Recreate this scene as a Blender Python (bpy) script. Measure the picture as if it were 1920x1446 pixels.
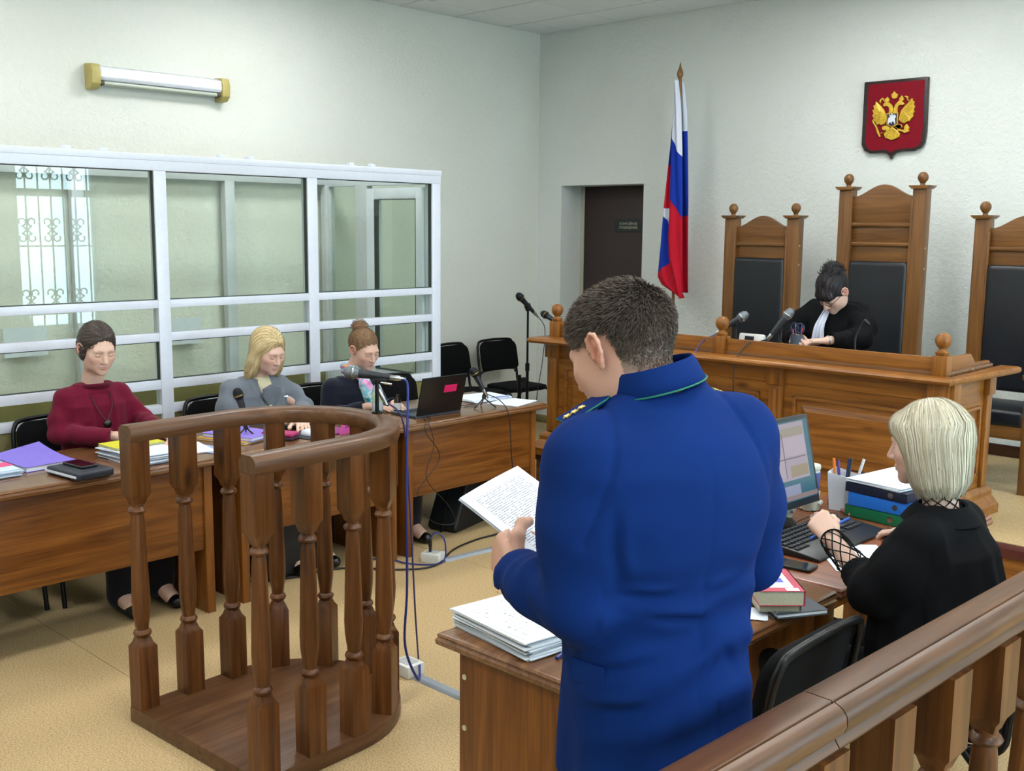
import bpy, bmesh, math, random
import numpy as np
from mathutils import Vector, Matrix
for _o in list(bpy.data.objects): bpy.data.objects.remove(_o)
SC = bpy.context.scene; COL = SC.collection
rnd = random.Random(11); PI = math.pi; sin = math.sin; cos = math.cos
# ------------------------------------------------------------------ camera
cam = bpy.data.objects.new('camera', bpy.data.cameras.new('camera')); COL.objects.link(cam)
YAW, PITCH, ROLL, FPX, CAMZ = -0.76585828, -0.1467706, 0.00913191, 2010.33, 1.80
_f = Vector((sin(YAW)*cos(PITCH), cos(YAW)*cos(PITCH), sin(PITCH)))
_r = Vector((cos(YAW), -sin(YAW), 0)); _u = _r.cross(_f)
_r2 = _r*cos(ROLL) + _u*sin(ROLL); _u2 = _u*cos(ROLL) - _r*sin(ROLL)
_m = Matrix((_r2, _u2, -_f)).transposed().to_4x4(); _m.translation = (0, 0, CAMZ)
cam.matrix_world = _m
cam.data.sensor_fit = 'HORIZONTAL'; cam.data.sensor_width = 36; cam.data.lens = FPX*36/1920
cam.data.clip_start = .02
SC.camera = cam
# ------------------------------------------------------------------ world, exposure, big lights
SC.view_settings.view_transform = 'Standard'; SC.view_settings.look = 'None'
SC.view_settings.exposure = 0.42; SC.view_settings.gamma = 1.0
SC.view_settings.use_curve_mapping = False
SKY = 15.0; PANEL = 24.0
w = bpy.data.worlds.new('sky'); SC.world = w; w.use_nodes = True
w.node_tree.nodes['Background'].inputs[0].default_value = (.62, .80, 1, 1)
w.node_tree.nodes['Background'].inputs[1].default_value = SKY
try:
    SC.cycles.max_bounces = 6; SC.cycles.diffuse_bounces = 2; SC.cycles.adaptive_threshold = .04; SC.cycles.glossy_bounces = 2
    SC.cycles.transparent_max_bounces = 16; SC.cycles.sample_clamp_indirect = 4
    SC.cycles.caustics_reflective = False; SC.cycles.caustics_refractive = False
    SC.cycles.use_denoising = True
except Exception: pass
# room extents
XL, YB, XR, YR, ZC = -6.72, 7.31, 2.5, -3.2, 3.505
# windows in the right hand wall: (y0, y1) openings, z .42 to 2.85
WINS = [(5.30, 6.36), (3.98, 5.04), (1.6, 2.66), (-.6, .46)]
WZ0, WZ1 = .46, 2.86
for i, (a, b) in enumerate(WINS):
    ld = bpy.data.lights.new('daylight_portal', 'AREA'); ld.shape = 'RECTANGLE'
    ld.size = b-a; ld.size_y = WZ1-WZ0
    lo = bpy.data.objects.new('daylight_portal', ld); COL.objects.link(lo)
    lo.location = (XR+.20, (a+b)/2, (WZ0+WZ1)/2); lo.rotation_euler = (PI/2, 0, PI/2)
    ld.cycles.is_portal = True

# ------------------------------------------------------------------ helpers
def lin(c):
    if isinstance(c, str):
        c = c.lstrip('#'); c = [int(c[i:i+2], 16)/255 for i in (0, 2, 4)]
        c = [x/12.92 if x <= .04045 else ((x+.055)/1.055)**2.4 for x in c]
    return (c[0], c[1], c[2], 1)
def N(nt, t, **kw):
    n = nt.nodes.new(t)
    for k, v in kw.items():
        if k.startswith('i_'): n.inputs[k[2:].replace('_', ' ')].default_value = v
        else: setattr(n, k, v)
    return n
def newmat(name):
    m = bpy.data.materials.new(name); m.use_nodes = True
    nt = m.node_tree; b = nt.nodes['Principled BSDF']
    return m, nt, b
def ramp(nt, fac, stops):
    r = N(nt, 'ShaderNodeValToRGB'); e = r.color_ramp.elements
    while len(e) < len(stops): e.new(.5)
    for i, (p, c) in enumerate(stops):
        e[i].position = p; e[i].color = lin(c)
    nt.links.new(fac, r.inputs[0]); return r.outputs[0]
def bump(nt, b, h, strength=.3, dist=.002):
    n = N(nt, 'ShaderNodeBump'); n.inputs['Strength'].default_value = strength; n.inputs['Distance'].default_value = dist
    nt.links.new(h, n.inputs['Height']); nt.links.new(n.outputs[0], b.inputs['Normal']); return n
def coords(nt, scale=(1, 1, 1), kind='Object', rnd_off=False, rot=(0, 0, 0)):
    t = N(nt, 'ShaderNodeTexCoord'); mp = N(nt, 'ShaderNodeMapping')
    mp.inputs['Scale'].default_value = scale; mp.inputs['Rotation'].default_value = rot
    src = t.outputs[kind]
    if rnd_off:
        oi = N(nt, 'ShaderNodeObjectInfo'); ml = N(nt, 'ShaderNodeMath', operation='MULTIPLY'); ml.inputs[1].default_value = 37.
        ad = N(nt, 'ShaderNodeVectorMath', operation='ADD')
        nt.links.new(oi.outputs['Random'], ml.inputs[0]); nt.links.new(src, ad.inputs[0]); nt.links.new(ml.outputs[0], ad.inputs[1])
        src = ad.outputs[0]
    nt.links.new(src, mp.inputs[0]); return mp.outputs[0]
MATS = {}
def plain(name, col, rough=.5, metal=0, spec=.5, coat=0, noise=0, nscale=40, bstr=0, bscale=200, sheen=0):
    if name in MATS: return MATS[name]
    m, nt, b = newmat(name); c = lin(col)
    b.inputs['Roughness'].default_value = rough; b.inputs['Metallic'].default_value = metal
    b.inputs['Specular IOR Level'].default_value = spec; b.inputs['Coat Weight'].default_value = coat
    if sheen: b.inputs['Sheen Weight'].default_value = sheen
    co = coords(nt)
    ns = N(nt, 'ShaderNodeTexNoise'); ns.inputs['Scale'].default_value = nscale; ns.inputs['Detail'].default_value = 3
    nt.links.new(co, ns.inputs['Vector'])
    k = noise if noise else .04
    o = ramp(nt, ns.outputs[0], [(.3, [x*(1-k) for x in c[:3]]), (.7, [min(1, x*(1+k)) for x in c[:3]])])
    nt.links.new(o, b.inputs['Base Color'])
    if bstr:
        n2 = N(nt, 'ShaderNodeTexNoise'); n2.inputs['Scale'].default_value = bscale; nt.links.new(co, n2.inputs['Vector'])
        bump(nt, b, n2.outputs[0], bstr, .0015)
    MATS[name] = m; return m
def wood(name, light, mid, dark, axis=0, rough=.38, coat=.15, knots=True, scale=1.0):
    if name in MATS: return MATS[name]
    m, nt, b = newmat(name)
    s = [13*scale]*3; s[axis] = .9*scale
    co = coords(nt, s, rnd_off=True)
    n1 = N(nt, 'ShaderNodeTexNoise'); n1.inputs['Scale'].default_value = 1.6; n1.inputs['Detail'].default_value = 5; n1.inputs['Distortion'].default_value = 1.1
    nt.links.new(co, n1.inputs['Vector'])
    base = ramp(nt, n1.outputs[0], [(.28, dark), (.5, mid), (.72, light)])
    s2 = [90*scale]*3; s2[axis] = 2.5*scale
    n2 = N(nt, 'ShaderNodeTexNoise'); n2.inputs['Scale'].default_value = 1.5; n2.inputs['Detail'].default_value = 2
    nt.links.new(coords(nt, s2, rnd_off=True), n2.inputs['Vector'])
    fine = ramp(nt, n2.outputs[0], [(.35, (.72, .72, .72)), (.6, (1, 1, 1))])
    mx = N(nt, 'ShaderNodeMix', data_type='RGBA', blend_type='MULTIPLY'); mx.inputs[0].default_value = .7
    nt.links.new(base, mx.inputs[6]); nt.links.new(fine, mx.inputs[7])
    out = mx.outputs[2]
    if knots:
        s3 = [5.5*scale]*3; s3[axis] = 2.2*scale
        v = N(nt, 'ShaderNodeTexVoronoi'); v.inputs['Scale'].default_value = .8
        nt.links.new(coords(nt, s3, rnd_off=True), v.inputs['Vector'])
        kn = ramp(nt, v.outputs['Distance'], [(.035, (.25, .2, .16)), (.10, (1, 1, 1))])
        m2 = N(nt, 'ShaderNodeMix', data_type='RGBA', blend_type='MULTIPLY'); m2.inputs[0].default_value = .85
        nt.links.new(out, m2.inputs[6]); nt.links.new(kn, m2.inputs[7]); out = m2.outputs[2]
    nt.links.new(out, b.inputs['Base Color'])
    b.inputs['Roughness'].default_value = rough; b.inputs['Coat Weight'].default_value = coat; b.inputs['Coat Roughness'].default_value = .25; b.inputs['Specular IOR Level'].default_value = .3
    bump(nt, b, n2.outputs[0], .12, .0008)
    MATS[name] = m; return m

class MB:
    def __init__(s): s.v = []; s.f = []; s.m = []
    def add(s, vs, fs, mi=0):
        o = len(s.v); s.v += [tuple(x) for x in vs]; s.f += [tuple(i+o for i in f) for f in fs]; s.m += [mi]*len(fs); return s
    def box(s, x0, x1, y0, y1, z0, z1, mi=0):
        return s.add([(x0,y0,z0),(x1,y0,z0),(x1,y1,z0),(x0,y1,z0),(x0,y0,z1),(x1,y0,z1),(x1,y1,z1),(x0,y1,z1)],
            [(0,3,2,1),(4,5,6,7),(0,1,5,4),(1,2,6,5),(2,3,7,6),(3,0,4,7)], mi)
    def obox(s, c, size, rz=0, rx=0, ry=0, mi=0):
        M = Matrix.Translation(c) @ Matrix.Rotation(rz,4,'Z') @ Matrix.Rotation(ry,4,'Y') @ Matrix.Rotation(rx,4,'X')
        a, b, d = [q/2 for q in size]
        vs = [M @ Vector(p) for p in ((-a,-b,-d),(a,-b,-d),(a,b,-d),(-a,b,-d),(-a,-b,d),(a,-b,d),(a,b,d),(-a,b,d))]
        return s.add(vs, [(0,3,2,1),(4,5,6,7),(0,1,5,4),(1,2,6,5),(2,3,7,6),(3,0,4,7)], mi)
    def tube(s, pts, r, n=8, caps=True, mi=0, closed=False):
        pts = [Vector(p) for p in pts]; k = len(pts); rs = r if isinstance(r, (list, tuple)) else [r]*k
        vs = []; nrm = None
        for i in range(k):
            if closed: t = (pts[(i+1)%k]-pts[i-1])
            else: t = (pts[min(i+1,k-1)]-pts[max(i-1,0)])
            t = t.normalized() if t.length > 1e-9 else Vector((0,0,1))
            if nrm is None:
                nrm = t.orthogonal().normalized()
            else:
                nrm = (nrm - t*nrm.dot(t)); nrm = nrm.normalized() if nrm.length > 1e-6 else t.orthogonal().normalized()
            bn = t.cross(nrm)
            for j in range(n):
                a = 2*PI*j/n; vs.append(pts[i] + (nrm*cos(a)+bn*sin(a))*rs[i])
        fs = []
        for i in range(k if closed else k-1):
            i2 = (i+1) % k
            for j in range(n): fs.append((i*n+j, i*n+(j+1)%n, i2*n+(j+1)%n, i2*n+j))
        if caps and not closed: fs += [tuple(range(n))[::-1], tuple(range((k-1)*n, k*n))]
        return s.add(vs, fs, mi)
    def cyl(s, p0, p1, r0, r1=None, n=16, mi=0):
        return s.tube([p0, p1], [r0, r0 if r1 is None else r1], n, True, mi)
    def lathe(s, prof, c=(0,0,0), n=20, mi=0, axis=None):
        vs = []; k = len(prof); c = Vector(c)
        Q = Vector((0,0,1)).rotation_difference(Vector(axis).normalized()) if axis is not None else None
        for r, z in prof:
            for j in range(n):
                a = 2*PI*j/n; p = Vector((r*cos(a), r*sin(a), z))
                vs.append((Q @ p if Q else p) + c)
        fs = [(i*n+j, i*n+(j+1)%n, (i+1)*n+(j+1)%n, (i+1)*n+j) for i in range(k-1) for j in range(n)]
        fs += [tuple(range(n))[::-1], tuple(range((k-1)*n, k*n))]
        return s.add(vs, fs, mi)
    def prism(s, poly, d0, d1, plane='xz', mi=0):
        # poly: 2d outline (ccw), extruded from d0 to d1 along the remaining axis
        def P(p, d): return (p[0], d, p[1]) if plane == 'xz' else ((p[0], p[1], d) if plane == 'xy' else (d, p[0], p[1]))
        n = len(poly); vs = [P(p, d0) for p in poly] + [P(p, d1) for p in poly]
        fs = [tuple(range(n)), tuple(range(2*n-1, n-1, -1))] + [(i, n+i, n+(i+1)%n, (i+1)%n) for i in range(n)]
        return s.add(vs, fs, mi)
    def sweep(s, prof, path, mi=0, caps=True, closed=False):
        # prof: closed 2d outline (side offset, up) carried along a horizontal path of (x,y,z)
        P = [Vector(p) for p in path]; k = len(P); n = len(prof); vs = []
        for i in range(k):
            t = (P[(i+1) % k]-P[i-1]) if closed else (P[min(i+1,k-1)]-P[max(i-1,0)]); t.z = 0; t.normalize()
            sd = Vector((t.y, -t.x, 0))
            sc = 1.0
            if (0 < i < k-1) or closed:
                d1 = (P[i]-P[i-1]).normalized(); sc = 1/max(.5, abs(Vector((d1.y,-d1.x,0)).dot(sd)))
            for a, b in prof: vs.append(P[i] + sd*a*sc + Vector((0,0,b)))
        fs = [(i*n+j, i*n+(j+1)%n, ((i+1)%k)*n+(j+1)%n, ((i+1)%k)*n+j) for i in range(k if closed else k-1) for j in range(n)]
        if caps and not closed: fs += [tuple(range(n))[::-1], tuple(range((k-1)*n, k*n))]
        return s.add(vs, fs, mi)
    def sphere(s, c, r, n=16, m=10, sc=(1,1,1), mi=0):
        prof = [(max(1e-4, sin(PI*i/m))*r, -cos(PI*i/m)*r) for i in range(m+1)]
        vs = []; 
        for q, z in prof:
            for j in range(n):
                a = 2*PI*j/n; vs.append((c[0]+q*cos(a)*sc[0], c[1]+q*sin(a)*sc[1], c[2]+z*sc[2]))
        fs = [(i*n+j, i*n+(j+1)%n, (i+1)*n+(j+1)%n, (i+1)*n+j) for i in range(m) for j in range(n)]
        return s.add(vs, fs, mi)
    def mesh(s, name='mesh', smooth=None, bevel=0, seg=2):
        me = bpy.data.meshes.new(name); me.from_pydata(s.v, [], s.f)
        if any(s.m): me.polygons.foreach_set('material_index', s.m)
        bm = bmesh.new(); bm.from_mesh(me); bmesh.ops.recalc_face_normals(bm, faces=bm.faces[:])
        if bevel:
            ed = [e for e in bm.edges if len(e.link_faces) == 2 and e.calc_face_angle(0) > .5]
            bmesh.ops.bevel(bm, geom=ed, offset=bevel, segments=seg, affect='EDGES', profile=.6, clamp_overlap=True)
        bm.to_mesh(me); bm.free()
        if smooth is None: smooth = 40 if bevel else 0
        if smooth:
            me.polygons.foreach_set('use_smooth', [True]*len(me.polygons))
            me.set_sharp_from_angle(angle=math.radians(smooth))
        return me
    def build(s, name, mat, parent=None, smooth=None, bevel=0, seg=2, loc=None, rz=None):
        return put(name, s.mesh(name, smooth, bevel, seg), mat, parent, loc, rz)
def put(name, me, mat=None, parent=None, loc=None, rz=None):
    o = bpy.data.objects.new(name, me); COL.objects.link(o)
    if mat is not None and len(me.materials) == 0:
        for q in (mat if isinstance(mat, (list, tuple)) else [mat]): me.materials.append(q)
    if parent is not None: o.parent = parent
    if loc is not None: o.location = loc
    if rz is not None: o.rotation_euler = (0, 0, rz)
    return o
def tag(o, label=None, cat=None, group=None, kind=None):
    if label: o['label'] = label
    if cat: o['category'] = cat
    if group: o['group'] = group
    if kind: o['kind'] = kind
    return o
def empty(name, loc=(0,0,0), rz=0, label=None, cat=None, group=None):
    o = bpy.data.objects.new(name, None); COL.objects.link(o); o.empty_display_size = .1
    o.location = loc; o.rotation_euler = (0, 0, rz)
    return tag(o, label, cat, group)
def copy_tree(o, parent=None):
    c = o.copy(); COL.objects.link(c); c.parent = parent
    for ch in [q for q in bpy.data.objects if q.parent is o]: copy_tree(ch, c)
    return c
def bez(pts, n=10):
    # smooth catmull-rom path through points
    P = [Vector(p) for p in pts]; out = []
    for i in range(len(P)-1):
        a, b, c, d = P[max(i-1,0)], P[i], P[i+1], P[min(i+2,len(P)-1)]
        for k in range(n):
            t = k/n; out.append(.5*((2*b)+(c-a)*t+(2*a-5*b+4*c-d)*t*t+(3*b-a-3*c+d)*t**3))
    out.append(P[-1]); return out
def text(name, s, size, mat, parent, M, extrude=.0006, align='CENTER', bold=0):
    cu = bpy.data.curves.new(name, 'FONT'); cu.body = s; cu.size = size; cu.extrude = extrude; cu.align_x = align; cu.align_y = 'CENTER'
    cu.offset = bold
    to = bpy.data.objects.new('tmp_text', cu); COL.objects.link(to)
    dg = bpy.context.evaluated_depsgraph_get(); me = bpy.data.meshes.new_from_object(to.evaluated_get(dg))
    bpy.data.objects.remove(to); me.transform(M); me.materials.clear()
    return put(name, me, mat, parent)

# ------------------------------------------------------------------ materials
def make_plaster(name, c1, c2):
    m, nt, b = newmat(name)
    co = coords(nt, (1, 1, 1))
    big = N(nt, 'ShaderNodeTexNoise'); big.inputs['Scale'].default_value = 1.2; big.inputs['Detail'].default_value = 2; nt.links.new(co, big.inputs['Vector'])
    nt.links.new(ramp(nt, big.outputs[0], [(.3, c1), (.7, c2)]), b.inputs['Base Color'])
    n = N(nt, 'ShaderNodeTexNoise'); n.inputs['Scale'].default_value = 17; n.inputs['Detail'].default_value = 5; n.inputs['Roughness'].default_value = .62; n.inputs['Distortion'].default_value = 1.6
    nt.links.new(co, n.inputs['Vector'])
    r = ramp(nt, n.outputs[0], [(.36, (0, 0, 0)), (.50, (1, 1, 1)), (.60, (.55, .55, .55)), (.72, (1, 1, 1))])
    v = N(nt, 'ShaderNodeTexVoronoi'); v.inputs['Scale'].default_value = 28; nt.links.new(co, v.inputs['Vector'])
    ad = N(nt, 'ShaderNodeMath', operation='ADD'); nt.links.new(r, ad.inputs[0]); nt.links.new(v.outputs['Distance'], ad.inputs[1])
    bump(nt, b, ad.outputs[0], .42, .007)
    b.inputs['Roughness'].default_value = .55; b.inputs['Specular IOR Level'].default_value = .35
    return m
M_WALL = make_plaster('textured_wall_paint', (.785, .79, .695), (.815, .82, .735))
M_WALLB = make_plaster('textured_wall_paint_back', (.77, .80, .745), (.80, .83, .78))
def make_floor():
    m, nt, b = newmat('speckled_linoleum'); co = coords(nt)
    n1 = N(nt, 'ShaderNodeTexNoise'); n1.inputs['Scale'].default_value = 150; n1.inputs['Detail'].default_value = 4; n1.inputs['Roughness'].default_value = .7; nt.links.new(co, n1.inputs['Vector'])
    c1 = ramp(nt, n1.outputs[0], [(.34, (.27, .17, .075)), (.46, (.48, .335, .16)), (.55, (.56, .41, .21)), (.68, (.72, .57, .34))])
    n2 = N(nt, 'ShaderNodeTexNoise'); n2.inputs['Scale'].default_value = 1.1; nt.links.new(co, n2.inputs['Vector'])
    c2 = ramp(nt, n2.outputs[0], [(.3, (.93, .93, .93)), (.7, (1, 1, 1))])
    mx = N(nt, 'ShaderNodeMix', data_type='RGBA', blend_type='MULTIPLY'); mx.inputs[0].default_value = 1
    nt.links.new(c1, mx.inputs[6]); nt.links.new(c2, mx.inputs[7]); nt.links.new(mx.outputs[2], b.inputs['Base Color'])
    b.inputs['Roughness'].default_value = .42; b.inputs['Specular IOR Level'].default_value = .4
    bump(nt, b, n1.outputs[0], .06, .001); return m
M_FLOOR = make_floor()
def make_glass():
    m = bpy.data.materials.new('dock_glass'); m.use_nodes = True; nt = m.node_tree; nt.nodes.clear()
    out = N(nt, 'ShaderNodeOutputMaterial'); mix = N(nt, 'ShaderNodeMixShader'); tr = N(nt, 'ShaderNodeBsdfTransparent'); gl = N(nt, 'ShaderNodeBsdfGlossy')
    tr.inputs[0].default_value = (.90, .94, .90, 1); gl.inputs['Roughness'].default_value = .0; gl.inputs[0].default_value = (1, 1, 1, 1)
    lw = N(nt, 'ShaderNodeLayerWeight'); lw.inputs[0].default_value = .5
    p = N(nt, 'ShaderNodeMath', operation='POWER'); p.inputs[1].default_value = 5
    ma = N(nt, 'ShaderNodeMath', operation='MULTIPLY_ADD'); ma.inputs[1].default_value = .9; ma.inputs[2].default_value = .028
    nt.links.new(lw.outputs['Facing'], p.inputs[0]); nt.links.new(p.outputs[0], ma.inputs[0]); nt.links.new(ma.outputs[0], mix.inputs[0])
    nt.links.new(tr.outputs[0], mix.inputs[1]); nt.links.new(gl.outputs[0], mix.inputs[2]); nt.links.new(mix.outputs[0], out.inputs[0]); return m
M_GLASS = make_glass()
M_CLEAR = M_GLASS
M_UPVC = plain('white_plastic_profile', '#e4e8f2', .3, noise=.02)
M_GASKET = plain('rubber_gasket', '#39423f', .7)
M_BLACKP = plain('black_plastic', '#0c0d10', .38)
M_BLACKF = plain('black_fabric', '#050507', .9, spec=.2, noise=.25, nscale=300, bstr=.3, bscale=900)
M_BLACKM = plain('black_metal_tube', '#060608', .36, spec=.35)
M_CHROME = plain('chrome', '#b9bcc0', .18, metal=1)
M_GRILLE = plain('mic_grille', '#777c82', .32, metal=.9, noise=.35, nscale=900, bstr=.9, bscale=1400)
M_PAPER = plain('white_paper', '#dfe6ef', .75, noise=.02)
M_WHITEP = plain('white_plastic', '#dcdcd6', .35)
M_LEATHER = None
def make_leather():
    m, nt, b = newmat('black_leather'); co = coords(nt)
    v = N(nt, 'ShaderNodeTexVoronoi'); v.inputs['Scale'].default_value = 260; nt.links.new(co, v.inputs['Vector'])
    n = N(nt, 'ShaderNodeTexNoise'); n.inputs['Scale'].default_value = 5; nt.links.new(co, n.inputs['Vector'])
    nt.links.new(ramp(nt, n.outputs[0], [(.3, '#0d0f14'), (.7, '#14181f')]), b.inputs['Base Color'])
    b.inputs['Roughness'].default_value = .42; bump(nt, b, v.outputs['Distance'], .12, .001); return m
M_LEATHER = make_leather()
# woods: bench (honey), tables, stand (dark), chairs, barrier
def woodset(pref, l, mi, d, **kw): return [wood(pref+'_'+ax, l, mi, d, axis=i, **kw) for i, ax in enumerate('xyz')]
W_BENCH = woodset('honey_pine', (.34, .134, .023), (.255, .093, .014), (.155, .050, .008))
W_TABLE = woodset('lacquered_table_wood', (.265, .096, .016), (.190, .063, .010), (.10, .029, .004))
W_TTOP = woodset('table_top_wood', (.215, .098, .038), (.17, .074, .027), (.115, .045, .015), rough=.22, coat=.5)
W_STAND = woodset('dark_stained_pine', (.185, .068, .016), (.118, .039, .008), (.048, .014, .003))
W_SRAIL = woodset('brown_varnished_rail', (.150, .068, .028), (.112, .048, .018), (.066, .026, .009), rough=.40, coat=.12, knots=False)
W_CHAIR = woodset('walnut_chair_wood', (.225, .100, .027), (.17, .072, .018), (.105, .042, .010), knots=False)
W_RED = woodset('reddish_desk_wood', (.30, .105, .042), (.235, .073, .026), (.14, .036, .012), rough=.3, coat=.35, knots=False)
W_DARKRED = plain('dark_red_paint', '#4a1712', .4, noise=.1)
# ================================================================== ROOM
def struct(o): o['kind'] = 'structure'; return o
# floor: slab with separate linoleum sheets, seams along x
fl = struct(MB().box(XL-.3, XR+.3, YR-.3, YB+.6, -.12, -.004).build('floor', plain('floor_seam', '#6b5a3c', .8)))
ys = [YR, -2.125, -.12, 1.885, 3.89, 5.895, YB]
for a, b in zip(ys[:-1], ys[1:]):
    MB().box(XL, XR, a+.0015, b-.0015, -.004, 0).build('linoleum_sheet', M_FLOOR, fl)
# walls
struct(MB().box(XL-.25, XL, YR-.25, YB+.6, 0, ZC+.2).build('wall_left', M_WALL))
DX0, DX1, DZ, DY = -6.44, -5.525, 2.168, 7.592
wb = MB(); wb.box(XL, DX0, YB, YB+.42, 0, ZC+.2); wb.box(DX1, XR+.3, YB, YB+.42, 0, ZC+.2); wb.box(DX0, DX1, YB, YB+.42, DZ, ZC+.2)
struct(wb.build('wall_back', M_WALLB))
struct(MB().box(XL-.25, XR+.3, YR-.25, YR, 0, ZC+.2).build('wall_rear', M_WALL))
wr = MB(); edges = [YR] + [q for ab in sorted(WINS) for q in ab] + [YB]
for i in range(0, len(edges), 2): wr.box(XR, XR+.3, edges[i], edges[i+1], 0, ZC+.2)
for a, b in WINS: wr.box(XR, XR+.3, a, b, 0, WZ0); wr.box(XR, XR+.3, a, b, WZ1, ZC+.2)
struct(wr.build('wall_right', M_WALLB))
# ceiling with single tiles on a grid
M_TILE = plain('ceiling_tile_board', (.92, .94, .93), .9, noise=.03, nscale=120, bstr=.25, bscale=260)
M_TGRID = plain('ceiling_grid_shadow_gap', '#3f4543', .7)
ce = struct(MB().box(XL, XR, YR, YB, ZC+.012, ZC+.15).build('ceiling', M_TGRID))
gx = [XL] + [-6.405+.6*i for i in range(15)] + [XR]; gy = [YR] + [6.85-.6*j for j in range(16, -1, -1)] + [YB]
lamps_at = {(2, 12), (2, 8), (6, 15), (6, 12), (6, 8), (6, 4), (10, 15), (10, 12), (10, 8), (10, 4), (13, 12), (13, 8), (2, 4), (13, 4)}
G = .009; full = MB().box(-.3+G, .3-G, -.3+G, .3-G, 0, .014).mesh('ceiling_tile'); full.materials.append(M_TILE)
M_EM, nt_, b_ = newmat('lamp_diffuser'); b_.inputs['Emission Color'].default_value = (.97, .99, 1, 1); b_.inputs['Emission Strength'].default_value = PANEL; b_.inputs['Base Color'].default_value = (.9, .9, .9, 1)
for i in range(len(gx)-1):
    for j in range(len(gy)-1):
        a, b, c, d = gx[i], gx[i+1], gy[j], gy[j+1]
        if (i, j) in lamps_at:
            t = empty('ceiling_light', ((a+b)/2, (c+d)/2, ZC-.004)); t.parent = ce
            f = MB()
            for x0, x1, y0, y1 in ((-.297,.297,-.297,-.272),(-.297,.297,.272,.297),(-.297,-.272,-.272,.272),(.272,.297,-.272,.272)): f.box(x0, x1, y0, y1, -.004, .014)
            f.build('frame', M_WHITEP, t); MB().box(-.272, .272, -.272, .272, .002, .012).build('diffuser', M_EM, t)
        elif b-a > .595 and d-c > .595: put('ceiling_tile', full, None, ce, ((a+b)/2, (c+d)/2, ZC))
        else: MB().box(a+G, b-G, c+G, d-G, ZC, ZC+.014).build('ceiling_tile', M_TILE, ce)
# baseboards
M_BBL = plain('beige_skirting', '#8d8259', .5); M_BBB = wood('dark_skirting', (.07,.028,.015), (.055,.02,.011), (.035,.013,.008), axis=0, knots=False)
struct(MB().box(XL, XL+.014, YR, YB, 0, .07).build('baseboard_left', M_BBL, bevel=.003))
bb = MB(); bb.box(XL, DX0, YB-.014, YB, 0, .07); bb.box(DX1, -4.75, YB-.014, YB, 0, .07)
struct(bb.build('baseboard_back_left', M_BBL, bevel=.003))
struct(MB().box(-4.72, XR, YB-.016, YB, .322, .40).build('baseboard_back', M_BBB, bevel=.003))
# windows in the right wall (seen mirrored in the dock glass)
M_IRON = plain('wrought_iron', '#3a3d40', .5, metal=.6)
def scroll(mb, cy, cz, s, up=1):
    for sd in (-1, 1):
        pts = []
        for k in range(15):
            t = k/14; a = -PI/2 + t*PI*1.75; r = .052*(1-.35*t)
            pts.append((0, cy+sd*(.012+.05+ r*cos(a)*-1*1.0)*1.0, cz+up*(.10+ r*sin(a))))
        pts = [(0, cy, cz-.10*up), (0, cy+sd*.006, cz)] + pts
        mb.tube(bez(pts, 2), .010, 5)
for i, (a, b) in enumerate(WINS):
    win = struct(empty('window_%d' % (i+1), (XR, (a+b)/2, WZ0)))
    hw = (b-a)/2; hh = WZ1-WZ0; zt = 2.17-WZ0
    f = MB(); X0, X1 = .10, .17
    f.box(X0, X1, -hw, -hw+.06, 0, hh); f.box(X0, X1, hw-.06, hw, 0, hh); f.box(X0, X1, -hw, hw, 0, .06); f.box(X0, X1, -hw, hw, hh-.06, hh)
    f.box(X0, X1, -hw, hw, zt-.045, zt+.045); f.box(X0, X1, .14, .20, 0, zt)
    f.build('window_frame', M_UPVC, win, bevel=.004)
    for (y0, y1, z0, z1) in ((-hw+.06, .14, .06, zt-.045), (.20, hw-.06, .06, zt-.045), (-hw+.06, hw-.06, zt+.045, hh-.06)):
        MB().box(.132, .136, y0, y1, z0, z1).build('pane', M_CLEAR, win)
    MB().box(-.16, .10, -hw-.05, hw+.05, -.03, 0).build('window_sill', M_UPVC, win, bevel=.006)
    g = MB()
    for k in range(7):
        yy = -hw+.06+(2*hw-.12)*k/6; g.tube([(.24, yy, .02), (.24, yy, hh)], .011, 6)
    for zz in (.30, 1.05, 1.75, hh-.12): g.tube([(.24, -hw, zz), (.24, hw, zz)], .011, 6)
    sc_ = MB()
    for zz in (.36, 1.25, 2.02):
        for k in (1, 3, 5):
            yy = -hw+.06+(2*hw-.12)*k/6; scroll(sc_, yy, zz, 1, 1); scroll(sc_, yy, zz, 1, -1)
    sc_.v = [(x+.24, y, z) for x, y, z in sc_.v]
    gr = g.build('window_grille', M_IRON, win, smooth=50); sc_.build('grille_scrollwork', M_IRON, gr, smooth=50)
# recessed door with plaque
dr = struct(empty('door_1', ((DX0+DX1)/2, DY, 0)))
M_DOOR = plain('dark_brown_painted_door', '#33211f', .38, noise=.08)
hw = (DX1-DX0)/2
MB().box(-hw+.03, hw+.02, 0, .05, .0, DZ+.02).build('door_leaf', M_DOOR, dr, bevel=.004)
MB().box(-hw, -hw+.04, -.012, .06, 0, DZ-.001).build('door_frame', plain('cream_frame', '#b5b6a2', .45), dr, bevel=.004)
sg = MB().box(-.059, .266, -.010, 0, 1.765, 1.878).build('door_sign', plain('dark_green_plaque', '#10181a', .3), dr, bevel=.002)
M_SIGNTXT = plain('sign_lettering', '#a9a690', .5)
for s, zz in (('КОНВОЙНОЕ', 1.836), ('ПОМЕЩЕНИЕ', 1.803)):
    text('sign_lettering', s, .031, M_SIGNTXT, sg, Matrix.Translation((.095, -.0112, zz)) @ Matrix.Rotation(PI/2, 4, 'X'), bold=.0006)
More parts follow.
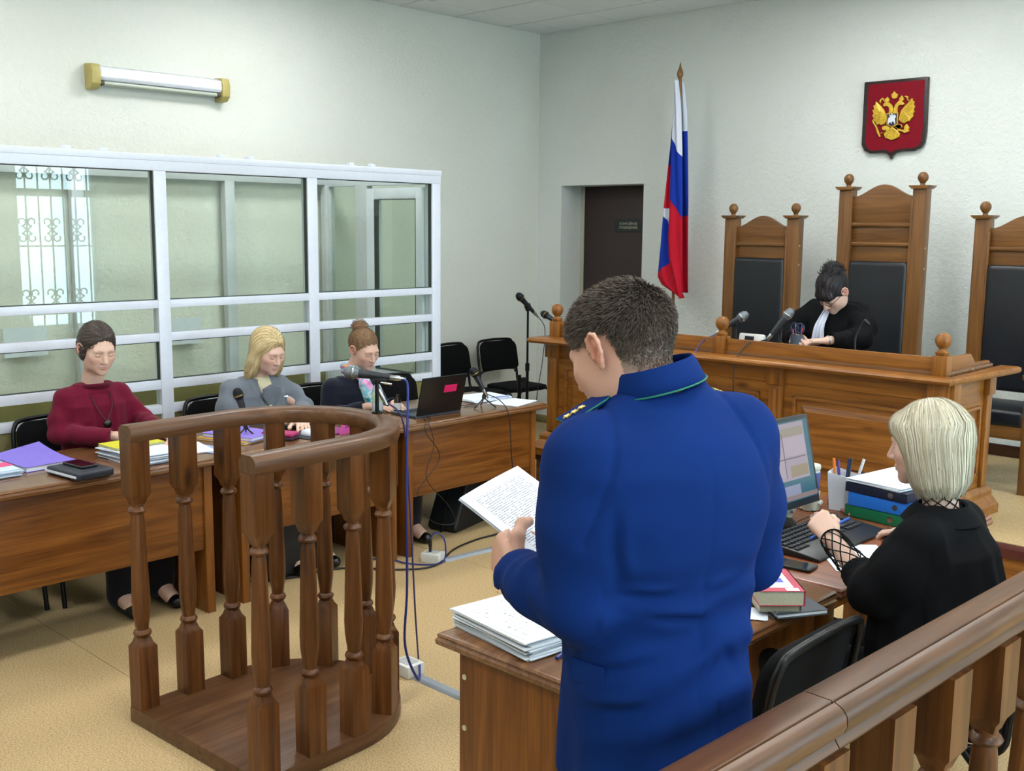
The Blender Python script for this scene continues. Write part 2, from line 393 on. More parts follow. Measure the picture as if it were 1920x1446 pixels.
# ================================================================== wall lamp
t = empty('wall_lamp', (XL, 3.595, 2.63), 0, 'long unlit white fluorescent lamp with yellowed end caps on the left wall', 'wall lamp')
M_CAP = plain('yellowed_plastic', '#b3a45e', .4); M_LWH = plain('white_enamel', '#f0f2f8', .16, coat=.4)
b = MB(); b.prism([(0, .05), (.035, .05), (.035, .062), (.085, .055), (.10, .075), (.095, .13), (.06, .145), (0, .145)], -.425, .425, 'xz')
bo = b.build('reflector_housing', M_LWH, t, bevel=.004)
for sy in (-1, 1):
    e = MB(); e.prism([(0, -.005), (.07, .0), (.105, .03), (.112, .10), (.095, .150), (0, .158)], min(sy*.425, sy*.485), max(sy*.425, sy*.485), 'xz'); e.build('end_cap', M_CAP, t, bevel=.008)
for k in (0, 1):
    MB().cyl((.045+.03*k, -.41, .035+.004*k), (.045+.03*k, .41, .035+.004*k), .0125, n=12).build('fluorescent_tube', plain('frosted_tube', '#b9bfae', .25), t, smooth=40)
    for sy in (-1, 1): MB().cyl((.045+.03*k, sy*.395, .035+.004*k), (.045+.03*k, sy*.425, .035+.004*k), .0135, n=10).build('lamp_holder', plain('dark_contact', '#4c4536', .5), t, smooth=40)
# ================================================================== wall emblem
EMB = {}
EMB['shield']=[(-0.2265,0.2456),(0.2258,0.2458),(0.2332,-0.1146),(0.2257,-0.1866),(0.2012,-0.2232),(0.1572,-0.2403),(0.0715,-0.2411),(0.0258,-0.2502),(0.0065,-0.267),(-0.0041,-0.2931),(-0.0169,-0.2661),(-0.0386,-0.2476),(-0.0743,-0.2429),(-0.1575,-0.2468),(-0.201,-0.2254),(-0.2247,-0.1852),(-0.2248,-0.1125)]
EMB['field']=[(-0.191,0.2246),(0.2059,0.2254),(0.2117,-0.1145),(0.2059,-0.1786),(0.1872,-0.21),(0.1541,-0.222),(0.0771,-0.2225),(0.0256,-0.2302),(0.0088,-0.2404),(0.0002,-0.2522),(-0.0116,-0.2396),(-0.0358,-0.2276),(-0.0743,-0.2249),(-0.1454,-0.2286),(-0.1767,-0.2078),(-0.1939,-0.1735),(-0.1935,-0.1095)]
EMB['wingl']=[(-0.0615,0.0425),(-0.0868,0.0716),(-0.1118,0.0952),(-0.1273,0.1073),(-0.1286,0.0799),(-0.1435,0.081),(-0.1358,0.053),(-0.1492,0.0484),(-0.1381,0.0229),(-0.1494,0.0126),(-0.1351,-0.0076),(-0.146,-0.0235),(-0.1215,-0.036),(-0.1085,-0.0533),(-0.0911,-0.0488),(-0.0787,-0.0577),(-0.0557,-0.0508),(-0.0424,-0.0297),(-0.0477,0.0089)]
EMB['wingr']=[(0.0606,0.0344),(0.0872,0.065),(0.114,0.0899),(0.1324,0.1111),(0.1367,0.0883),(0.148,0.0875),(0.1439,0.0637),(0.1546,0.0549),(0.1458,0.0341),(0.1535,0.0202),(0.1421,0.0049),(0.1486,-0.009),(0.1327,-0.0241),(0.1225,-0.0423),(0.1028,-0.0438),(0.0863,-0.0536),(0.0658,-0.047),(0.0475,-0.0297),(0.0512,0.0026)]
EMB['neckl']=[(-0.0045,0.017),(-0.031,0.0214),(-0.0263,0.0402),(-0.0305,0.0595),(-0.0458,0.0715),(-0.063,0.0672),(-0.0741,0.0762),(-0.0646,0.0919),(-0.0504,0.099),(-0.0296,0.0921),(-0.008,0.0716),(0.0025,0.0437)]
EMB['neckr']=[(0.003,0.0165),(0.0328,0.02),(0.0314,0.0418),(0.0331,0.0606),(0.0468,0.0705),(0.0643,0.0666),(0.081,0.0735),(0.0686,0.0878),(0.0564,0.0995),(0.0365,0.0982),(0.0149,0.0754),(0.005,0.049)]
EMB['crownl']=[(-0.0649,0.0973),(-0.0632,0.1163),(-0.052,0.1236),(-0.0466,0.1314),(-0.0373,0.1225),(-0.0306,0.1085),(-0.0356,0.0952)]
EMB['crownr']=[(0.0392,0.1007),(0.041,0.1168),(0.0518,0.1267),(0.0571,0.1344),(0.0652,0.123),(0.073,0.109),(0.0652,0.0961)]
EMB['crownc']=[(-0.0111,0.1206),(-0.0184,0.1455),(-0.0073,0.1528),(0.0004,0.1674),(0.0118,0.1513),(0.0278,0.1447),(0.0235,0.1208),(0.0067,0.1139)]
EMB['leg_l']=[(-0.0253,-0.069),(-0.0491,-0.0622),(-0.0692,-0.0693),(-0.0711,-0.0856),(-0.0529,-0.0948),(-0.0355,-0.0931),(-0.0465,-0.1034),(-0.0814,-0.1098),(-0.0752,-0.1157),(-0.0291,-0.1016),(-0.0071,-0.0809)]
EMB['leg_r']=[(0.0155,-0.0713),(0.0379,-0.059),(0.0667,-0.0606),(0.0735,-0.0773),(0.0568,-0.0845),(0.0403,-0.0972),(0.0812,-0.1075),(0.0932,-0.1163),(0.1211,-0.1069),(0.1148,-0.0985),(0.0808,-0.101),(0.0515,-0.0923)]
EMB['sceptre']=[(-0.147,-0.0262),(-0.1401,-0.0228),(-0.1142,-0.0585),(-0.0971,-0.0952),(-0.0799,-0.1347),(-0.0886,-0.137),(-0.1065,-0.1057),(-0.1227,-0.0635)]
EMB['orb']=[(0.0891,-0.0971),(0.085,-0.0779),(0.0958,-0.0677),(0.1019,-0.0573),(0.11,-0.0685),(0.1223,-0.0827),(0.1177,-0.0986),(0.1038,-0.1033)]
EMB['tail']=[(0.001,-0.0705),(-0.0181,-0.0913),(-0.0375,-0.1066),(-0.0563,-0.1166),(-0.0439,-0.1447),(-0.0199,-0.1541),(0.001,-0.1623),(0.0267,-0.1564),(0.0548,-0.1442),(0.059,-0.1199),(0.0379,-0.1052),(0.0195,-0.0879)]
EMB['mid']=[(-0.0437,0.0195),(0.0396,0.0223),(0.0415,-0.0619),(0.0042,-0.0761),(-0.0362,-0.0629)]
EMB['midf']=[(-0.0362,0.0125),(0.0331,0.0157),(0.0354,-0.0572),(0.0038,-0.0684),(-0.0294,-0.0589)]
EMB['horse']=[(-0.0229,-0.0145),(-0.0162,-0.0095),(-0.0121,-0.0016),(-0.0196,0.0071),(-0.0158,0.0112),(-0.0033,-0.0021),(-0.004,0.0088),(0.0031,0.0154),(0.0062,0.0027),(0.0122,-0.0004),(0.0162,0.0092),(0.0271,0.0014),(0.0291,-0.0123),(0.0225,-0.0173),(0.0287,-0.0503),(0.0253,-0.061),(0.0165,-0.0414),(0.0047,-0.038),(-0.0,-0.0541),(-0.0066,-0.0428),(-0.0181,-0.0448),(-0.0201,-0.0583),(-0.0263,-0.0525),(-0.0249,-0.028)]
EMB['ribl']=[(-0.0937,0.0885),(-0.1038,0.1083),(-0.0843,0.1271),(-0.0695,0.1233),(-0.0711,0.1032),(-0.0774,0.1091),(-0.0791,0.1175),(-0.0893,0.1127)]
EMB['ribr']=[(0.0748,0.125),(0.0829,0.1308),(0.1033,0.1229),(0.0987,0.1071),(0.1134,0.098),(0.1024,0.0934),(0.093,0.1076),(0.0942,0.1155),(0.0837,0.119)]

t = empty('wall_emblem', (-3.374, YB, 2.58), 0, 'red shield with a golden double-headed eagle in a dark wooden frame above the tall chair', 'emblem')
def ccw(p): return p if sum(p[i-1][0]*p[i][1]-p[i][0]*p[i-1][1] for i in range(len(p))) > 0 else p[::-1]
def eprism(names, y0, y1, mat, nm, par, bevel=0):
    m = MB()
    for k in names: m.prism(ccw(EMB[k]), y0, y1, 'xz')
    return m.build(nm, mat, par, bevel=bevel, smooth=40)
eprism(['shield'], -.035, 0, wood('dark_emblem_frame', (.035,.022,.018), (.026,.016,.014), (.016,.01,.009), knots=False), 'shield_frame', t, bevel=.006)
eprism(['field'], -.0375, -.03, plain('crimson_enamel', '#7c0018', .6, spec=.2), 'shield_field', t)
M_GOLD = plain('gilded_relief', '#d2ad33', .36, metal=.2, noise=.25, nscale=120, bstr=.5, bscale=160)
eg = eprism(['wingl', 'wingr', 'neckl', 'neckr', 'leg_l', 'leg_r', 'tail'], -.052, -.037, M_GOLD, 'eagle', t, bevel=.003)
def cvp(p): return (p[0], p[1])
fe = MB()
def cen(k): q = EMB[k]; return (sum(a for a, b in q)/len(q), sum(b for a, b in q)/len(q))
for wk, root in (('wingl', (-.075, .015)), ('wingr', (.075, .02))):
    for p in EMB[wk]:
        d = (p[0]-root[0], p[1]-root[1])
        if math.hypot(*d) < .05: continue
        fe.tube([(root[0]+d[0]*q, -.053, root[1]+d[1]*q) for q in (.25, .6, .94)], [.0035, .0042, .002], 5)
tc = cen('tail'); tt = EMB['mid'][3]
for p in EMB['tail'][3:10]:
    fe.tube([(tt[0]+(p[0]-tt[0])*q, -.053, tt[1]+(p[1]-tt[1])*q) for q in (.1, .5, .95)], [.003, .004, .002], 5)
tag(fe.build('feathers', M_GOLD, eg, smooth=60), kind='stuff')
for k, nm in (('crownl', 'crown'), ('crownr', 'crown'), ('crownc', 'crown'), ('sceptre', 'sceptre'), ('orb', 'orb'), ('ribl', 'ribbon'), ('ribr', 'ribbon')):
    eprism([k], -.050, -.036, M_GOLD, nm, t, bevel=.002)
ms = eprism(['mid'], -.056, -.040, M_GOLD, 'breast_shield', t, bevel=.002)
eprism(['midf'], -.0585, -.05, plain('dark_blue_enamel', '#231d33', .35), 'breast_field', ms)
eprism(['horse'], -.0625, -.0575, plain('white_enamel_rider', '#d8dde4', .35), 'white_rider', ms)
# ================================================================== glass dock along the left wall
FX, BX, TY, BY = -5.45, -6.68, 4.955, 1.10
t = empty('glass_dock', ((FX+BX)/2, (TY+BY)/2, 0), 0, 'white framed glass dock standing along the left wall behind the seated women', 'glass enclosure')
ox, oy = (FX+BX)/2, (TY+BY)/2
def D(name, m, x0, x1, y0, y1, z0, z1, par=None, bevel=.004):
    return MB().box(x0-ox, x1-ox, y0-oy, y1-oy, z0, z1).build(name, m, par or t, bevel=bevel)
fw = .065
posts = [(1.885, 1.955), (2.878, 2.95), (3.871, 3.945), (4.879, 4.955)]
D('corner_post', M_UPVC, FX-fw, FX, BY, BY+.075, 0, 2.165)
for a, b in posts: D('post', M_UPVC, FX-fw, FX, a, b, 0, 2.165)
D('top_rail', M_UPVC, FX-fw, FX+.004, BY, TY, 2.082, 2.165); D('top_cover', M_UPVC, FX-fw-.02, FX+.008, BY, TY+.004, 2.135, 2.170)
bays = [(BY+.075, 1.885)] + [(posts[i][1], posts[i+1][0]) for i in range(3)]
M_OLIVE = plain('olive_panel', '#7d7547', .5, noise=.12, nscale=6)
for a, b in bays:
    for z0, z1 in ((1.343, 1.388), (1.160, 1.208), (.895, .948), (.758, .808)): D('rail', M_UPVC, FX-.055, FX-.004, a-.002, b+.002, z0, z1)
    for z0, z1, th in ((1.388, 2.082, 1), (1.208, 1.343, 0), (.948, 1.160, 1), (.808, .895, 0)):
        D('glass_pane', M_GLASS, FX-.033, FX-.027, a, b, z0, z1, bevel=0)
        if th:
            g = MB(); q = .004; xx0, xx1 = FX-.036-ox, FX-.010-ox
            for y0, y1, u0, u1 in ((a, a+q, z0, z1), (b-q, b, z0, z1), (a, b, z0, z0+q), (a, b, z1-q, z1)): g.box(xx0, xx1, y0-oy, y1-oy, u0, u1)
            g.build('gasket', M_GASKET, t)
    D('solid_panel', M_OLIVE, FX-.045, FX-.015, a, b, .02, .758)
# frame against the wall
D('back_top_rail', plain('grey_profile', '#c9cdd0', .35), BX, BX+.06, BY, TY, 2.095, 2.165)
for a in (1.92, 2.95, 4.02, 4.86): D('back_post', MATS['grey_profile'], BX, BX+.06, a, a+.075, 0, 2.10)
D('back_panel', M_OLIVE, BX-.02, BX+.03, BY, TY, .02, .70, bevel=0)
D('bench_seat', plain('grey_bench_board', '#8e8c80', .5), BX+.07, BX+.50, 2.0, TY-.2, .40, .44)
# side wall with the door
SY = TY-.02
D('side_top_rail', M_UPVC, BX, FX-.06, SY-.055, SY, 2.082, 2.165)
D('side_post', MATS['grey_profile'], BX, BX+.075, SY-.055, SY, 0, 2.09); D('side_post', MATS['grey_profile'], -6.29, -6.155, SY-.055, SY, 0, 2.09)
D('glass_pane', M_GLASS, BX+.075, -6.29, SY-.032, SY-.026, .75, 2.09, bevel=0); D('side_panel', M_UPVC, BX+.075, -6.29, SY-.04, SY-.015, .02, .75)
dd = D('dock_door', M_UPVC, -6.135, -6.045, SY-.075, SY-.005, .03, 2.06)
for nm, (x0, x1, z0, z1) in (('door_stile', (-5.60, -5.53, .03, 2.06)), ('door_rail', (-6.045, -5.60, 1.985, 2.06)), ('door_rail', (-6.045, -5.60, .70, .78)), ('door_rail', (-6.045, -5.60, .03, .12))):
    D(nm, M_UPVC, x0, x1, SY-.075, SY-.005, z0, z1, dd)
D('door_glass', M_GLASS, -6.045, -5.60, SY-.043, SY-.037, .78, 1.985, dd, 0); D('door_panel', M_UPVC, -6.045, -5.60, SY-.05, SY-.03, .12, .70, dd)
g = MB()
for x0, x1, z0, z1 in ((-6.045, -6.041, .78, 1.985), (-5.604, -5.60, .78, 1.985), (-6.045, -5.60, .78, .784), (-6.045, -5.60, 1.981, 1.985)): g.box(x0-ox, x1-ox, SY-.0765-oy, SY-.035-oy, z0, z1)
g.build('gasket', M_GASKET, dd)
D('door_handle', M_UPVC, -6.10, -6.075, SY-.12, SY-.08, 1.02, 1.15, dd); D('side_post', M_UPVC, -5.525, FX-.06, SY-.055, SY, 0, 2.09)
for yy in (2.405, 2.60, 3.29, 3.475, 4.20, 4.37): D('roof_bracket', M_UPVC, FX-.05, FX-.01, yy, yy+.035, 2.168, 2.190)
for a, b in ((1.95, 2.14), (3.00, 3.2)): D('notice_sheet', M_PAPER, BX+.032, BX+.035, a+.55, b+.62, .99, 1.17, bevel=0)
# ================================================================== dais (raised platform) and judges' bench
t = empty('dais', (-1.1, 6.2, 0), 0, 'low raised platform with dark red nosing under the judges bench', 'platform')
PY0, PX0, PH = 5.15, -4.76, .322
m = MB().box(PX0+.02+1.1, XR-.004+1.1, PY0+.02-6.2, YB-.018-6.2, 0, PH-.05); m.build('riser', W_BENCH[0], t)
m = MB().box(PX0+1.1, XR-.004+1.1, PY0-6.2, PY0+.09-6.2, PH-.052, PH-.001); m.box(PX0+1.1, PX0+.09+1.1, PY0+.09-6.2, YB-.018-6.2, PH-.052, PH-.001); m.build('nosing', W_DARKRED, t, bevel=.008)
MB().box(PX0+.09+1.1, XR-.004+1.1, PY0+.09-6.2, YB-.018-6.2, PH-.05, PH).build('platform_floor', M_FLOOR, t)
BX0, BX1, BFY, BBY = -4.70, -2.055, 5.24, 5.78
t = empty('judges_bench', (-3.38, 5.5, PH), 0, 'long honey wood judges bench with raised panels, ledge and turned ball finials', 'bench')
def B(name, x0, x1, y0, y1, z0, z1, ax=0, par=None, bevel=.004, mat=None):
    return MB().box(x0+3.38, x1+3.38, y0-5.5, y1-5.5, z0-PH, z1-PH).build(name, mat or W_BENCH[ax], par or t, bevel=bevel)
B('front_panel', BX0+.01, BX1-.01, BFY, BFY+.022, PH, 1.06, 0, bevel=0); B('side_panel', BX1-.03, BX1-.008, BFY+.02, BBY, PH, 1.06, 1, bevel=0); B('side_panel', BX0+.008, BX0+.03, BFY+.02, BBY, PH, 1.06, 1, bevel=0)
B('desk_top', BX0+.02, BX1-.02, BFY+.01, BBY+.06, 1.085, 1.11, 0, mat=W_TTOP[0])
# ledge with rounded nosing round three sides
pr = [(-.075, 0), (-.085, .008), (-.088, .018), (-.083, .030), (-.07, .034), (.02, .034), (.02, 0)]
path = [(BX0-.005+3.38, BBY+.06-5.5, 1.057-PH), (BX0-.005+3.38, BFY-.005-5.5, 1.057-PH), (BX1+.005+3.38, BFY-.005-5.5, 1.057-PH), (BX1+.005+3.38, BBY+.16-5.5, 1.057-PH)]
MB().sweep([(-a, b) for a, b in pr][::-1], path).build('ledge', W_BENCH[0], t, smooth=50)
# frieze under the ledge, pilasters with blocks, raised panels, stepped base
B('frieze', BX0+.004, BX1-.004, BFY-.012, BFY+.004, .965, 1.057); 
pil = [-4.655, -3.83, -3.005, -2.105]
for i, x in enumerate(pil):
    hwp = .042
    p = B('pilaster', x-hwp, x+hwp, BFY-.022, BFY+.004, PH+.14, 1.057, 2)
    B('pilaster_block', x-hwp-.012, x+hwp+.012, BFY-.034, BFY, .955, 1.058, 2, p); B('flute', x-.012, x+.012, BFY-.027, BFY-.02, PH+.2, .93, 2, p, .003)
for a, b in zip(pil[:-1], pil[1:]):
    x0, x1 = a+.075, b-.075
    f = B('panel_frame', x0+.03, x1-.03, BFY-.006, BFY+.002, .53, .905, 0)
    for n_, q in (('moulding', (x0+.03, x1-.03, .53, .548)), ('moulding', (x0+.03, x1-.03, .887, .905)), ('moulding', (x0+.03, x0+.05, .53, .905)), ('moulding', (x1-.05, x1-.03, .53, .905))):
        B(n_, q[0], q[1], BFY-.020, BFY, q[2], q[3], 0, f, .006)
    m = MB(); e = .035; X0, X1, Z0, Z1 = x0+.075+3.38, x1-.075+3.38, .575-PH, .86-PH; y_ = BFY-5.5
    m.add([(X0, y_-.004, Z0), (X1, y_-.004, Z0), (X1, y_-.004, Z1), (X0, y_-.004, Z1), (X0+e, y_-.020, Z0+e), (X1-e, y_-.020, Z0+e), (X1-e, y_-.020, Z1-e), (X0+e, y_-.020, Z1-e)], [(0,1,5,4),(1,2,6,5),(2,3,7,6),(3,0,4,7),(4,5,6,7)])
    m.build('raised_panel', W_BENCH[0], t)
# right hand side: pilasters and panel
for y in (BFY+.035, BBY-.04): 
    p = B('pilaster', BX1-.01, BX1+.012, y-.035, y+.035, PH+.14, 1.057, 2); B('pilaster_block', BX1-.01, BX1+.024, y-.045, y+.045, .955, 1.058, 2, p)
for q in ((BFY+.12, BBY-.13, .53, .548), (BFY+.12, BBY-.13, .887, .905), (BFY+.12, BFY+.138, .53, .905), (BBY-.148, BBY-.13, .53, .905)): B('moulding', BX1-.012, BX1+.008, q[0], q[1], q[2], q[3], 1, None, .005)
B('side_label', BX1+.0005, BX1+.0015, BFY-.002+.02, BFY+.045, .985, 1.035, 1, None, 0, M_WHITEP) 
bp = [(0, 0), (.075, 0), (.075, .045), (.06, .06), (.05, .075), (.035, .09), (.035, .115), (.015, .13), (.0, .14)]
path = [(BX0+3.38, BBY-5.5, 0), (BX0+3.38, BFY-5.5, 0), (BX1+3.38, BFY-5.5, 0), (BX1+3.38, BBY+.02-5.5, 0)]
MB().sweep(bp, path).build('base_moulding', W_BENCH[0], t, smooth=30)
# gallery board behind the ledge with posts and finials
GZ = 1.180
for a, b in ((-4.62, -3.43), (-3.35, -2.16)): B('gallery_board', a, b, BFY+.012, BFY+.036, 1.085, GZ, 0)
def finial(s=1): return [(.030*s, 0), (.034*s, .008*s), (.034*s, .016*s), (.020*s, .026*s), (.018*s, .034*s), (.030*s, .046*s), (.038*s, .062*s), (.0395*s, .078*s), (.034*s, .096*s), (.022*s, .108*s), (.004*s, .113*s)]
for x in (-4.655, -3.39, -2.115):
    p = B('gallery_post', x-.037, x+.037, BFY-.012, BFY+.058, 1.085, 1.192, 2)
    MB().lathe(finial(), (x+3.38, BFY+.023-5.5, 1.192-PH), 20).build('finial', W_BENCH[2], p, smooth=50)
def side_gallery(x, nm):
    y0, y1 = BFY+.05, BBY+.1
    pl = [(y0, 1.085), (y1, 1.085), (y1, 1.105), (y1-.02, 1.12), (y1-.17, 1.12), (y1-.22, 1.128), (y1-.25, 1.155), (y1-.28, 1.175), (y0, 1.175)]
    MB().prism([(a-5.5, b-PH) for a, b in pl], x+3.38, x+.024+3.38, 'yz').build(nm, W_BENCH[1], t, bevel=.003)
side_gallery(-2.128, 'side_gallery'); side_gallery(-4.668, 'side_gallery')
# ================================================================== judges' chairs
M_SCREW = plain('screw_cap', '#c9c2a8', .4)
def judge_chair(cx, top, bars, crest, label, yb=6.75):
    t = empty('judge_chair', (cx, yb-.25, PH), 0, label, 'chair', 'high-backed judges chairs')
    W = .25; z = lambda q: q-PH; Y = .25
    for s in (-1, 1):
        p = MB().box(s*W-.044, s*W+.044, Y-.03, Y+.05, 0, z(top)).build('back_post', W_CHAIR[2], t, bevel=.004)
        MB().prism([(-.046, 0), (.046, 0), (.066, .016), (.066, .022), (-.066, .022), (-.066, .016)], Y-.05, Y+.07, 'xz').build('post_cap', W_CHAIR[0], p, bevel=.002)
        c = bpy.data.objects[p.name]; cp = [q for q in bpy.data.objects if q.parent is p][0]; cp.location = (s*W, 0, z(top))
        MB().lathe([(.018, 0), (.014, .012), (.02, .02), (.030, .034), (.0335, .05), (.030, .066), (.018, .08), (.004, .084)], (s*W, Y+.01, z(top)+.022), 18).build('finial', W_CHAIR[2], p, smooth=50)
        for zz in (1.79, 1.66): MB().cyl((s*W+.045, Y+.0, z(zz-.1)), (s*W+.047, Y+.0, z(zz-.1)), .006, n=8).build('screw_cap', M_SCREW, p)
    # crest board with arched top
    zc0 = bars[-1] if False else bars[0]
    pts = [(-W+.04, z(zc0)), (W-.04, z(zc0)), (W-.04, z(crest-.075))]
    for k in range(17):
        u = 1-2*k/16; pts.append(((W-.06)*u, z(crest-.075) + .075*(.5+.5*cos(PI*u))**.8))
    pts.append((-W+.04, z(crest-.075)))
    MB().prism(pts, Y-.004, Y+.03, 'xz').build('crest_board', W_CHAIR[0], t, bevel=.004)
    lo = 1.60
    zs = list(bars) + [lo-.03]
    for a, b in zip(zs[:-1], zs[1:]): MB().box(-W+.04, W-.04, Y-.002, Y+.028, z(b), z(a)).build('back_board', W_CHAIR[0], t, bevel=.003)
    for a in bars: MB().box(-W+.035, W-.035, Y-.024, Y+.02, z(a)-.012, z(a)+.014).build('back_bar', W_CHAIR[0], t, bevel=.009)
    for s in (-1, 1): MB().box(s*(W-.044)-.008, s*(W-.044)+.008, Y-.034, Y-.02, z(.80), z(crest-.1)).build('bead', W_CHAIR[2], t, bevel=.005)
    MB().box(-W+.05, W-.05, Y-.045, Y+.02, z(.84), z(lo)).build('back_cushion', M_LEATHER, t, bevel=.03, seg=4)
    MB().box(-W+.02, W-.02, -.24, Y-.02, z(.70), z(.795)).build('seat_cushion', M_LEATHER, t, bevel=.03, seg=4)
    MB().box(-W+.0, W-.0, -.235, Y, z(.63), z(.705)).build('seat_frame', W_CHAIR[0], t, bevel=.005)
    for s in (-1, 1):
        MB().box(s*W-.03, s*W+.03, -.24, -.18, 0, z(.98)).build('front_leg', W_CHAIR[2], t, bevel=.004)
        MB().box(s*W-.036, s*W+.036, -.28, Y-.03, z(.98), z(1.015)).build('armrest', W_CHAIR[1], t, bevel=.012, seg=3)
    return t
judge_chair(-4.045, 1.875, [1.695], 1.895, 'lower high-backed wooden chair with black leather nearest the flag')
judge_chair(-3.165, 2.062, [1.835, 1.710], 2.095, 'tallest high-backed wooden chair with black leather behind the judge')
judge_chair(-2.265, 1.875, [1.695], 1.895, 'lower high-backed wooden chair at the far right of the dais')
# ================================================================== flag on a pole
FXp, FYp = -4.972, 7.0
t = empty('flag', (FXp, FYp, PH if FXp > PX0 else 0), 0, 'white blue and red flag hanging limp from a wooden pole beside the door', 'flag')
M_POLE = wood('pole_wood', (.30, .15, .05), (.24, .11, .035), (.16, .07, .02), axis=2, knots=False)
MB().cyl((0, 0, .02), (0, 0, 2.93), .0125, n=12).build('pole', M_POLE, t, smooth=40)
MB().lathe([(.012, 0), (.016, .01), (.012, .018), (.022, .035), (.026, .055), (.021, .075), (.010, .10), (.002, .14)], (0, 0, 2.92), 16).build('finial', M_POLE, t, smooth=50)
MB().lathe([(.17, 0), (.17, .02), (.06, .05), (.02, .07), (.02, .14)], (0, 0, 0), 24).build('base', M_BLACKM, t, smooth=40)
FM = [plain('flag_white', '#dfe3ef', .7, noise=.03), plain('flag_blue', '#1233a0', .7, noise=.05), plain('flag_red', '#c2142c', .7, noise=.05)]
# outlines in (x offset from the pole, z): right panel and left folded panel, stripes split along cloth lines
def lerp(a, b, u): return a+(b-a)*u
def curve(tab, z):
    for (z0, v0), (z1, v1) in zip(tab[:-1], tab[1:]):
        if z <= z0 and z >= z1: return v0+(v1-v0)*(z0-z)/(z0-z1+1e-9)
    return tab[-1][1] if z < tab[-1][0] else tab[0][1]
Rr = [(2.925, .012), (2.7, .045), (2.4, .07), (2.0, .10), (1.6, .115), (1.262, .122)]      # right edge
Rl = [(2.925, -.010), (2.7, -.013), (2.4, -.022), (2.0, -.030), (1.75, -.040), (1.57, -.03), (1.50, .0), (1.44, .03), (1.262, .118)]     # fold between the panels
Ll = [(2.925, -.016), (2.7, -.024), (2.4, -.045), (2.0, -.090), (1.6, -.128), (1.42, -.142), (1.36, -.10), (1.262, .09)]
def band(z, u, d):
    # stripe index: boundaries drop towards the free edge
    zz = z + u*d
    return 0 if zz > 2.46 else (1 if zz > 2.03 else 2)
fm = MB(); STR = []
def bandval(z, bs):
    # continuous stripe number: passes a whole number at every boundary height
    bs = [bs[0]+.5]+list(bs)+[bs[-1]-.6]
    for i, (a, b) in enumerate(zip(bs[:-1], bs[1:])):
        if z >= b: return i+min(1, max(0, (a-z)/(a-b)))
    return len(bs)-1.01
def sheet(L, R, y, zs, nU, pick, amp, ph):
    rows = []
    for z in zs:
        a, b = curve(L, z), curve(R, z)
        rows.append([(lerp(a, b, k/nU), y - amp*sin(PI*k/nU*1.0+ph)*(.4+.6*(2.95-z)/1.7) - .012*sin(k/nU*9+z*3), z) for k in range(nU+1)])
    o = len(fm.v)
    for r_, z in zip(rows, zs): fm.v += r_; STR.extend([pick(z, k/nU) for k in range(nU+1)])
    for i in range(len(rows)-1):
        for k in range(nU):
            fm.f.append((o+i*(nU+1)+k, o+i*(nU+1)+k+1, o+(i+1)*(nU+1)+k+1, o+(i+1)*(nU+1)+k)); zc = (zs[i]+zs[i+1])/2
            fm.m.append(0)
zs = [2.925-(2.925-1.262)*i/120 for i in range(121)]
sheet(Rl, Rr, -.045, zs, 16, lambda z, u: bandval(z, (2.50-.15*u, 2.055-.17*u)), .035, 0)
zs2 = [2.925-(2.925-1.262)*i/120 for i in range(121)]
def pl(z, u): return bandval(z, (2.60, 2.29, 1.955, 1.925-.10*u, 1.455+.10*u))
sheet(Ll, Rl, -.02, zs2, 14, pl, .02, .6)
# back layer closing the fold behind the pole
sheet(Ll, Rr, .03, [2.925-(2.925-1.30)*i/60 for i in range(61)], 8, lambda z, u: bandval(z, (2.55, 1.9)), -.015, 0)
def flag_mat():
    m, nt, b = newmat('striped_flag_cloth'); a = N(nt, 'ShaderNodeAttribute', attribute_name='stripe'); md = N(nt, 'ShaderNodeMath', operation='MODULO'); md.inputs[1].default_value = 3; dv = N(nt, 'ShaderNodeMath', operation='DIVIDE'); dv.inputs[1].default_value = 3
    nt.links.new(a.outputs['Fac'], md.inputs[0]); nt.links.new(md.outputs[0], dv.inputs[0]); r = N(nt, 'ShaderNodeValToRGB'); r.color_ramp.interpolation = 'CONSTANT'; e = r.color_ramp.elements; e.new(.5)
    for i, c in enumerate(('#dfe3ef', '#1233a0', '#c2142c')): e[i].position = i/3; e[i].color = lin(c)
    nt.links.new(dv.outputs[0], r.inputs[0]); nt.links.new(r.outputs[0], b.inputs['Base Color']); b.inputs['Roughness'].default_value = .75; b.inputs['Specular IOR Level'].default_value = .2; return m
fme = bpy.data.meshes.new('cloth'); fme.from_pydata(fm.v, [], fm.f); fme.polygons.foreach_set('use_smooth', [True]*len(fme.polygons))
sa = fme.attributes.new('stripe', 'FLOAT', 'POINT'); sa.data.foreach_set('value', STR); fl_ = put('cloth', fme, flag_mat(), t)
sd = fl_.modifiers.new('thickness', 'SOLIDIFY'); sd.thickness = .0015
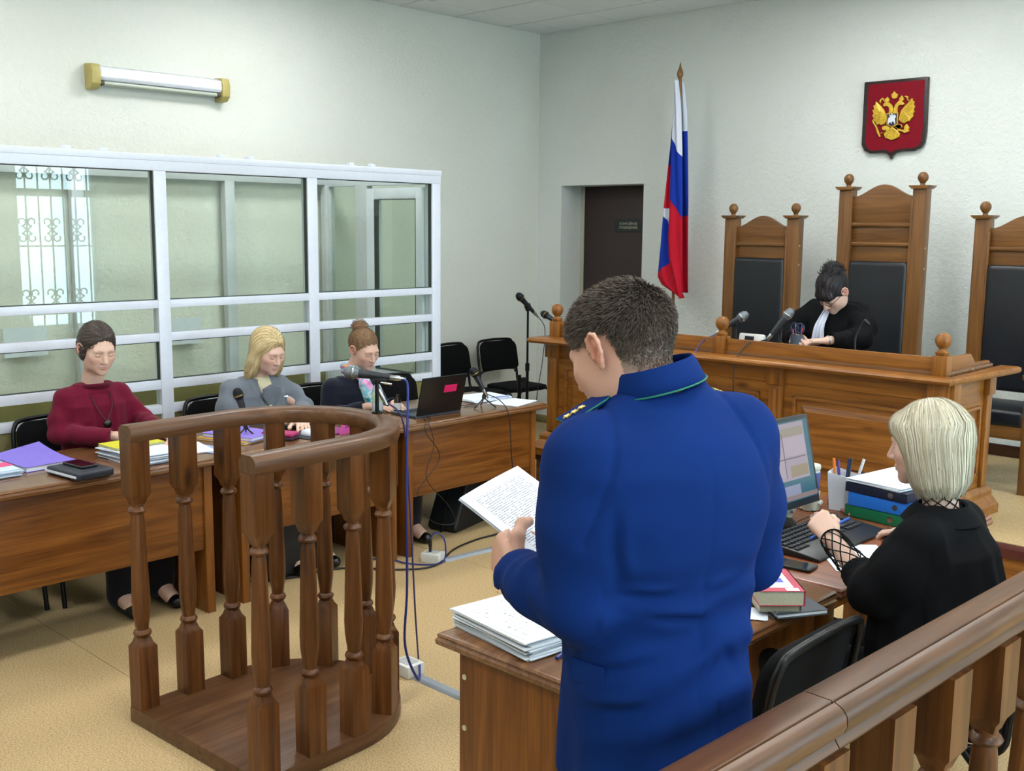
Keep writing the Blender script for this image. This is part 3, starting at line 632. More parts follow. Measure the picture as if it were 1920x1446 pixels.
# ================================================================== defence tables
def desk(name, x0, x1, y0, y1, label, mats, top=None, ovh=.05, mod='front', zb=.33, zt=.75, cat='table', grp=None):
    cx, cy = (x0+x1)/2, (y0+y1)/2; t = empty(name, (cx, cy, 0), 0, label, cat, grp)
    hx, hy = (x1-x0)/2, (y1-y0)/2
    pr = [(-.012, 0), (0, .006), (.002, .018), (-.004, .026), (-.001, .032), (-.008, .038), (-.018, .040)]
    tm = MB(); path = [(-hx, -hy, zt-.04), (hx, -hy, zt-.04), (hx, hy, zt-.04), (-hx, hy, zt-.04)]
    rings = []
    for o, z in pr: rings.append([(-hx-o, -hy-o, zt-.04+z), (hx+o, -hy-o, zt-.04+z), (hx+o, hy+o, zt-.04+z), (-hx-o, hy+o, zt-.04+z)])
    vs = [p for r_ in rings for p in r_]; fs = [(i*4+j, i*4+(j+1)%4, (i+1)*4+(j+1)%4, (i+1)*4+j) for i in range(len(rings)-1) for j in range(4)]
    fs += [(3,2,1,0), tuple(len(vs)-4+j for j in range(4))]
    tm.add(vs, fs); tm.build('table_top', top or W_TTOP[1], t, bevel=.0015, smooth=30)
    for s in (-1, 1): MB().box(-hx+.06, hx-.055, s*(hy-ovh)-.021, s*(hy-ovh)+.021, 0, zt-.04).build('leg_panel', mats[2], t, bevel=.003)
    if mod == 'front': MB().box(hx-.085, hx-.065, -hy+ovh+.02, hy-ovh-.02, zb, zt-.04).build('modesty_panel', mats[1], t, bevel=.002)
    elif mod == 'rear': MB().box(-hx+.065, -hx+.085, -hy+ovh+.02, hy-ovh-.02, zb, zt-.04).build('modesty_panel', mats[1], t, bevel=.002)
    return t
desk('defence_table', -4.93, -4.285, 1.30, 2.632, 'brown wooden table with a modesty panel in front of the woman in red', W_TABLE, ovh=.13, zb=.31)
desk('defence_table', -4.93, -4.285, 2.640, 3.655, 'brown wooden table behind the witness stand in front of the woman in grey', W_TABLE, ovh=.05)
desk('defence_table', -4.93, -4.285, 3.662, 4.765, 'brown wooden table carrying the black laptop near the judges bench', W_TABLE, ovh=.06)
# prosecutor's desk and clerk's desk
d1 = desk('prosecutor_desk', -2.0, -1.41, 1.80, 2.862, 'dark wooden desk with screw caps in front of the standing prosecutor', W_TABLE, top=W_TTOP[1], ovh=.05, mod='rear', zb=.3)
for zz in (.64, .50, .34):
    MB().lathe([(.0075, 0), (.0075, .003), (.002, .003)], (-.215, -.5015, zz), 10, axis=(0, -1, 0)).build('screw_cap', M_SCREW, d1)
d2 = desk('clerk_desk', -2.0, -1.402, 2.868, 4.06, 'reddish lacquered desk with computer in front of the blond clerk', W_TABLE, top=W_RED[0], ovh=.05, mod='rear', zb=.3)
# ================================================================== witness stand
def baluster_parts(mb, x, y, z0, z1, rz=0, s=.0365):
    H = z1-z0; lb = .235*H; ub = .808*H
    def sq(za, zb, hs, cut):
        o = []
        for z, k in ((za, 1), (zb, 1)):
            pass
        return o
    M = Matrix.Translation((x, y, z0)) @ Matrix.Rotation(rz, 4, 'Z')
    def block(za, zb, h, c0, c1):
        # square block with chamfered necking ends c0 (below) and c1 (above)
        rings = []
        if c0: rings += [(za-c0, h*.55), (za-c0*.45, h*.72)]
        rings += [(za, h), (zb, h)]
        if c1: rings += [(zb+c1*.45, h*.72), (zb+c1, h*.55)]
        vs = []; fs = []
        for z, q in rings:
            vs += [M @ Vector(p) for p in ((-q, -q, z), (q, -q, z), (q, q, z), (-q, q, z))]
        for i in range(len(rings)-1):
            for j in range(4): fs.append((i*4+j, i*4+(j+1)%4, (i+1)*4+(j+1)%4, (i+1)*4+j))
        fs += [(3,2,1,0), tuple(len(vs)-4+j for j in range(4))]
        mb.add(vs, fs)
    block(0, lb, s, 0, .035); block(ub, H, s, .04, 0)
    h = s
    prof = [(.60*h, lb+.02), (.62*h, lb+.034), (.80*h, lb+.040), (.90*h, lb+.049), (.80*h, lb+.058), (.62*h, lb+.063), (.66*h, lb+.075), (.86*h, lb+.13), (.90*h, lb+.17), (.84*h, lb+.24), (.66*h, ub-.10), (.58*h, ub-.075), (.78*h, ub-.070), (.88*h, ub-.062), (.78*h, ub-.054), (.60*h, ub-.048), (.58*h, ub-.02)]
    o = len(mb.v); mb.lathe(prof, (0, 0, 0), 16)
    mb.v[o:] = [tuple(M @ Vector(p)) for p in mb.v[o:]]
SX, SYc, SR, SY0 = -3.182, 2.15, .360, 1.765
t = empty('witness_stand', (SX, SYc, 0), .05, 'curved dark wood witness stand with turned balusters on a low platform', 'witness stand')
def upath(r, z, n=22, y0=None):
    y0 = SY0 if y0 is None else y0
    P = [(-r, y0-SYc, z)] + [(-r, (y0-SYc)*(1-k/4), z) for k in range(1, 4)]
    P += [(-r*cos(PI*k/n), r*sin(PI*k/n), z) for k in range(n+1)]
    P += [(r, (y0-SYc)*k/4, z) for k in range(1, 5)]; return P
out = [(p[0], p[1]) for p in upath(.400, 0, 26, SY0-.04)]
base = MB().prism(out[::-1], 0, .058, 'xy').build('platform', W_SRAIL[1], t, bevel=.006, smooth=40)
prl = [(-.038, 0), (.038, 0), (.0425, .012), (.0425, .038), (.039, .046), (.034, .050), (.022, .058), (-.022, .058), (-.034, .050), (-.039, .046), (-.0425, .038), (-.0425, .012)]
MB().sweep(prl, upath(SR, 1.045, 34, SY0-.035)).build('handrail', W_SRAIL[1], t, smooth=45)
L = .385; arc = PI*SR; tot = 2*L+arc; NB = 11
for k in range(NB):
    d = tot*k/(NB-1)
    if d < L: x, y, a = -SR, -L+d, 0
    elif d > L+arc: x, y, a = SR, -(d-L-arc), 0
    else: th = (d-L)/SR; x, y, a = -SR*cos(th), SR*sin(th), -(th)
    mb = MB(); baluster_parts(mb, 0, 0, 0, .987)
    mb.build('baluster', W_STAND[2], t, smooth=35, bevel=.0, loc=(x, y, .058), rz=a)
M_STENCIL = plain('white_stencil_paint', '#c9c6c0', .6)
text('inventory_number', '10106020', .0135, M_STENCIL, t, Matrix.Translation((-SR+.004, -L-.0352, 1.028)) @ Matrix.Rotation(PI/2, 4, 'X'), .0002)
text('inventory_number', '21', .0135, M_STENCIL, t, Matrix.Translation((-SR+.018, -L-.0352, 1.013)) @ Matrix.Rotation(PI/2, 4, 'X'), .0002)
# ================================================================== barrier rail in the foreground
t = empty('barrier_rail', (-.79, 2.0, 0), -.0345, 'brown wooden barrier rail with balusters in the right foreground', 'barrier')
pb = [(-.030, -.085), (.030, -.085), (.034, -.078), (.028, -.070), (.022, -.060), (.040, -.050), (.046, -.035), (.044, -.018), (.036, -.008), (.026, -.003), (.0205, -.001), (.0175, -.007), (.0145, 0), (-.034, 0), (-.044, -.006), (-.046, -.02), (-.040, -.05), (-.022, -.06), (-.028, -.07), (-.034, -.078)]
for a, b in ((-1.3, -.4015), (-.3985, 2.5)): MB().sweep(pb, [(0, a, 1.02), (0, b, 1.02)]).build('handrail', W_SRAIL[1], t, smooth=35)
for k in range(14):
    y = -1.2+.245*k+.045
    mb = MB(); baluster_parts(mb, 0, 0, 0, .935-.06, 0, .042); mb.build('baluster', W_STAND[2], t, smooth=35, loc=(0, y, .06))
MB().box(-.05, .05, -1.3, 2.5, 0, .06).build('bottom_rail', W_SRAIL[1], t, bevel=.006)
# ================================================================== stackable black chairs
def iso_mesh():
    P = {}
    def rbox(w, h, r, n=5):
        pts = []
        for cx, cy, a0 in ((w-r, h-r, 0), (-w+r, h-r, PI/2), (-w+.03, -h+.03, PI), (w-.03, -h+.03, 1.5*PI)):
            rr = r if cy > 0 else .03
            for k in range(n+1): a = a0+PI/2*k/n; pts.append((cx+rr*cos(a), cy+rr*sin(a)))
        return pts
    # backrest pad leaning back, seat pad, tubes
    b = MB(); b.prism(rbox(.205, .125, .07), -.016, .016, 'xz')
    b.v = [(x, y - .05*(x/.2)**2*-1*.35 - .012*0, z) for x, y, z in b.v]
    M = Matrix.Translation((0, -.225, .70)) @ Matrix.Rotation(math.radians(11), 4, 'X')
    b.v = [tuple(M @ Vector(p)) for p in b.v]; P['backrest'] = (b.mesh('backrest', bevel=.008, smooth=50), M_BLACKF)
    s = MB(); pts = []
    for k in range(28):
        a = 2*PI*k/28; ca, sa = cos(a), sin(a)
        pts.append((.215*abs(ca)**.45*(1 if ca > 0 else -1), .02+.205*abs(sa)**.45*(1 if sa > 0 else -1)))
    s.prism(pts, .435, .472, 'xy'); P['seat'] = (s.mesh('seat', bevel=.014, smooth=50), M_BLACKF)
    for sd, nm in ((-1, 'side_frame'), (1, 'side_frame.right')):
        f = MB(); x = sd*.235
        f.tube(bez([(x*.98, .24, .0), (x*.97, .20, .30), (x*.95, .18, .42), (x*.93, .10, .432), (x*.93, -.12, .43), (x*.95, -.20, .46), (x*.92, -.215, .56), (x*.90, -.245, .74), (x*.84, -.258, .80), (x*.68, -.263, .828), (0, -.266, .836)], 5), .0115, 8)
        P[nm] = (f.mesh('side_frame', smooth=60), M_BLACKM)
        r = MB(); r.tube(bez([(x*1.0, -.30, 0), (x*.98, -.22, .28), (x*.95, -.10, .425)], 6), .0115, 8); P['leg' if sd < 0 else 'leg.right'] = (r.mesh('leg', smooth=60), M_BLACKM)
    c = MB(); c.tube([(-.215, .10, .428), (.215, .10, .428)], .009, 6); P['stretcher'] = (c.mesh('stretcher', smooth=60), M_BLACKM)
    c = MB(); c.tube(bez([(-.205, -.222, .545), (-.17, -.205, .575), (0, -.20, .583), (.17, -.205, .575), (.205, -.222, .545)], 5), .009, 6); P['back_bar'] = (c.mesh('back_bar', smooth=60), M_BLACKM)
    return P
ISO = iso_mesh()
def iso_chair(x, y, rz, label):
    t = empty('stacking_chair', (x, y, 0), rz, label, 'chair', 'black stacking chairs')
    for k, (me, mt) in ISO.items(): put(k.split('.')[0], me, mt, t)
    return t
E_ = -PI/2
iso_chair(-6.26, 6.04, E_+.12, 'black fabric stacking chair against the left wall, nearer the glass dock')
iso_chair(-6.27, 6.56, E_-.05, 'black fabric stacking chair against the left wall, beside the floor microphone stand')
iso_chair(-5.13, 2.26, E_+.05, 'black stacking chair the woman in red sits on')
iso_chair(-5.13, 1.72, E_+.1, 'black stacking chair partly cut off by the left edge of the picture')
iso_chair(-5.13, 3.18, E_, 'black stacking chair the woman in grey sits on')
iso_chair(-5.13, 3.80, E_, 'black stacking chair the woman with the scarf sits on')
iso_chair(-5.14, 4.42, E_-.05, 'empty black stacking chair behind the laptop table')
iso_chair(-1.43, 2.31, PI/2, 'empty black stacking chair pushed under the prosecutor desk')
iso_chair(-1.10, 3.02, PI/2, 'black stacking chair the blond clerk sits on')
# ================================================================== microphones
def mic_body(mb_par, p0, p1, silver=True, s=1.0):
    """handheld microphone from grille centre p0 to tail p1"""
    p0, p1 = Vector(p0), Vector(p1); ax = (p1-p0); L = ax.length; ax = ax/L
    g = MB(); g.lathe([(.003, -.026*s), (.014*s, -.023*s), (.022*s, -.012*s), (.025*s, 0), (.0245*s, .008*s), (.0265*s, .010*s), (.0265*s, .015*s), (.0245*s, .017*s), (.022*s, .026*s), (.018*s, .034*s)], tuple(p0), 16, axis=tuple(ax)); 
    gm = g.build('grille', M_GRILLE if silver else plain('dark_mic_grille', '#191a1d', .4, metal=.6, noise=.4, nscale=900, bstr=.8, bscale=1400), mb_par, smooth=50)
    r = MB(); r.lathe([(.0268*s, .0095*s), (.0275*s, .0125*s), (.0268*s, .0155*s)], tuple(p0), 16, axis=tuple(ax)); r.build('grille_ring', M_CHROME if silver else plain('brass_ring', '#8f7d4a', .3, metal=.8), mb_par, smooth=50)
    b = MB(); b.lathe([(.0185*s, .032*s), (.0175*s, .05*s), (.0125*s, L-.03*s), (.0115*s, L-.02*s)], tuple(p0), 14, axis=tuple(ax)); b.build('handle', plain('mic_handle_grey', '#22252b', .38), mb_par, smooth=50)
    c = MB(); c.lathe([(.0105*s, L-.02*s), (.0105*s, L+.012*s), (.007*s, L+.018*s), (.006*s, L+.04*s)], tuple(p0), 12, axis=tuple(ax)); c.build('connector', M_CHROME, mb_par, smooth=50)
    return ax
M_BLUECORD = plain('blue_cable', '#22307f', .45); M_BLACKCORD = plain('black_cable', '#111114', .5)
def cord(name, pts, r, mat, label, n=8, cat='cable', parent=None):
    base = Vector(pts[0]); o = MB().tube([p-base for p in bez(pts, n)], r, 6).build(name, mat, parent, smooth=60, loc=base)
    if parent is None: tag(o, label, cat)
    return o
# microphone on the witness stand
b0 = Vector((-3.118, 2.512, 1.103)); t = empty('microphone', b0, 0, 'silver-headed microphone clipped to a short pole on the witness stand rail', 'microphone')
mic_body(t, Vector((-3.222, 2.468, 1.252))-b0, Vector((-3.098, 2.585, 1.232))-b0, True, 1.0)
MB().lathe([(.022, 0), (.022, .006), (.008, .012), (.0075, .115)], (0, 0, 0), 12).build('pole', M_BLACKM, t, smooth=40)
MB().obox((-.02, .03, .118), (.026, .05, .022), -.75, 0, 0).build('clip', M_BLACKP, t, bevel=.004)
q = MB(); q.tube([(-.008, .025, .112), (.03, .048, .108)], .004, 6); q.build('clip_arm', M_CHROME, t)
t2 = empty('audio_connector', (-3.10, 2.545, 1.103+.03), 0, 'silver cable connector hanging from the witness stand microphone pole', 'connector')
MB().lathe([(.006, 0), (.007, .02), (.009, .03), (.009, .075), (.006, .08)], (0, 0, 0), 12, axis=(-.45, -.25, .86)).build('plug', M_CHROME, t2, smooth=40)
cord('blue_cable', [(-3.079, 2.60, 1.228), (-3.060, 2.612, 1.21), (-3.045, 2.60, 1.10), (-3.025, 2.575, .85), (-2.995, 2.55, .45), (-2.985, 2.53, .22), (-2.99, 2.60, .06), (-3.12, 2.72, .045)], .0052, M_BLUECORD, 'blue cable falling from the witness stand microphone to the white floor box')
cord('violet_cable', [(-3.098, 2.548, 1.14), (-3.07, 2.60, 1.06), (-3.06, 2.62, .75), (-3.10, 2.68, .3), (-3.15, 2.74, .055)], .0035, plain('violet_cable', '#3c3566', .45), 'thin violet cable hanging beside the thicker blue cable on the witness stand')
# microphone of the woman in grey
def table_mic(loc, head, label, silver=False, rz=0):
    t = empty('table_microphone', loc, rz, label, 'microphone', 'black microphones on small tripods')
    h = Vector(head); foot = Vector((0, 0, .055))
    mic_body(t, h, h*.12 + Vector((.02, 0, .075))*.88, silver)
    MB().lathe([(.012, 0), (.012, .02), (.006, .03), (.006, .05)], (0, 0, .05), 12).build('swivel', M_BLACKP, t, smooth=40)
    for k in range(3):
        a = 2*PI*k/3+.5; l = MB(); l.tube([(0, 0, .058), (.05*cos(a), .05*sin(a), .02), (.075*cos(a), .075*sin(a), .004)], [.004, .004, .005], 6); l.build('tripod_leg', M_BLACKM, t, smooth=40)
    return t
table_mic((-4.42, 4.36, .751), (-.025, -.06, .215), 'black table microphone on a small tripod beside the laptop')
table_mic((-4.55, 2.84, .751), (.0, -.04, .235), 'black table microphone in front of the woman in grey')
cord('black_cable', [(-4.40, 4.37, .83), (-4.33, 4.40, .80), (-4.275, 4.42, .72), (-4.27, 4.44, .5), (-4.262, 4.46, .25), (-4.25, 4.46, .02), (-4.22, 4.40, .008)], .003, M_BLACKCORD, 'thin black cable of the laptop table microphone hanging in front of the table')
cord('power_cable', [(-4.40, 3.90, .756), (-4.33, 3.86, .757), (-4.275, 3.80, .75), (-4.268, 3.83, .62), (-4.262, 3.77, .45), (-4.262, 3.93, .27), (-4.262, 3.98, .16), (-4.268, 3.85, .18), (-4.27, 3.76, .25)], .0024, M_BLACKCORD, 'thin loop of black cord at the left end of the laptop table')
cord('power_cable', [(-4.36, 3.84, .756), (-4.29, 3.79, .757), (-4.272, 3.775, .70), (-4.266, 3.87, .55), (-4.266, 3.72, .40), (-4.266, 3.71, .36)], .0024, M_BLACKCORD, 'second thin black cord crossing the first at the laptop table')
# floor stand near the corner
t = empty('microphone_stand', (-5.50, 5.885, 0), 0, 'black floor microphone stand with a black microphone in front of the wall chairs', 'microphone stand')
mic_body(t, (-.0, -.095, 1.290), (0, .075, 1.155), False, 1.15)
MB().lathe([(.012, .05), (.012, .72), (.017, .725), (.017, .78), (.0085, .785), (.0085, 1.19)], (0, 0, 0), 12).build('pole', M_BLACKM, t, smooth=40)
MB().obox((0, .0, 1.205), (.03, .045, .05), 0, .5).build('clip', M_BLACKP, t, bevel=.006)
MB().obox((0, -.05, .66), (.03, .07, .035)).build('clutch', M_BLACKP, t, bevel=.006); MB().cyl((0, -.085, .30), (0, -.085, .70), .014, n=10).build('folded_boom', M_BLACKM, t, smooth=40)
for k in range(3):
    a = 2*PI*k/3+.3; MB().tube([(0, 0, .12), (.28*cos(a), .28*sin(a), .012)], .009, 8).build('stand_leg', M_BLACKM, t, smooth=40)
cord('black_cable', [(-5.49, 5.985, 1.13), (-5.44, 6.01, 1.04), (-5.45, 6.0, .80), (-5.46, 5.95, .50), (-5.45, 5.9, .02)], .003, M_BLACKCORD, 'thin black cable dangling from the floor stand microphone')
# microphones on the judges' bench
def bench_mic(p0, p1, foot, label, cab=None):
    f = Vector(foot); t = empty('bench_microphone', f, 0, label, 'microphone', 'microphones on the judges bench')
    p0, p1 = Vector(p0), Vector(p1); mic_body(t, p0-f, p1-f, True, 1.12); mid = (p0*.45+p1*.55)-f
    MB().lathe([(.055, 0), (.055, .01), (.010, .016), (.007, .022), (.007, mid.z-.012)], (0, 0, 0), 16).build('stand', M_BLACKM, t, smooth=40)
    MB().obox((mid.x*.5, mid.y*.5, mid.z-.008), (.03, .03, .035)).build('clip', M_BLACKP, t, bevel=.005)
    q = MB(); q.tube([(0, 0, mid.z-.015), tuple(mid)], .006, 6); q.build('clip_arm', M_BLACKP, t)
    return t
bench_mic((-3.347, 5.42, 1.302), (-3.444, 5.36, 1.225), (-3.385, 5.40, 1.111), 'silver-headed microphone on the judges bench in front of the left chair')
bench_mic((-3.055, 5.42, 1.336), (-3.142, 5.36, 1.195), (-3.09, 5.40, 1.111), 'silver-headed microphone on the judges bench beside the pen holder')
cord('violet_cable', [(-3.45, 5.35, 1.215), (-3.475, 5.31, 1.185), (-3.50, 5.255, 1.165), (-3.515, 5.19, 1.10), (-3.50, 5.14, 1.04), (-3.50, 5.135, .8), (-3.5, 5.13, .5)], .0045, plain('violet_cable', '#3c3566', .45), 'violet cable hanging over the front of the judges bench')
cord('black_cable', [(-3.148, 5.35, 1.185), (-3.17, 5.30, 1.172), (-3.20, 5.245, 1.165), (-3.235, 5.20, 1.10), (-3.225, 5.14, 1.05), (-3.215, 5.135, .8), (-3.2, 5.13, .5)], .004, M_BLACKCORD, 'black cable hanging over the front of the judges bench')
t = empty('black_microphone', (-4.78, 5.42, 1.111), 0, 'small black microphone lying at the left end of the judges bench', 'microphone')
mic_body(t, (-.165, -.02, .105), (-.03, .0, .04), False, 1.0); MB().lathe([(.04, 0), (.04, .008), (.008, .010), (.006, .04)], (.0, 0, 0), 12).build('stand', M_BLACKM, t, smooth=40)
t.location.x += .05
t = empty('gooseneck_microphone', (-2.665, 5.46, 1.111), 0, 'thin gooseneck microphone curving up beside the judge', 'microphone')
MB().tube(bez([(0, 0, 0), (-.008, 0, .09), (.0, 0, .13), (.03, 0, .195), (.042, 0, .212)], 6), .0055, 8).build('gooseneck', plain('dark_grey_metal', '#23262b', .4), t, smooth=60)
MB().lathe([(.006, 0), (.009, .006), (.009, .035), (.004, .04)], (.040, 0, .214), 10, axis=(.7, 0, -.7)).build('capsule', M_BLACKP, t, smooth=50); MB().lathe([(.05, 0), (.05, .012), (.01, .02)], (0, 0, 0), 16).build('base', M_BLACKP, t, smooth=40)
# ================================================================== things on the judges' bench
t = empty('white_device', (-3.295, 5.43, 1.111), 0, 'white slab-shaped device with a dark display on the judges bench', 'device')
MB().obox((0, 0, .045), (.165, .03, .088), 0, -.22).build('case', M_WHITEP, t, bevel=.012, seg=3); MB().obox((-.005, -.0190, .062), (.06, .002, .028), 0, -.22).build('display', plain('dark_display', '#20242c', .2), t)
t = empty('pen_holder', (-3.045, 5.50, 1.111), 0, 'clear pen holder full of scissors and pens beside the judge', 'pen holder')
MB().lathe([(.035, 0), (.037, .10), (.034, .10), (.033, .006)], (0, 0, 0), 16).build('cup', plain('smoky_plastic', '#4c5560', .2), t, smooth=40)
for k, (a, c, l) in enumerate(((0, '#e2541f', .14), (1.2, '#2a3c9c', .15), (2.3, '#b9bfc8', .16), (3.4, '#20357a', .14), (4.4, '#d0452a', .13))):
    MB().tube([(.01*cos(a), .01*sin(a), .01), (.035*cos(a), .03*sin(a), l)], .0042, 8).build('pen', plain('pen_'+c, c, .35), t, smooth=50)
for sd in (-1, 1): 
    q = MB(); q.tube([(sd*.018+.024*cos(2*PI*k/12), .0, .135+.028*sin(2*PI*k/12)) for k in range(12)], .005, 6, closed=True); q.build('scissor_handle', plain('scissors_blue', '#27314f', .35), t, smooth=60)
def sheet_stack(name, x, y, z, w, d, h, rz, mat, label, cat='papers', n=1, jit=.004, grp=None, curl=0):
    t = empty(name, (x, y, z), rz, label, cat, grp)
    for k in range(n):
        dz = h/n; m = MB().box(-w/2, w/2, -d/2, d/2, 0, dz*.96); o = m.build('sheet' if h/n < .004 else 'bundle', mat, t, loc=(rnd.uniform(-jit, jit), rnd.uniform(-jit, jit), k*dz), rz=rnd.uniform(-jit*5, jit*5))
    return t
sheet_stack('case_papers', -3.10, 5.55, 1.111, .21, .297, .004, .1, M_PAPER, 'white papers the judge is writing on', 'papers', 2)
# ================================================================== things on the defence tables
TZ = .751
def folder(name, x, y, z, w, d, h, rz, col, label, cat='folder', curl=.0):
    t = empty(name, (x, y, z), rz, label, cat)
    MB().box(-w/2+.004, w/2-.004, -d/2+.004, d/2-.004, .002, h-.002).build('pages', M_PAPER, t)
    mt = plain('card_'+col, col, .55)
    MB().box(-w/2, w/2, -d/2, d/2, 0, .0018).build('back_cover', mt, t)
    n = 10; m = MB(); vs = []; fs = []
    for i in range(n+1):
        for j in (0, 1):
            u = i/n; vs.append((-w/2+w*u, -d/2+d*j, h-.0015+curl*(1-u)**2*(j)+curl*.3*(1-u)**2))
    vs += [(a, b, c+.0016) for a, b, c in vs]; o = (n+1)*2
    for i in range(n):
        a = i*2; fs += [(a, a+1, a+3, a+2), (o+a, o+a+2, o+a+3, o+a+1), (a, a+2, o+a+2, o+a), (a+1, o+a+1, o+a+3, a+3)]
    fs += [(0, o, o+1, 1), (n*2, n*2+1, o+n*2+1, o+n*2)]
    m.add(vs, fs); m.build('front_cover', mt, t)
    return t
folder('purple_folder', -4.72, 1.87, TZ, .31, .225, .022, .1, '#7a68c8', 'open purple card folder on the table beside the blue notebook', curl=.03)
t = sheet_stack('paper_pile', -4.66, 1.63, TZ, .30, .21, .030, .05, plain('pale_blue_paper', '#c3d4e8', .75), 'pale blue pile of papers at the far left of the table', 'papers', 6, .008)
MB().box(-.02, .06, .02, .11, .030, .0315).build('pink_marker', plain('pink_card', '#d8497d', .6), t)
t = empty('notebook', (-4.36, 1.925, TZ), .12, 'thick dark blue leather notebook near the table edge', 'notebook'); 
MB().box(-.13, .11, -.085, .085, 0, .034).build('cover', plain('navy_leatherette', '#151b2b', .45, bstr=.2), t, bevel=.012, seg=3); MB().box(-.135, .10, -.0875, .08, .012, .022).build('pages', M_PAPER, t)
def phone(x, y, z, rz, label, dark='#0a0b0e'):
    t = empty('smartphone', (x, y, z), rz, label, 'smartphone', 'black smartphones')
    MB().box(-.076, .076, -.037, .037, 0, .010).build('case', M_BLACKP, t, bevel=.0045, seg=3); MB().box(-.071, .071, -.033, .033, .0096, .0104).build('screen', plain('phone_glass', dark, .06), t); return t
phone(-4.395, 1.935, TZ+.034, .10, 'black smartphone lying on the dark blue notebook')
t = sheet_stack('case_file', -4.50, 2.27, TZ, .34, .235, .045, .06, plain('case_paper', '#d3dcea', .75), 'untidy pile of white case papers in front of the woman in red', 'papers', 14, .014)
folder('yellow_folder', -4.60, 2.27, TZ+.046, .17, .24, .010, .05, '#c9c32c', 'yellow folder lying on the untidy pile of papers')
sheet_stack('loose_sheets', -4.52, 2.50, TZ, .25, .19, .006, -.15, M_PAPER, 'loose white sheets beside the untidy pile of case papers', 'papers', 3, .012)
sheet_stack('plastic_sleeve', -4.44, 2.585, TZ, .23, .12, .004, .25, plain('blue_sleeve', '#8fa0c8', .3), 'pale blue plastic sleeve at the right end of the left table', 'sleeve', 1)
folder('purple_folder', -4.60, 2.84, TZ+.012, .30, .215, .016, .35, '#8a76d2', 'purple folder in front of the woman in grey', curl=.01)
folder('yellow_folder', -4.60, 2.80, TZ, .30, .20, .011, .33, '#c79a22', 'yellow-edged folder under the purple folder of the woman in grey')
t = empty('glasses_case', (-4.44, 2.965, TZ), .5, 'magenta zipped pouch with a dark lower half', 'pouch'); MB().box(-.085, .085, -.04, .04, 0, .018).build('lower_half', plain('dark_plum', '#2d1324', .6), t, bevel=.008, seg=3); MB().box(-.085, .085, -.04, .04, .018, .038).build('upper_half', plain('magenta_fabric', '#a52a63', .6), t, bevel=.010, seg=3)
tag(MB().box(-.11, .11, -.10, .10, 0, .004).build('mouse_pad', plain('dark_grey_pad', '#2d3038', .8), None, bevel=.002, loc=(-4.44, 3.13, TZ), rz=.2), 'dark grey mouse pad under the white mouse', 'mouse pad')
def mouse(x, y, z, rz, col, label):
    t = empty('computer_mouse', (x, y, z), rz, label, 'mouse'); m = MB(); m.sphere((0, 0, .004), 1, 20, 10, (.055, .031, .030)); m.v = [(a, b, max(0, c)) for a, b, c in m.v]; m.build('shell', plain('mouse_'+col, col, .3), t, smooth=70)
    MB().obox((.03, 0, .028), (.016, .005, .008), 0, 0, .35).build('wheel', plain('wheel_grey', '#55585e', .5), t, bevel=.002); return t
mouse(-4.40, 3.115, TZ+.004, .3, '#d8dde6', 'white computer mouse under the hand of the woman in grey')
t = empty('pink_note', (-4.33, 3.30, TZ), .15, 'bright pink note card standing on the table beside the mouse', 'note card'); MB().obox((0, 0, .035), (.004, .10, .075), 0, 0, .35).build('card', plain('pink_paper', '#e05fb4', .6), t); 
text('note_writing', 'Копия', .018, plain('ink', '#3a1c34', .6), t, Matrix.Translation((.006, 0, .036)) @ Matrix.Rotation(.35, 4, 'Y') @ Matrix.Rotation(PI/2, 4, 'Z') @ Matrix.Rotation(PI/2, 4, 'X'), .0002)
sheet_stack('plum_sheet', -4.45, 3.28, TZ, .2, .14, .006, .2, plain('plum_card', '#8a2a70', .5), 'plum coloured card on the table beside the mouse pad', 'card', 1)
t = empty('keyboard', (-4.66, 3.28, TZ), 0, 'dark keyboard in front of the woman in grey', 'keyboard'); MB().box(-.06, .06, -.15, .15, 0, .02).build('case', M_BLACKP, t, bevel=.005)
# laptop
t = empty('laptop', (-4.49, 4.0, TZ), 0, 'black open laptop with a pink sticker on its lid', 'laptop')
MB().box(-.13, .085, -.18, .16, 0, .014).build('base', plain('laptop_grey', '#3c4450', .4), t, bevel=.004)
kb = MB()
for i in range(5):
    for j in range(12): kb.box(-.04+.018*i-.06, -.04+.018*i-.045, -.16+.026*j, -.16+.026*j+.021, .0141, .0155)
k_ = kb.build('keys', M_BLACKP, t); k_['kind'] = 'stuff'
M_ = Matrix.Translation((.085, -.01, .012)) @ Matrix.Rotation(math.radians(14), 4, 'Y')
ld = MB().box(-.006, .004, -.165, .165, 0, .222); ld.v = [tuple(M_ @ Vector(p)) for p in ld.v]; L_ = ld.build('lid', plain('laptop_lid_black', '#08080a', .35), t, bevel=.003)
st = MB().box(.0042, .0048, .005, .10, .125, .168); st.v = [tuple(M_ @ Vector(p)) for p in st.v]; st.build('sticker', plain('pink_sticker', '#c8125a', .5), L_)
sc_ = MB().box(-.0066, -.006, -.155, .155, .015, .212); sc_.v = [tuple(M_ @ Vector(p)) for p in sc_.v]; sc_.build('screen', plain('laptop_screen', '#2a3140', .15), L_)
t = empty('water_bottle', (-4.70, 3.79, TZ), 0, 'clear plastic water bottle beside the woman with the scarf', 'bottle')
MB().lathe([(.028, 0), (.031, .01), (.031, .06), (.028, .065), (.031, .07), (.031, .12), (.022, .15), (.013, .165), (.013, .178)], (0, 0, 0), 18).build('body', plain('pet_plastic', '#aab6bd', .08), t, smooth=50)
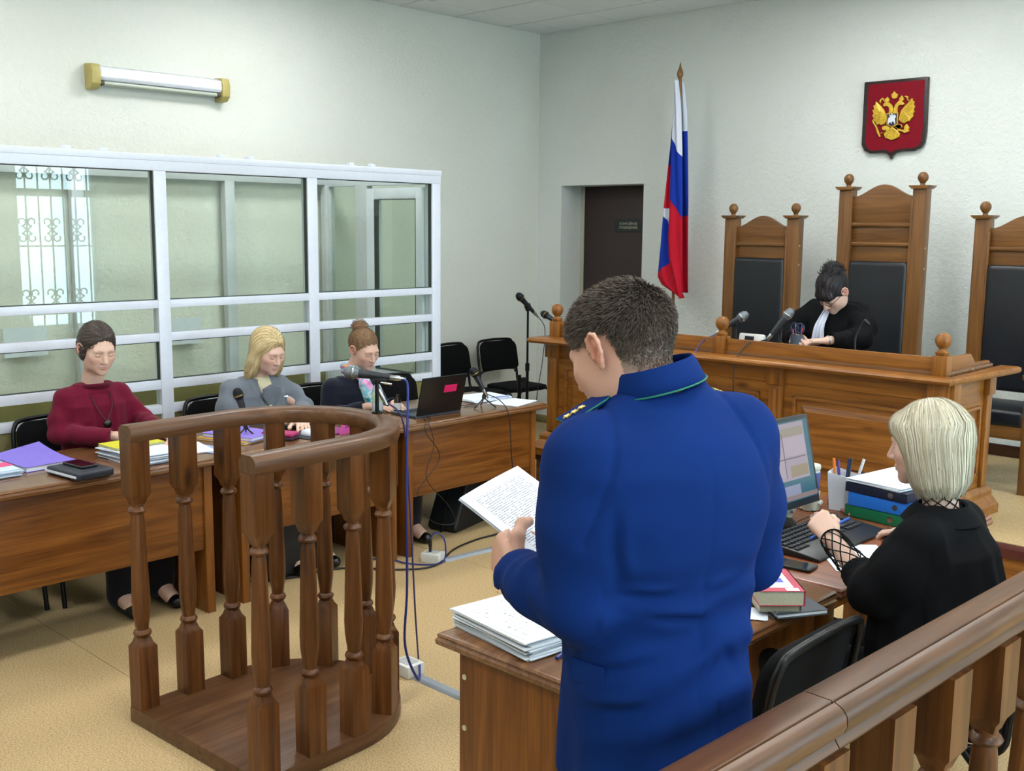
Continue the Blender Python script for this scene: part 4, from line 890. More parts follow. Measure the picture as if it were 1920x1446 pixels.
MB().lathe([(.0318, .065), (.0318, .12), (.0312, .12)], (0, 0, 0), 18).build('paper_label', plain('bottle_label', '#a8bfa0', .5, noise=.5, nscale=60), t, smooth=50); MB().lathe([(.0145, .172), (.0145, .19), (.012, .191)], (0, 0, 0), 14).build('cap', plain('bottle_cap', '#6e7fb8', .4), t, smooth=40)
t = empty('small_bottle', (-4.62, 3.87, TZ), 0, 'small dark bottle with a white label beside the water bottle', 'bottle'); MB().lathe([(.02, 0), (.021, .01), (.021, .07), (.010, .09), (.010, .105)], (0, 0, 0), 14).build('body', plain('brown_glass', '#2a1a14', .1), t, smooth=50); MB().lathe([(.0214, .02), (.0214, .06), (.021, .06)], (0, 0, 0), 14).build('paper_label', M_WHITEP, t, smooth=50)
sheet_stack('loose_sheet', -4.44, 4.62, TZ, .21, .26, .002, .25, M_PAPER, 'white sheet at the right end of the laptop table', 'papers', 1)
sheet_stack('document_stack', -4.66, 4.58, TZ, .23, .30, .014, -.1, M_PAPER, 'thin stack of white documents behind the table microphone', 'papers', 5, .01)
t = empty('blue_pen', (-4.55, 4.63, TZ+.016), 1.35, 'blue pen lying across the white documents', 'pen'); MB().cyl((-.07, 0, .004), (.07, 0, .004), .004, n=8).build('barrel', plain('pen_blue', '#8c96c8', .4), t, smooth=40)
cord('short_cable', [(-4.60, 4.25, .754), (-4.52, 4.30, .756), (-4.55, 4.36, .754), (-4.47, 4.36, .756), (-4.50, 4.28, .754)], .002, M_BLACKCORD, 'short curl of black cable on the table beside the laptop')
# ================================================================== floor: bag, socket boxes, channels, cables
t = empty('black_bag', (-4.66, 4.46, 0), .25, 'black soft bag lying on the floor under the laptop table', 'bag')
pts = [(-.30, .03), (-.28, .0), (.22, .0), (.25, .03), (.23, .075), (-.05, .29), (-.12, .32), (-.16, .29)]
m = MB(); m.prism([(a, b) for a, b in pts], -.10, .10, 'yz'); m.build('bag_body', plain('black_nylon', '#08080c', .6, bstr=.4, bscale=60), t, bevel=.03, seg=4)
MB().tube(bez([(.0, -.12, .31), (.02, -.22, .30), (.03, -.30, .15), (.02, -.33, .01)], 6), .008, 6).build('strap', M_BLACKF, t, smooth=50)
t = empty('dark_satchel', (-4.65, 3.12, 0), .05, 'black bag with a zip pull under the table behind the witness stand', 'bag')
MB().box(-.14, .14, -.22, .22, 0, .34).build('bag_body', MATS['black_nylon'], t, bevel=.04, seg=4); MB().obox((.146, .05, .22), (.006, .012, .06)).build('zip_pull', M_CHROME, t, bevel=.002)
def floor_box(x, y, rz, label):
    t = empty('floor_socket', (x, y, 0), rz, label, 'socket box', 'white floor sockets')
    MB().box(-.055, .055, -.045, .045, 0, .052).build('housing', M_WHITEP, t, bevel=.008); MB().box(-.035, .035, -.03, .03, .051, .054).build('faceplate', plain('socket_grey', '#b5b7b4', .4), t, bevel=.001); return t
floor_box(-3.17, 2.70, .0, 'white floor socket box beside the witness stand'); floor_box(-4.20, 3.76, .4, 'white floor socket box by the laptop table leg')
t = empty('jack_plug', (-4.21, 3.75, .054), 0, 'black cable plug standing in the floor socket by the table leg', 'plug'); MB().lathe([(.008, 0), (.008, .025), (.010, .027), (.010, .06), (.005, .075)], (0, 0, 0), 10).build('plug_body', M_BLACKP, t, smooth=40)
cord('blue_cable', [(-4.21, 3.75, .125), (-4.19, 3.77, .16), (-4.15, 3.80, .12), (-4.13, 3.78, .02), (-4.14, 3.70, .008), (-4.25, 3.62, .008), (-4.35, 3.60, .008), (-4.5, 3.5, .008)], .0042, M_BLUECORD, 'blue cable looping from the plug in the floor socket by the table leg')
cord('floor_cable', [(-4.70, 2.70, .008), (-4.50, 3.02, .008), (-4.43, 3.32, .008), (-4.20, 3.52, .008), (-4.12, 3.70, .008), (-4.26, 3.97, .008), (-4.31, 4.20, .008), (-4.32, 4.45, .008), (-4.5, 4.9, .008)], .0048, M_BLACKCORD, 'long black cable lying on the floor in front of the tables')
M_CHAN = plain('grey_cable_channel', '#8d959c', .45)
def chan(p, q, label):
    p, q = Vector(p), Vector(q); d = q-p; c = (p+q)/2
    o = MB().prism([(-.028, 0), (.028, 0), (.016, .012), (-.016, .012)], -d.length/2, d.length/2, 'xz').build('cable_channel', M_CHAN, None, bevel=.002, loc=(c.x, c.y, .0), rz=math.atan2(d.y, d.x)-PI/2); tag(o, label, 'cable channel')
chan((-3.11, 2.70, 0), (-2.02, 2.70, 0), 'grey floor cable channel running from the witness stand to the desk')
chan((-4.16, 3.80, 0), (-4.05, 4.9, 0), 'grey floor cable channel running from the table leg towards the judges bench')
# ================================================================== prosecutor's desk
t = sheet_stack('thick_case_file', -1.835, 1.955, TZ, .31, .22, .046, -.12, plain('worn_paper', '#d9e2ea', .8), 'thick dog-eared stack of white paper on the corner of the prosecutor desk', 'papers', 16, .010)
def textsheet(name, w, d, lines, mat_name, sparse=False):
    """paper sheet material with rows of print (flat lettering)"""
    if mat_name in MATS: return MATS[mat_name]
    m, nt, b = newmat(mat_name); co = coords(nt, (1, 1, 1))
    sp = N(nt, 'ShaderNodeSeparateXYZ'); nt.links.new(co, sp.inputs[0])
    def MT(op, a, bb=None, c=None):
        n = N(nt, 'ShaderNodeMath', operation=op)
        for i, q in enumerate((a, bb, c)):
            if q is None: continue
            if isinstance(q, (int, float)): n.inputs[i].default_value = q
            else: nt.links.new(q, n.inputs[i])
        return n.outputs[0]
    row = MT('MULTIPLY', sp.outputs['Y'], lines/d); fr = MT('FRACT', row); rid = MT('FLOOR', row)
    band = MT('MULTIPLY', MT('GREATER_THAN', fr, .30), MT('LESS_THAN', fr, .66))
    cx = N(nt, 'ShaderNodeCombineXYZ'); nt.links.new(MT('MULTIPLY', sp.outputs['X'], 150), cx.inputs[0]); nt.links.new(MT('MULTIPLY', rid, 7.3), cx.inputs[1])
    wn = N(nt, 'ShaderNodeTexNoise'); wn.inputs['Scale'].default_value = 1; wn.inputs['Detail'].default_value = 1; nt.links.new(cx.outputs[0], wn.inputs['Vector'])
    word = MT('GREATER_THAN', wn.outputs[0], .43 if not sparse else .585)
    ax = MT('ABSOLUTE', sp.outputs['X']); ay = MT('ABSOLUTE', sp.outputs['Y'])
    inside = MT('MULTIPLY', MT('LESS_THAN', ax, w*.39), MT('LESS_THAN', ay, d*.42))
    k = MT('MULTIPLY', MT('MULTIPLY', band, word), inside)
    mx = N(nt, 'ShaderNodeMix', data_type='RGBA'); mx.inputs[6].default_value = lin('#e3eaf2'); mx.inputs[7].default_value = lin('#6c7886')
    nt.links.new(MT('MULTIPLY', k, .85), mx.inputs[0]); nt.links.new(mx.outputs[2], b.inputs['Base Color']); b.inputs['Roughness'].default_value = .75
    MATS[mat_name] = m; return m
MB().box(-.155, .155, -.108, .108, .0462, .0468).build('top_sheet', textsheet('t', .31, .216, 12, 'sparse_print', True), t, rz=.02)
t = empty('ballpoint_pen', (-1.662, 1.925, TZ), 1.85, 'blue and white ballpoint pen beside the thick paper stack', 'pen'); MB().cyl((-.045, 0, .005), (.04, 0, .005), .005, n=8).build('barrel', plain('pen_navy', '#1c2c78', .35), t, smooth=40); MB().cyl((.04, 0, .005), (.062, 0, .005), .005, .0015, n=8).build('tip', M_WHITEP, t, smooth=40)
# spiral notebook, books
t = empty('spiral_notebook', (-1.462, 2.635, TZ), 1.05, 'grey spiral-bound notebook under the two books', 'notebook')
MB().box(-.078, .078, -.105, .105, 0, .004).build('back_cover', plain('slate_cover', '#39424b', .4), t); MB().box(-.076, .076, -.103, .103, .004, .012).build('pages', M_PAPER, t); MB().box(-.078, .078, -.105, .105, .012, .0145).build('front_cover', MATS['slate_cover'], t)
for k in range(22):
    y = -.098+.196*k/21; MB().tube([(-.078+.009*cos(2*PI*j/10), y, .0075+.010*sin(2*PI*j/10)) for j in range(10)], .0012, 4, closed=True).build('ring', M_CHROME, t)
def book(x, y, z, w, d, h, rz, label, cover, front=None):
    t = empty('book', (x, y, z), rz, label, 'book', 'books on the spiral notebook')
    MB().box(-w/2+.003, w/2-.004, -d/2+.003, d/2-.003, .0015, h-.0015).build('pages', plain('book_pages', '#b4b39a', .8, noise=.1, nscale=300), t)
    c = MB(); c.box(-w/2, w/2, -d/2, d/2, 0, .0015); c.box(-w/2, w/2, -d/2, d/2, h-.0015, h); c.box(w/2-.003, w/2, -d/2, d/2, 0, h); co = c.build('cover', plain('cover_'+cover, cover, .35), t)
    return t, co
book(-1.478, 2.598, TZ+.0146, .118, .175, .020, .80, 'grey-paged lower book under the law code', '#8d8a80')
t, co = book(-1.475, 2.600, TZ+.035, .126, .195, .042, .785, 'thick law code paperback with a white and pink cover', '#b63a52')
hc = .0421
MB().box(-.062, .038, -.068, .062, hc, hc+.0004).build('white_print', M_PAPER, co); MB().box(-.062, .038, +.063, .096, hc, hc+.0004).build('yellow_print', plain('yellow_ink', '#d5d24a', .4), co)
MB().box(-.035, .022, -.025, .012, hc+.0005, hc+.0008).build('blue_picture', plain('blue_ink', '#4a58c0', .4), co); MB().box(-.035, -.012, -.025, .012, hc+.0009, hc+.0012).build('teal_picture', plain('teal_ink', '#57a3ae', .4), co); MB().box(-.014, -.004, -.018, .012, hc+.0013, hc+.0016).build('red_picture', plain('rose_ink', '#d56a80', .4), co)
MB().box(.012, .048, -.092, -.072, hc, hc+.0004).build('price_sticker', M_PAPER, co)
text('cover_title', 'КОДЕКС', .017, plain('title_ink', '#7d97b4', .5), co, Matrix.Translation((-.012, .044, hc+.0008)), .0002)
sheet_stack('paper_scraps', -1.50, 2.49, TZ, .12, .09, .003, .5, M_PAPER, 'small white paper slips half hidden behind the standing prosecutor', 'papers', 2, .008)
# ================================================================== clerk's desk
phone(-1.625, 2.965, TZ, .12, 'black smartphone on the seam between the two desks', '#12151b')
t = empty('keyboard', (-1.695, 3.30, TZ), 0, 'black computer keyboard with a palm rest in front of the clerk', 'keyboard')
k0 = MB().prism([(-.10, 0), (.12, 0), (.12, .010), (.055, .018), (-.10, .032)], -.245, .245, 'xz').build('case', M_BLACKP, t, bevel=.005)
km = MB().box(-.0075, .0075, -.0078, .0078, 0, .008).mesh('key', bevel=.0015); km.materials.append(plain('key_grey', '#1d2025', .5))
for i in range(6):
    for j in range(21):
        if i == 5 and 4 <= j <= 8: continue
        put('key', km, None, t, (-.082+.0225*i, -.225+.0205*j+(.018 if j > 15 else 0), .0305-.0026*i))
MB().box(.045-.006, .045+.006, -.09, .02, .018, .027).build('space_bar', MATS['key_grey'], t, bevel=.002)
t = sheet_stack('white_sheet', -1.515, 3.20, TZ, .21, .29, .0012, .72, M_PAPER, 'white sheet of paper under the clerk left wrist', 'papers', 1)
mouse(-1.52, 3.50, TZ, PI-.1, '#15161a', 'black computer mouse under the right hand of the clerk')
# monitor
t = empty('monitor', (-1.92, 3.355, TZ), .0, 'dark framed computer monitor showing a document window', 'monitor')
R_ = Matrix.Translation((.05, 0, .058)) @ Matrix.Rotation(-.05, 4, 'Z') @ Matrix.Rotation(math.radians(-13), 4, 'Y')
def mon(name, x0, x1, y0, y1, z0, z1, mat, par, bv=0):
    m = MB().box(x0, x1, y0, y1, z0, z1); o = m.mesh(name, bevel=bv); o.transform(R_); return put(name, o, mat, par)
bz = mon('bezel', -.03, .012, -.215, .215, 0, .325, plain('dark_bezel', '#1f2328', .4), t, .006)
def emis(name, col, s=.5):
    if name in MATS: return MATS[name]
    m, nt, b = newmat(name); c = lin(col); b.inputs['Base Color'].default_value = (.02, .02, .02, 1); b.inputs['Emission Color'].default_value = c; b.inputs['Emission Strength'].default_value = s; b.inputs['Roughness'].default_value = .3; MATS[name] = m; return m
scn = mon('screen', .0121, .0126, -.2, .2, .026, .31, emis('screen_teal', '#2d6f86'), t)
for nm, (y0, y1, z0, z1), cc in (('window', (-.2, .172, .100, .305), '#b9a9b8'), ('toolbar', (-.2, .165, .255, .288), '#a99f90'), ('page', (.03, .165, .185, .255), '#c6b6c8'), ('page', (-.12, .02, .115, .262), '#c2b2c2'), ('note', (.055, .165, .110, .150), '#a8987a'), ('taskbar', (-.205, .205, .03, .046), '#a08a88'), ('hill', (-.205, .10, .046, .082), '#9fa6c4')):
    mon('screen_'+nm, .0126, .0129 if nm in ('window', 'taskbar', 'hill') else .0131, y0, y1, z0, z1, emis('screen_'+nm+cc, cc), scn)
mon('screen_line', .0131, .0133, .023, .027, .11, .27, emis('screen_grey', '#6d6470'), scn); mon('screen_line', .0131, .0133, -.205, .16, .176, .180, emis('screen_grey', '#6d6470'), scn)
MB().box(-.035, .0, -.03, .03, .01, .20).build('neck', M_BLACKP, t, bevel=.005); MB().lathe([(.10, 0), (.10, .008), (.03, .014)], (-.02, 0, 0), 24).build('foot', M_BLACKP, t, smooth=40)
def speaker(x, y, label):
    t = empty('speaker', (x, y, TZ), .25, label, 'speaker', 'white and blue computer speakers')
    def ell(z0, z1, a, b, mat, nm):
        pts = [(a*cos(2*PI*k/24), b*sin(2*PI*k/24)) for k in range(24)]; return MB().prism(pts, z0, z1, 'xy').build(nm, mat, t, bevel=.006, smooth=50)
    mw = plain('speaker_white', '#c9ccbc', .4)
    ell(0, .075, .036, .044, mw, 'base'); ell(.07, .155, .031, .040, mw, 'body'); ell(.153, .172, .034, .042, mw, 'cap')
    MB().prism([(.0335*cos(a), .042*sin(a)) for a in [-.9+1.8*k/10 for k in range(11)]] + [(.0*1, .0)], .06, .145, 'xy').build('grille', plain('blue_speaker_cloth', '#55578f', .8), t)
    for dy in (-.010, .014): MB().lathe([(.008, 0), (.007, .010), (.003, .011)], (.034, dy, .028), 10, axis=(1, 0, 0)).build('knob', plain('speaker_knob', '#d6d7cf', .3), t, smooth=40)
speaker(-1.945, 3.47, 'white and blue computer speaker with knobs under the monitor'); speaker(-1.93, 3.645, 'white and blue computer speaker between monitor and pen box')
t = empty('pen_box', (-1.845, 3.735, TZ), .15, 'folded white paper pen box holding pens', 'pen box')
m = MB(); a, b = .046, .038; m.add([(-a*.8, -b, 0), (a*.8, -b, 0), (a*.8, b, 0), (-a*.8, b, 0), (-a, -b*1.2, .145), (a, -b*1.2, .13), (a, b*1.2, .13), (-a, b*1.2, .15)], [(0,3,2,1), (0,1,5,4), (1,2,6,5), (2,3,7,6), (3,0,4,7)]); po = m.build('paper_box', M_PAPER, t); sdm = po.modifiers.new('thickness', 'SOLIDIFY'); sdm.thickness = .0015
for (dx, dy, tx, ty, l, c) in ((-.02, .0, -.02, .0, .19, '#e07a28'), (.0, .01, .01, .02, .19, '#1d2a5e'), (.01, -.01, .02, .0, .20, '#20252f'), (.02, .01, .045, .02, .195, '#c7c9cc'), (-.01, .02, -.03, .03, .175, '#4a2a80')):
    MB().tube([(dx, dy, .01), (dx+tx, dy+ty, l)], .0055, 8).build('pen', plain('pen_'+c, c, .35), t, smooth=40)
# wire mesh organiser
t = empty('desk_organiser', (-1.86, 3.86, TZ), .1, 'black wire mesh desk organiser with small stationery', 'organiser')
def wire(pts, r=.0028): MB().tube(pts, r, 6).build('wire', M_BLACKM, t)
for z, s in ((.006, 1), (.05, 1.0), (.10, 1.0)):
    y1 = .10 if z < .09 else .10; x0 = -.06 if z < .09 else -.06
    wire([(x0, -.10, z), (.06 if z < .09 else -.0, -.10, z), (.06 if z < .09 else -.0, y1, z), (x0, y1, z), (x0, -.10, z)])
for x, y, h in ((-.06, -.10, .10), (-.06, .10, .10), (.06, -.10, .05), (.06, .10, .05), (0, -.10, .10), (0, .10, .10)): wire([(x, y, 0), (x, y, h)])
mesh = MB()
for k in range(24):
    y = -.10+.2*k/23; mesh.tube([(.06, y, .006), (.06, y, .05)], .0008, 4, False); mesh.tube([(0, y, .05), (0, y, .10)], .0008, 4, False)
for k in range(8):
    z = .008+.006*k; mesh.tube([(.06, -.10, z), (.06, .10, z)], .0008, 4, False); mesh.tube([(0, -.10, z+.05), (0, .10, z+.05)], .0008, 4, False)
mm = mesh.build('wire_mesh', M_BLACKM, t); mm['kind'] = 'stuff'
MB().box(-.058, .058, -.098, .098, .001, .004).build('tray_floor', M_BLACKP, t)
tag(MB().obox((0, 0, .012), (.05, .025, .024), .4).build('eraser', plain('brown_rubber', '#8a5a45', .6), None, bevel=.004, loc=(-1.825, 3.84, TZ+.005)), 'brown eraser lying in the mesh organiser', 'eraser')
tag(MB().box(-.05, .05, -.09, .09, 0, .0015).build('blue_card', plain('pale_blue_card', '#8ea3c4', .4), None, loc=(-1.775, 3.86, TZ), rz=.1), 'pale blue card lying in front of the mesh organiser', 'card')
tag(MB().obox((0, 0, .006), (.012, .075, .010), .9).build('pink_clip', plain('salmon_plastic', '#d58a76', .35), None, bevel=.003, loc=(-1.80, 3.68, TZ)), 'salmon pink clip lying beside the paper pen box', 'clip')
tag(MB().tube([(.022*cos(2*PI*k/20), .022*sin(2*PI*k/20), .002) for k in range(20)], .0014, 5, closed=True).build('copper_ring', plain('copper', '#a5583c', .3, metal=.8), None, smooth=60, loc=(-1.835, 3.64, TZ)), 'thin copper wire loop beside the salmon clip', 'wire loop')
# stacked binders
def binder(z, h, col, label, rz, dx=0, n='lever_binder'):
    t = empty(n, (-1.665+dx, 3.80, TZ+z), rz, label, 'binder', 'binders stacked beside the clerk')
    mt = plain('binder_'+col, col, .4)
    c = MB(); c.box(-.115, .135, -.155, .155, 0, .003); c.box(-.115, .135, -.155, .155, h-.003, h); c.box(.132, .135, -.155, .155, 0, h); c.box(-.115, .135, -.155, -.152, 0, h); c.build('cover', mt, t, bevel=.001)
    MB().box(-.11, .125, -.148, .148, .003, h-.003).build('pages', M_PAPER, t); MB().lathe([(.011, 0), (.011, .001), (.008, .001)], (.07, -.1552, h/2), 12, axis=(0, -1, 0)).build('finger_ring', M_CHROME, t); return t
binder(0, .042, '#0d6b45', 'green binder at the bottom of the stack beside the clerk', -.10); binder(.043, .048, '#1f6fd0', 'bright blue binder in the middle of the stack beside the clerk', -.06, .008); binder(.092, .034, '#141b33', 'navy folder under the loose papers on the binder stack', -.12)
sheet_stack('loose_sheets', -1.665, 3.80, TZ+.1265, .225, .31, .014, -.16, M_PAPER, 'loose white papers on top of the binder stack', 'papers', 4, .006)
cord('keyboard_cable', [(-1.79, 3.35, .756), (-1.86, 3.42, .754), (-1.88, 3.60, .754), (-1.96, 3.60, .754)], .002, M_BLACKCORD, 'thin dark cable behind the keyboard on the clerk desk')
cord('mouse_cable', [(-1.575, 3.505, .757), (-1.64, 3.52, .754), (-1.74, 3.58, .754), (-1.85, 3.60, .754)], .002, M_BLACKCORD, 'thin black cable of the clerk mouse')
# ================================================================== PEOPLE: implicit surface sculpting
def v3(*a): return np.array(a, float)
def unit(v): v = np.asarray(v, float); return v/np.linalg.norm(v)
def rotm(rx=0, ry=0, rz=0):
    return np.array((Matrix.Rotation(rz, 3, 'Z') @ Matrix.Rotation(ry, 3, 'Y') @ Matrix.Rotation(rx, 3, 'X')))
class Frame:
    """rigid local frame: p_world = R p + t"""
    def __init__(s, R=None, t=(0, 0, 0), k=1.0): s.R = np.eye(3) if R is None else np.asarray(R, float); s.t = np.asarray(t, float); s.k = k
    def p(s, *a): return s.R @ (np.array(a, float)*s.k) + s.t
    def inv(s, P): return ((P - s.t) @ s.R)/s.k
class Sdf:
    def __init__(s): s.q = []
    def rc(s, a, b, r1, r2=None, k=.02, op=1):
        s.q.append(('rc', np.asarray(a, float), np.asarray(b, float), r1, r1 if r2 is None else r2, k, op)); return s
    def chain(s, pts, rs, k=.02, op=1):
        for i in range(len(pts)-1): s.rc(pts[i], pts[i+1], rs[i], rs[i+1], k, op)
        return s
    def el(s, c, r, F=None, k=.02, op=1, R=None):
        F = F or Frame(); RR = F.R if R is None else F.R @ R
        s.q.append(('el', F.p(*c), RR, np.asarray(r, float)*F.k, None, k, op)); return s
    def cyl(s, a, b, r, k=.004, op=-1):
        s.q.append(('cy', np.asarray(a, float), np.asarray(b, float), r, None, k, op)); return s
    def loft(s, tab, F=None, k=.03, op=1, pw=2.4):
        """tab: rows (z, half width, half depth, centre x, centre y)"""
        s.q.append(('lo', F or Frame(), np.asarray(tab, float), pw, None, k, op)); return s
    def box_of(s, q):
        if q[0] == 'rc': a, b = q[1], q[2]; r = max(q[3], q[4]); return np.minimum(a, b)-r, np.maximum(a, b)+r
        if q[0] == 'cy': a, b = q[1], q[2]; return np.minimum(a, b)-q[3], np.maximum(a, b)+q[3]
        if q[0] == 'el': e = np.sqrt(((q[2]*q[3])**2).sum(1)); return q[1]-e, q[1]+e
        F, t = q[1], q[2]; c = []
        for row in t:
            for sx in (-1, 1):
                for sy in (-1, 1): c.append(F.p(row[3]+sx*row[1], row[4]+sy*row[2], row[0]))
        c = np.array(c); return c.min(0), c.max(0)
    def one(s, q, P):
        if q[0] == 'rc':
            a, b, r1, r2 = q[1:5]; ba = b-a; l2 = ba@ba + 1e-12; rr = r1-r2; a2 = max(l2-rr*rr, 1e-9); il2 = 1/l2
            pa = P-a; y = pa@ba; z = y-l2; x2 = ((pa*l2-y[..., None]*ba)**2).sum(-1); y2 = y*y*l2; z2 = z*z*l2
            k = np.sign(rr)*rr*rr*x2
            d = (np.sqrt(x2*a2*il2)+y*rr)*il2-r1
            m1 = np.sign(z)*a2*z2 > k; m2 = np.sign(y)*a2*y2 < k
            d = np.where(m2, np.sqrt(x2+y2)*il2-r1, d); return np.where(m1, np.sqrt(x2+z2)*il2-r2, d)
        if q[0] == 'el':
            L = (P-q[1])@q[2]; r = q[3]; k0 = np.sqrt(((L/r)**2).sum(-1)); k1 = np.sqrt(((L/(r*r))**2).sum(-1))+1e-9
            return k0*(k0-1)/k1
        if q[0] == 'cy':
            a, b, r = q[1], q[2], q[3]; ba = b-a; L = np.linalg.norm(ba); ax = ba/L; pa = P-a; y = pa@ax; x = np.sqrt(np.maximum((pa**2).sum(-1)-y*y, 0))
            return np.maximum(x-r, np.maximum(-y, y-L))
        F, t, pw = q[1], q[2], q[3]; L = F.inv(P); z = L[..., 2]; o = np.argsort(t[:, 0]); t = t[o]
        w, d, cx, cy = (np.interp(z, t[:, 0], t[:, i]) for i in (1, 2, 3, 4))
        k = ((np.abs(L[..., 0]-cx)/w)**pw + (np.abs(L[..., 1]-cy)/d)**pw)**(1/pw)
        return np.maximum((k-1)*np.minimum(w, d), np.maximum(t[0, 0]-z, z-t[-1, 0]))
    @staticmethod
    def mix(D, d, k, op):
        if op > 0: h = np.maximum(k-np.abs(D-d), 0)/k; return np.minimum(D, d)-h*h*k*.25
        d = -d; h = np.maximum(k-np.abs(D-d), 0)/k; return np.maximum(D, d)+h*h*k*.25
    def at(s, P):
        D = np.full(P.shape[:-1], 9.)
        for q in s.q: D = s.mix(D, s.one(q, P), q[5], q[6])
        return D
    def grad(s, P, e=.002):
        g = np.stack([s.at(P+np.eye(3)[i]*e)-s.at(P-np.eye(3)[i]*e) for i in range(3)], -1)
        return g/(np.linalg.norm(g, axis=-1, keepdims=True)+1e-9)
    def bounds(s):
        bs = [s.box_of(q) for q in s.q if q[6] > 0]; return np.min([b[0] for b in bs], 0), np.max([b[1] for b in bs], 0)
    def mesh(s, h=.005, lo=None, hi=None):
        a, b = s.bounds(); lo = a-3*h if lo is None else np.maximum(np.asarray(lo, float), a-3*h); hi = b+3*h if hi is None else np.minimum(np.asarray(hi, float), b+3*h)
        n = np.ceil((hi-lo)/h).astype(int)+1; ax = [lo[i]+h*np.arange(n[i]) for i in range(3)]
        D = np.full(n, 9., np.float64)
        for q in s.q:
            qa, qb = s.box_of(q); mg = q[5]+3*h; i0 = np.clip(np.floor((qa-mg-lo)/h).astype(int), 0, n); i1 = np.clip(np.ceil((qb+mg-lo)/h).astype(int)+1, 0, n)
            if (i1 <= i0).any(): continue
            sl = tuple(slice(i0[i], i1[i]) for i in range(3))
            P = np.stack(np.meshgrid(*[ax[i][sl[i]] for i in range(3)], indexing='ij'), -1)
            D[sl] = s.mix(D[sl], s.one(q, P), q[5], q[6])
        return nets(D, lo, h)
def nets(D, lo, h):
    S = D < 0; nx, ny, nz = D.shape
    cnt = np.zeros((nx-1, ny-1, nz-1), np.int8)
    for i in (0, 1):
        for j in (0, 1):
            for k in (0, 1): cnt += S[i:nx-1+i, j:ny-1+j, k:nz-1+k]
    act = (cnt > 0) & (cnt < 8); I = np.argwhere(act); idx = np.full(act.shape, -1, np.int64); idx[act] = np.arange(len(I))
    cor = [(i, j, k) for i in (0, 1) for j in (0, 1) for k in (0, 1)]; val = {c: D[I[:, 0]+c[0], I[:, 1]+c[1], I[:, 2]+c[2]] for c in cor}
    acc = np.zeros((len(I), 3)); m = np.zeros(len(I))
    for c in cor:
        for ax in range(3):
            if c[ax]: continue
            d = list(c); d[ax] = 1; d = tuple(d); a, b = val[c], val[d]; cr = (a < 0) != (b < 0)
            t = np.where(cr, a/np.where(cr, a-b, 1), 0); p = np.tile(np.array(c, float), (len(I), 1)); p[:, ax] = t
            acc += p*cr[:, None]; m += cr
    V = lo + h*(I + acc/np.maximum(m, 1)[:, None]); Fs = []
    for ax in range(3):
        o1, o2 = [(1, 2), (2, 0), (0, 1)][ax]
        sl0 = [slice(None)]*3; sl1 = [slice(None)]*3; sl0[ax] = slice(0, -1); sl1[ax] = slice(1, None)
        E = np.argwhere(S[tuple(sl0)] != S[tuple(sl1)])
        lim = np.array(D.shape)-1
        E = E[(E[:, o1] > 0) & (E[:, o2] > 0) & (E[:, o1] < lim[o1]) & (E[:, o2] < lim[o2])]
        if not len(E): continue
        def cell(a, b): e = E.copy(); e[:, o1] -= a; e[:, o2] -= b; return idx[e[:, 0], e[:, 1], e[:, 2]]
        Q = np.stack([cell(1, 1), cell(0, 1), cell(0, 0), cell(1, 0)], 1); ins = S[E[:, 0], E[:, 1], E[:, 2]]
        Q[~ins] = Q[~ins][:, ::-1]; Fs.append(Q)
    return V, np.concatenate(Fs) if Fs else np.zeros((0, 4), int)
def fast_mesh(name, V, F, smooth=True, col=None):
    me = bpy.data.meshes.new(name); V = np.asarray(V, np.float32); F = np.asarray(F, np.int32); k = F.shape[1]
    me.vertices.add(len(V)); me.vertices.foreach_set('co', V.ravel()); me.loops.add(F.size); me.loops.foreach_set('vertex_index', F.ravel())
    me.polygons.add(len(F)); me.polygons.foreach_set('loop_start', np.arange(0, F.size, k, dtype=np.int32))
    me.update(calc_edges=True); me.validate()
    me.polygons.foreach_set('use_smooth', [smooth]*len(me.polygons))
    if col is not None:
        ca = me.color_attributes.new('Col', 'FLOAT_COLOR', 'POINT'); c4 = np.ones((len(V), 4), np.float32); c4[:, :3] = col; ca.data.foreach_set('color', c4.ravel())
    return me
def join(parts):
    Vs, Fs, o = [], [], 0
    for V, F in parts: Vs.append(V); Fs.append(F+o); o += len(V)
    return np.concatenate(Vs), np.concatenate(Fs)
def relax(V, F, it=1, lam=.5):
    for _ in range(it):
        A = np.zeros_like(V); n = np.zeros(len(V))
        for j in range(4):
            for d in (1, 3): np.add.at(A, F[:, j], V[F[:, (j+d) % 4]]); np.add.at(n, F[:, j], 1)
        V = V + lam*(A/np.maximum(n, 1)[:, None]-V)
    return V
_rs = np.random.RandomState(5); _tab = _rs.rand(32, 32, 32)*2-1
def noise3(P):
    i = np.floor(P).astype(int); f = P-i; f = f*f*(3-2*f); r = 0
    for a in (0, 1):
        for b in (0, 1):
            for c in (0, 1):
                r = r + _tab[(i[:, 0]+a) % 32, (i[:, 1]+b) % 32, (i[:, 2]+c) % 32]*np.where(a, f[:, 0], 1-f[:, 0])*np.where(b, f[:, 1], 1-f[:, 1])*np.where(c, f[:, 2], 1-f[:, 2])
    return r
def folds(V, N, amp=.005, scale=(9, 9, 4), seed=0, F=None):
    P = V if F is None else F.inv(V)
    q = P*np.array(scale)+seed*7.3; q = q+.6*np.stack([noise3(q*.7+11), noise3(q*.7+23), noise3(q*.7+37)], 1)
    n = noise3(q); r = 1-2*np.abs(n)**.8
    return V+N*(amp*r)[:, None]
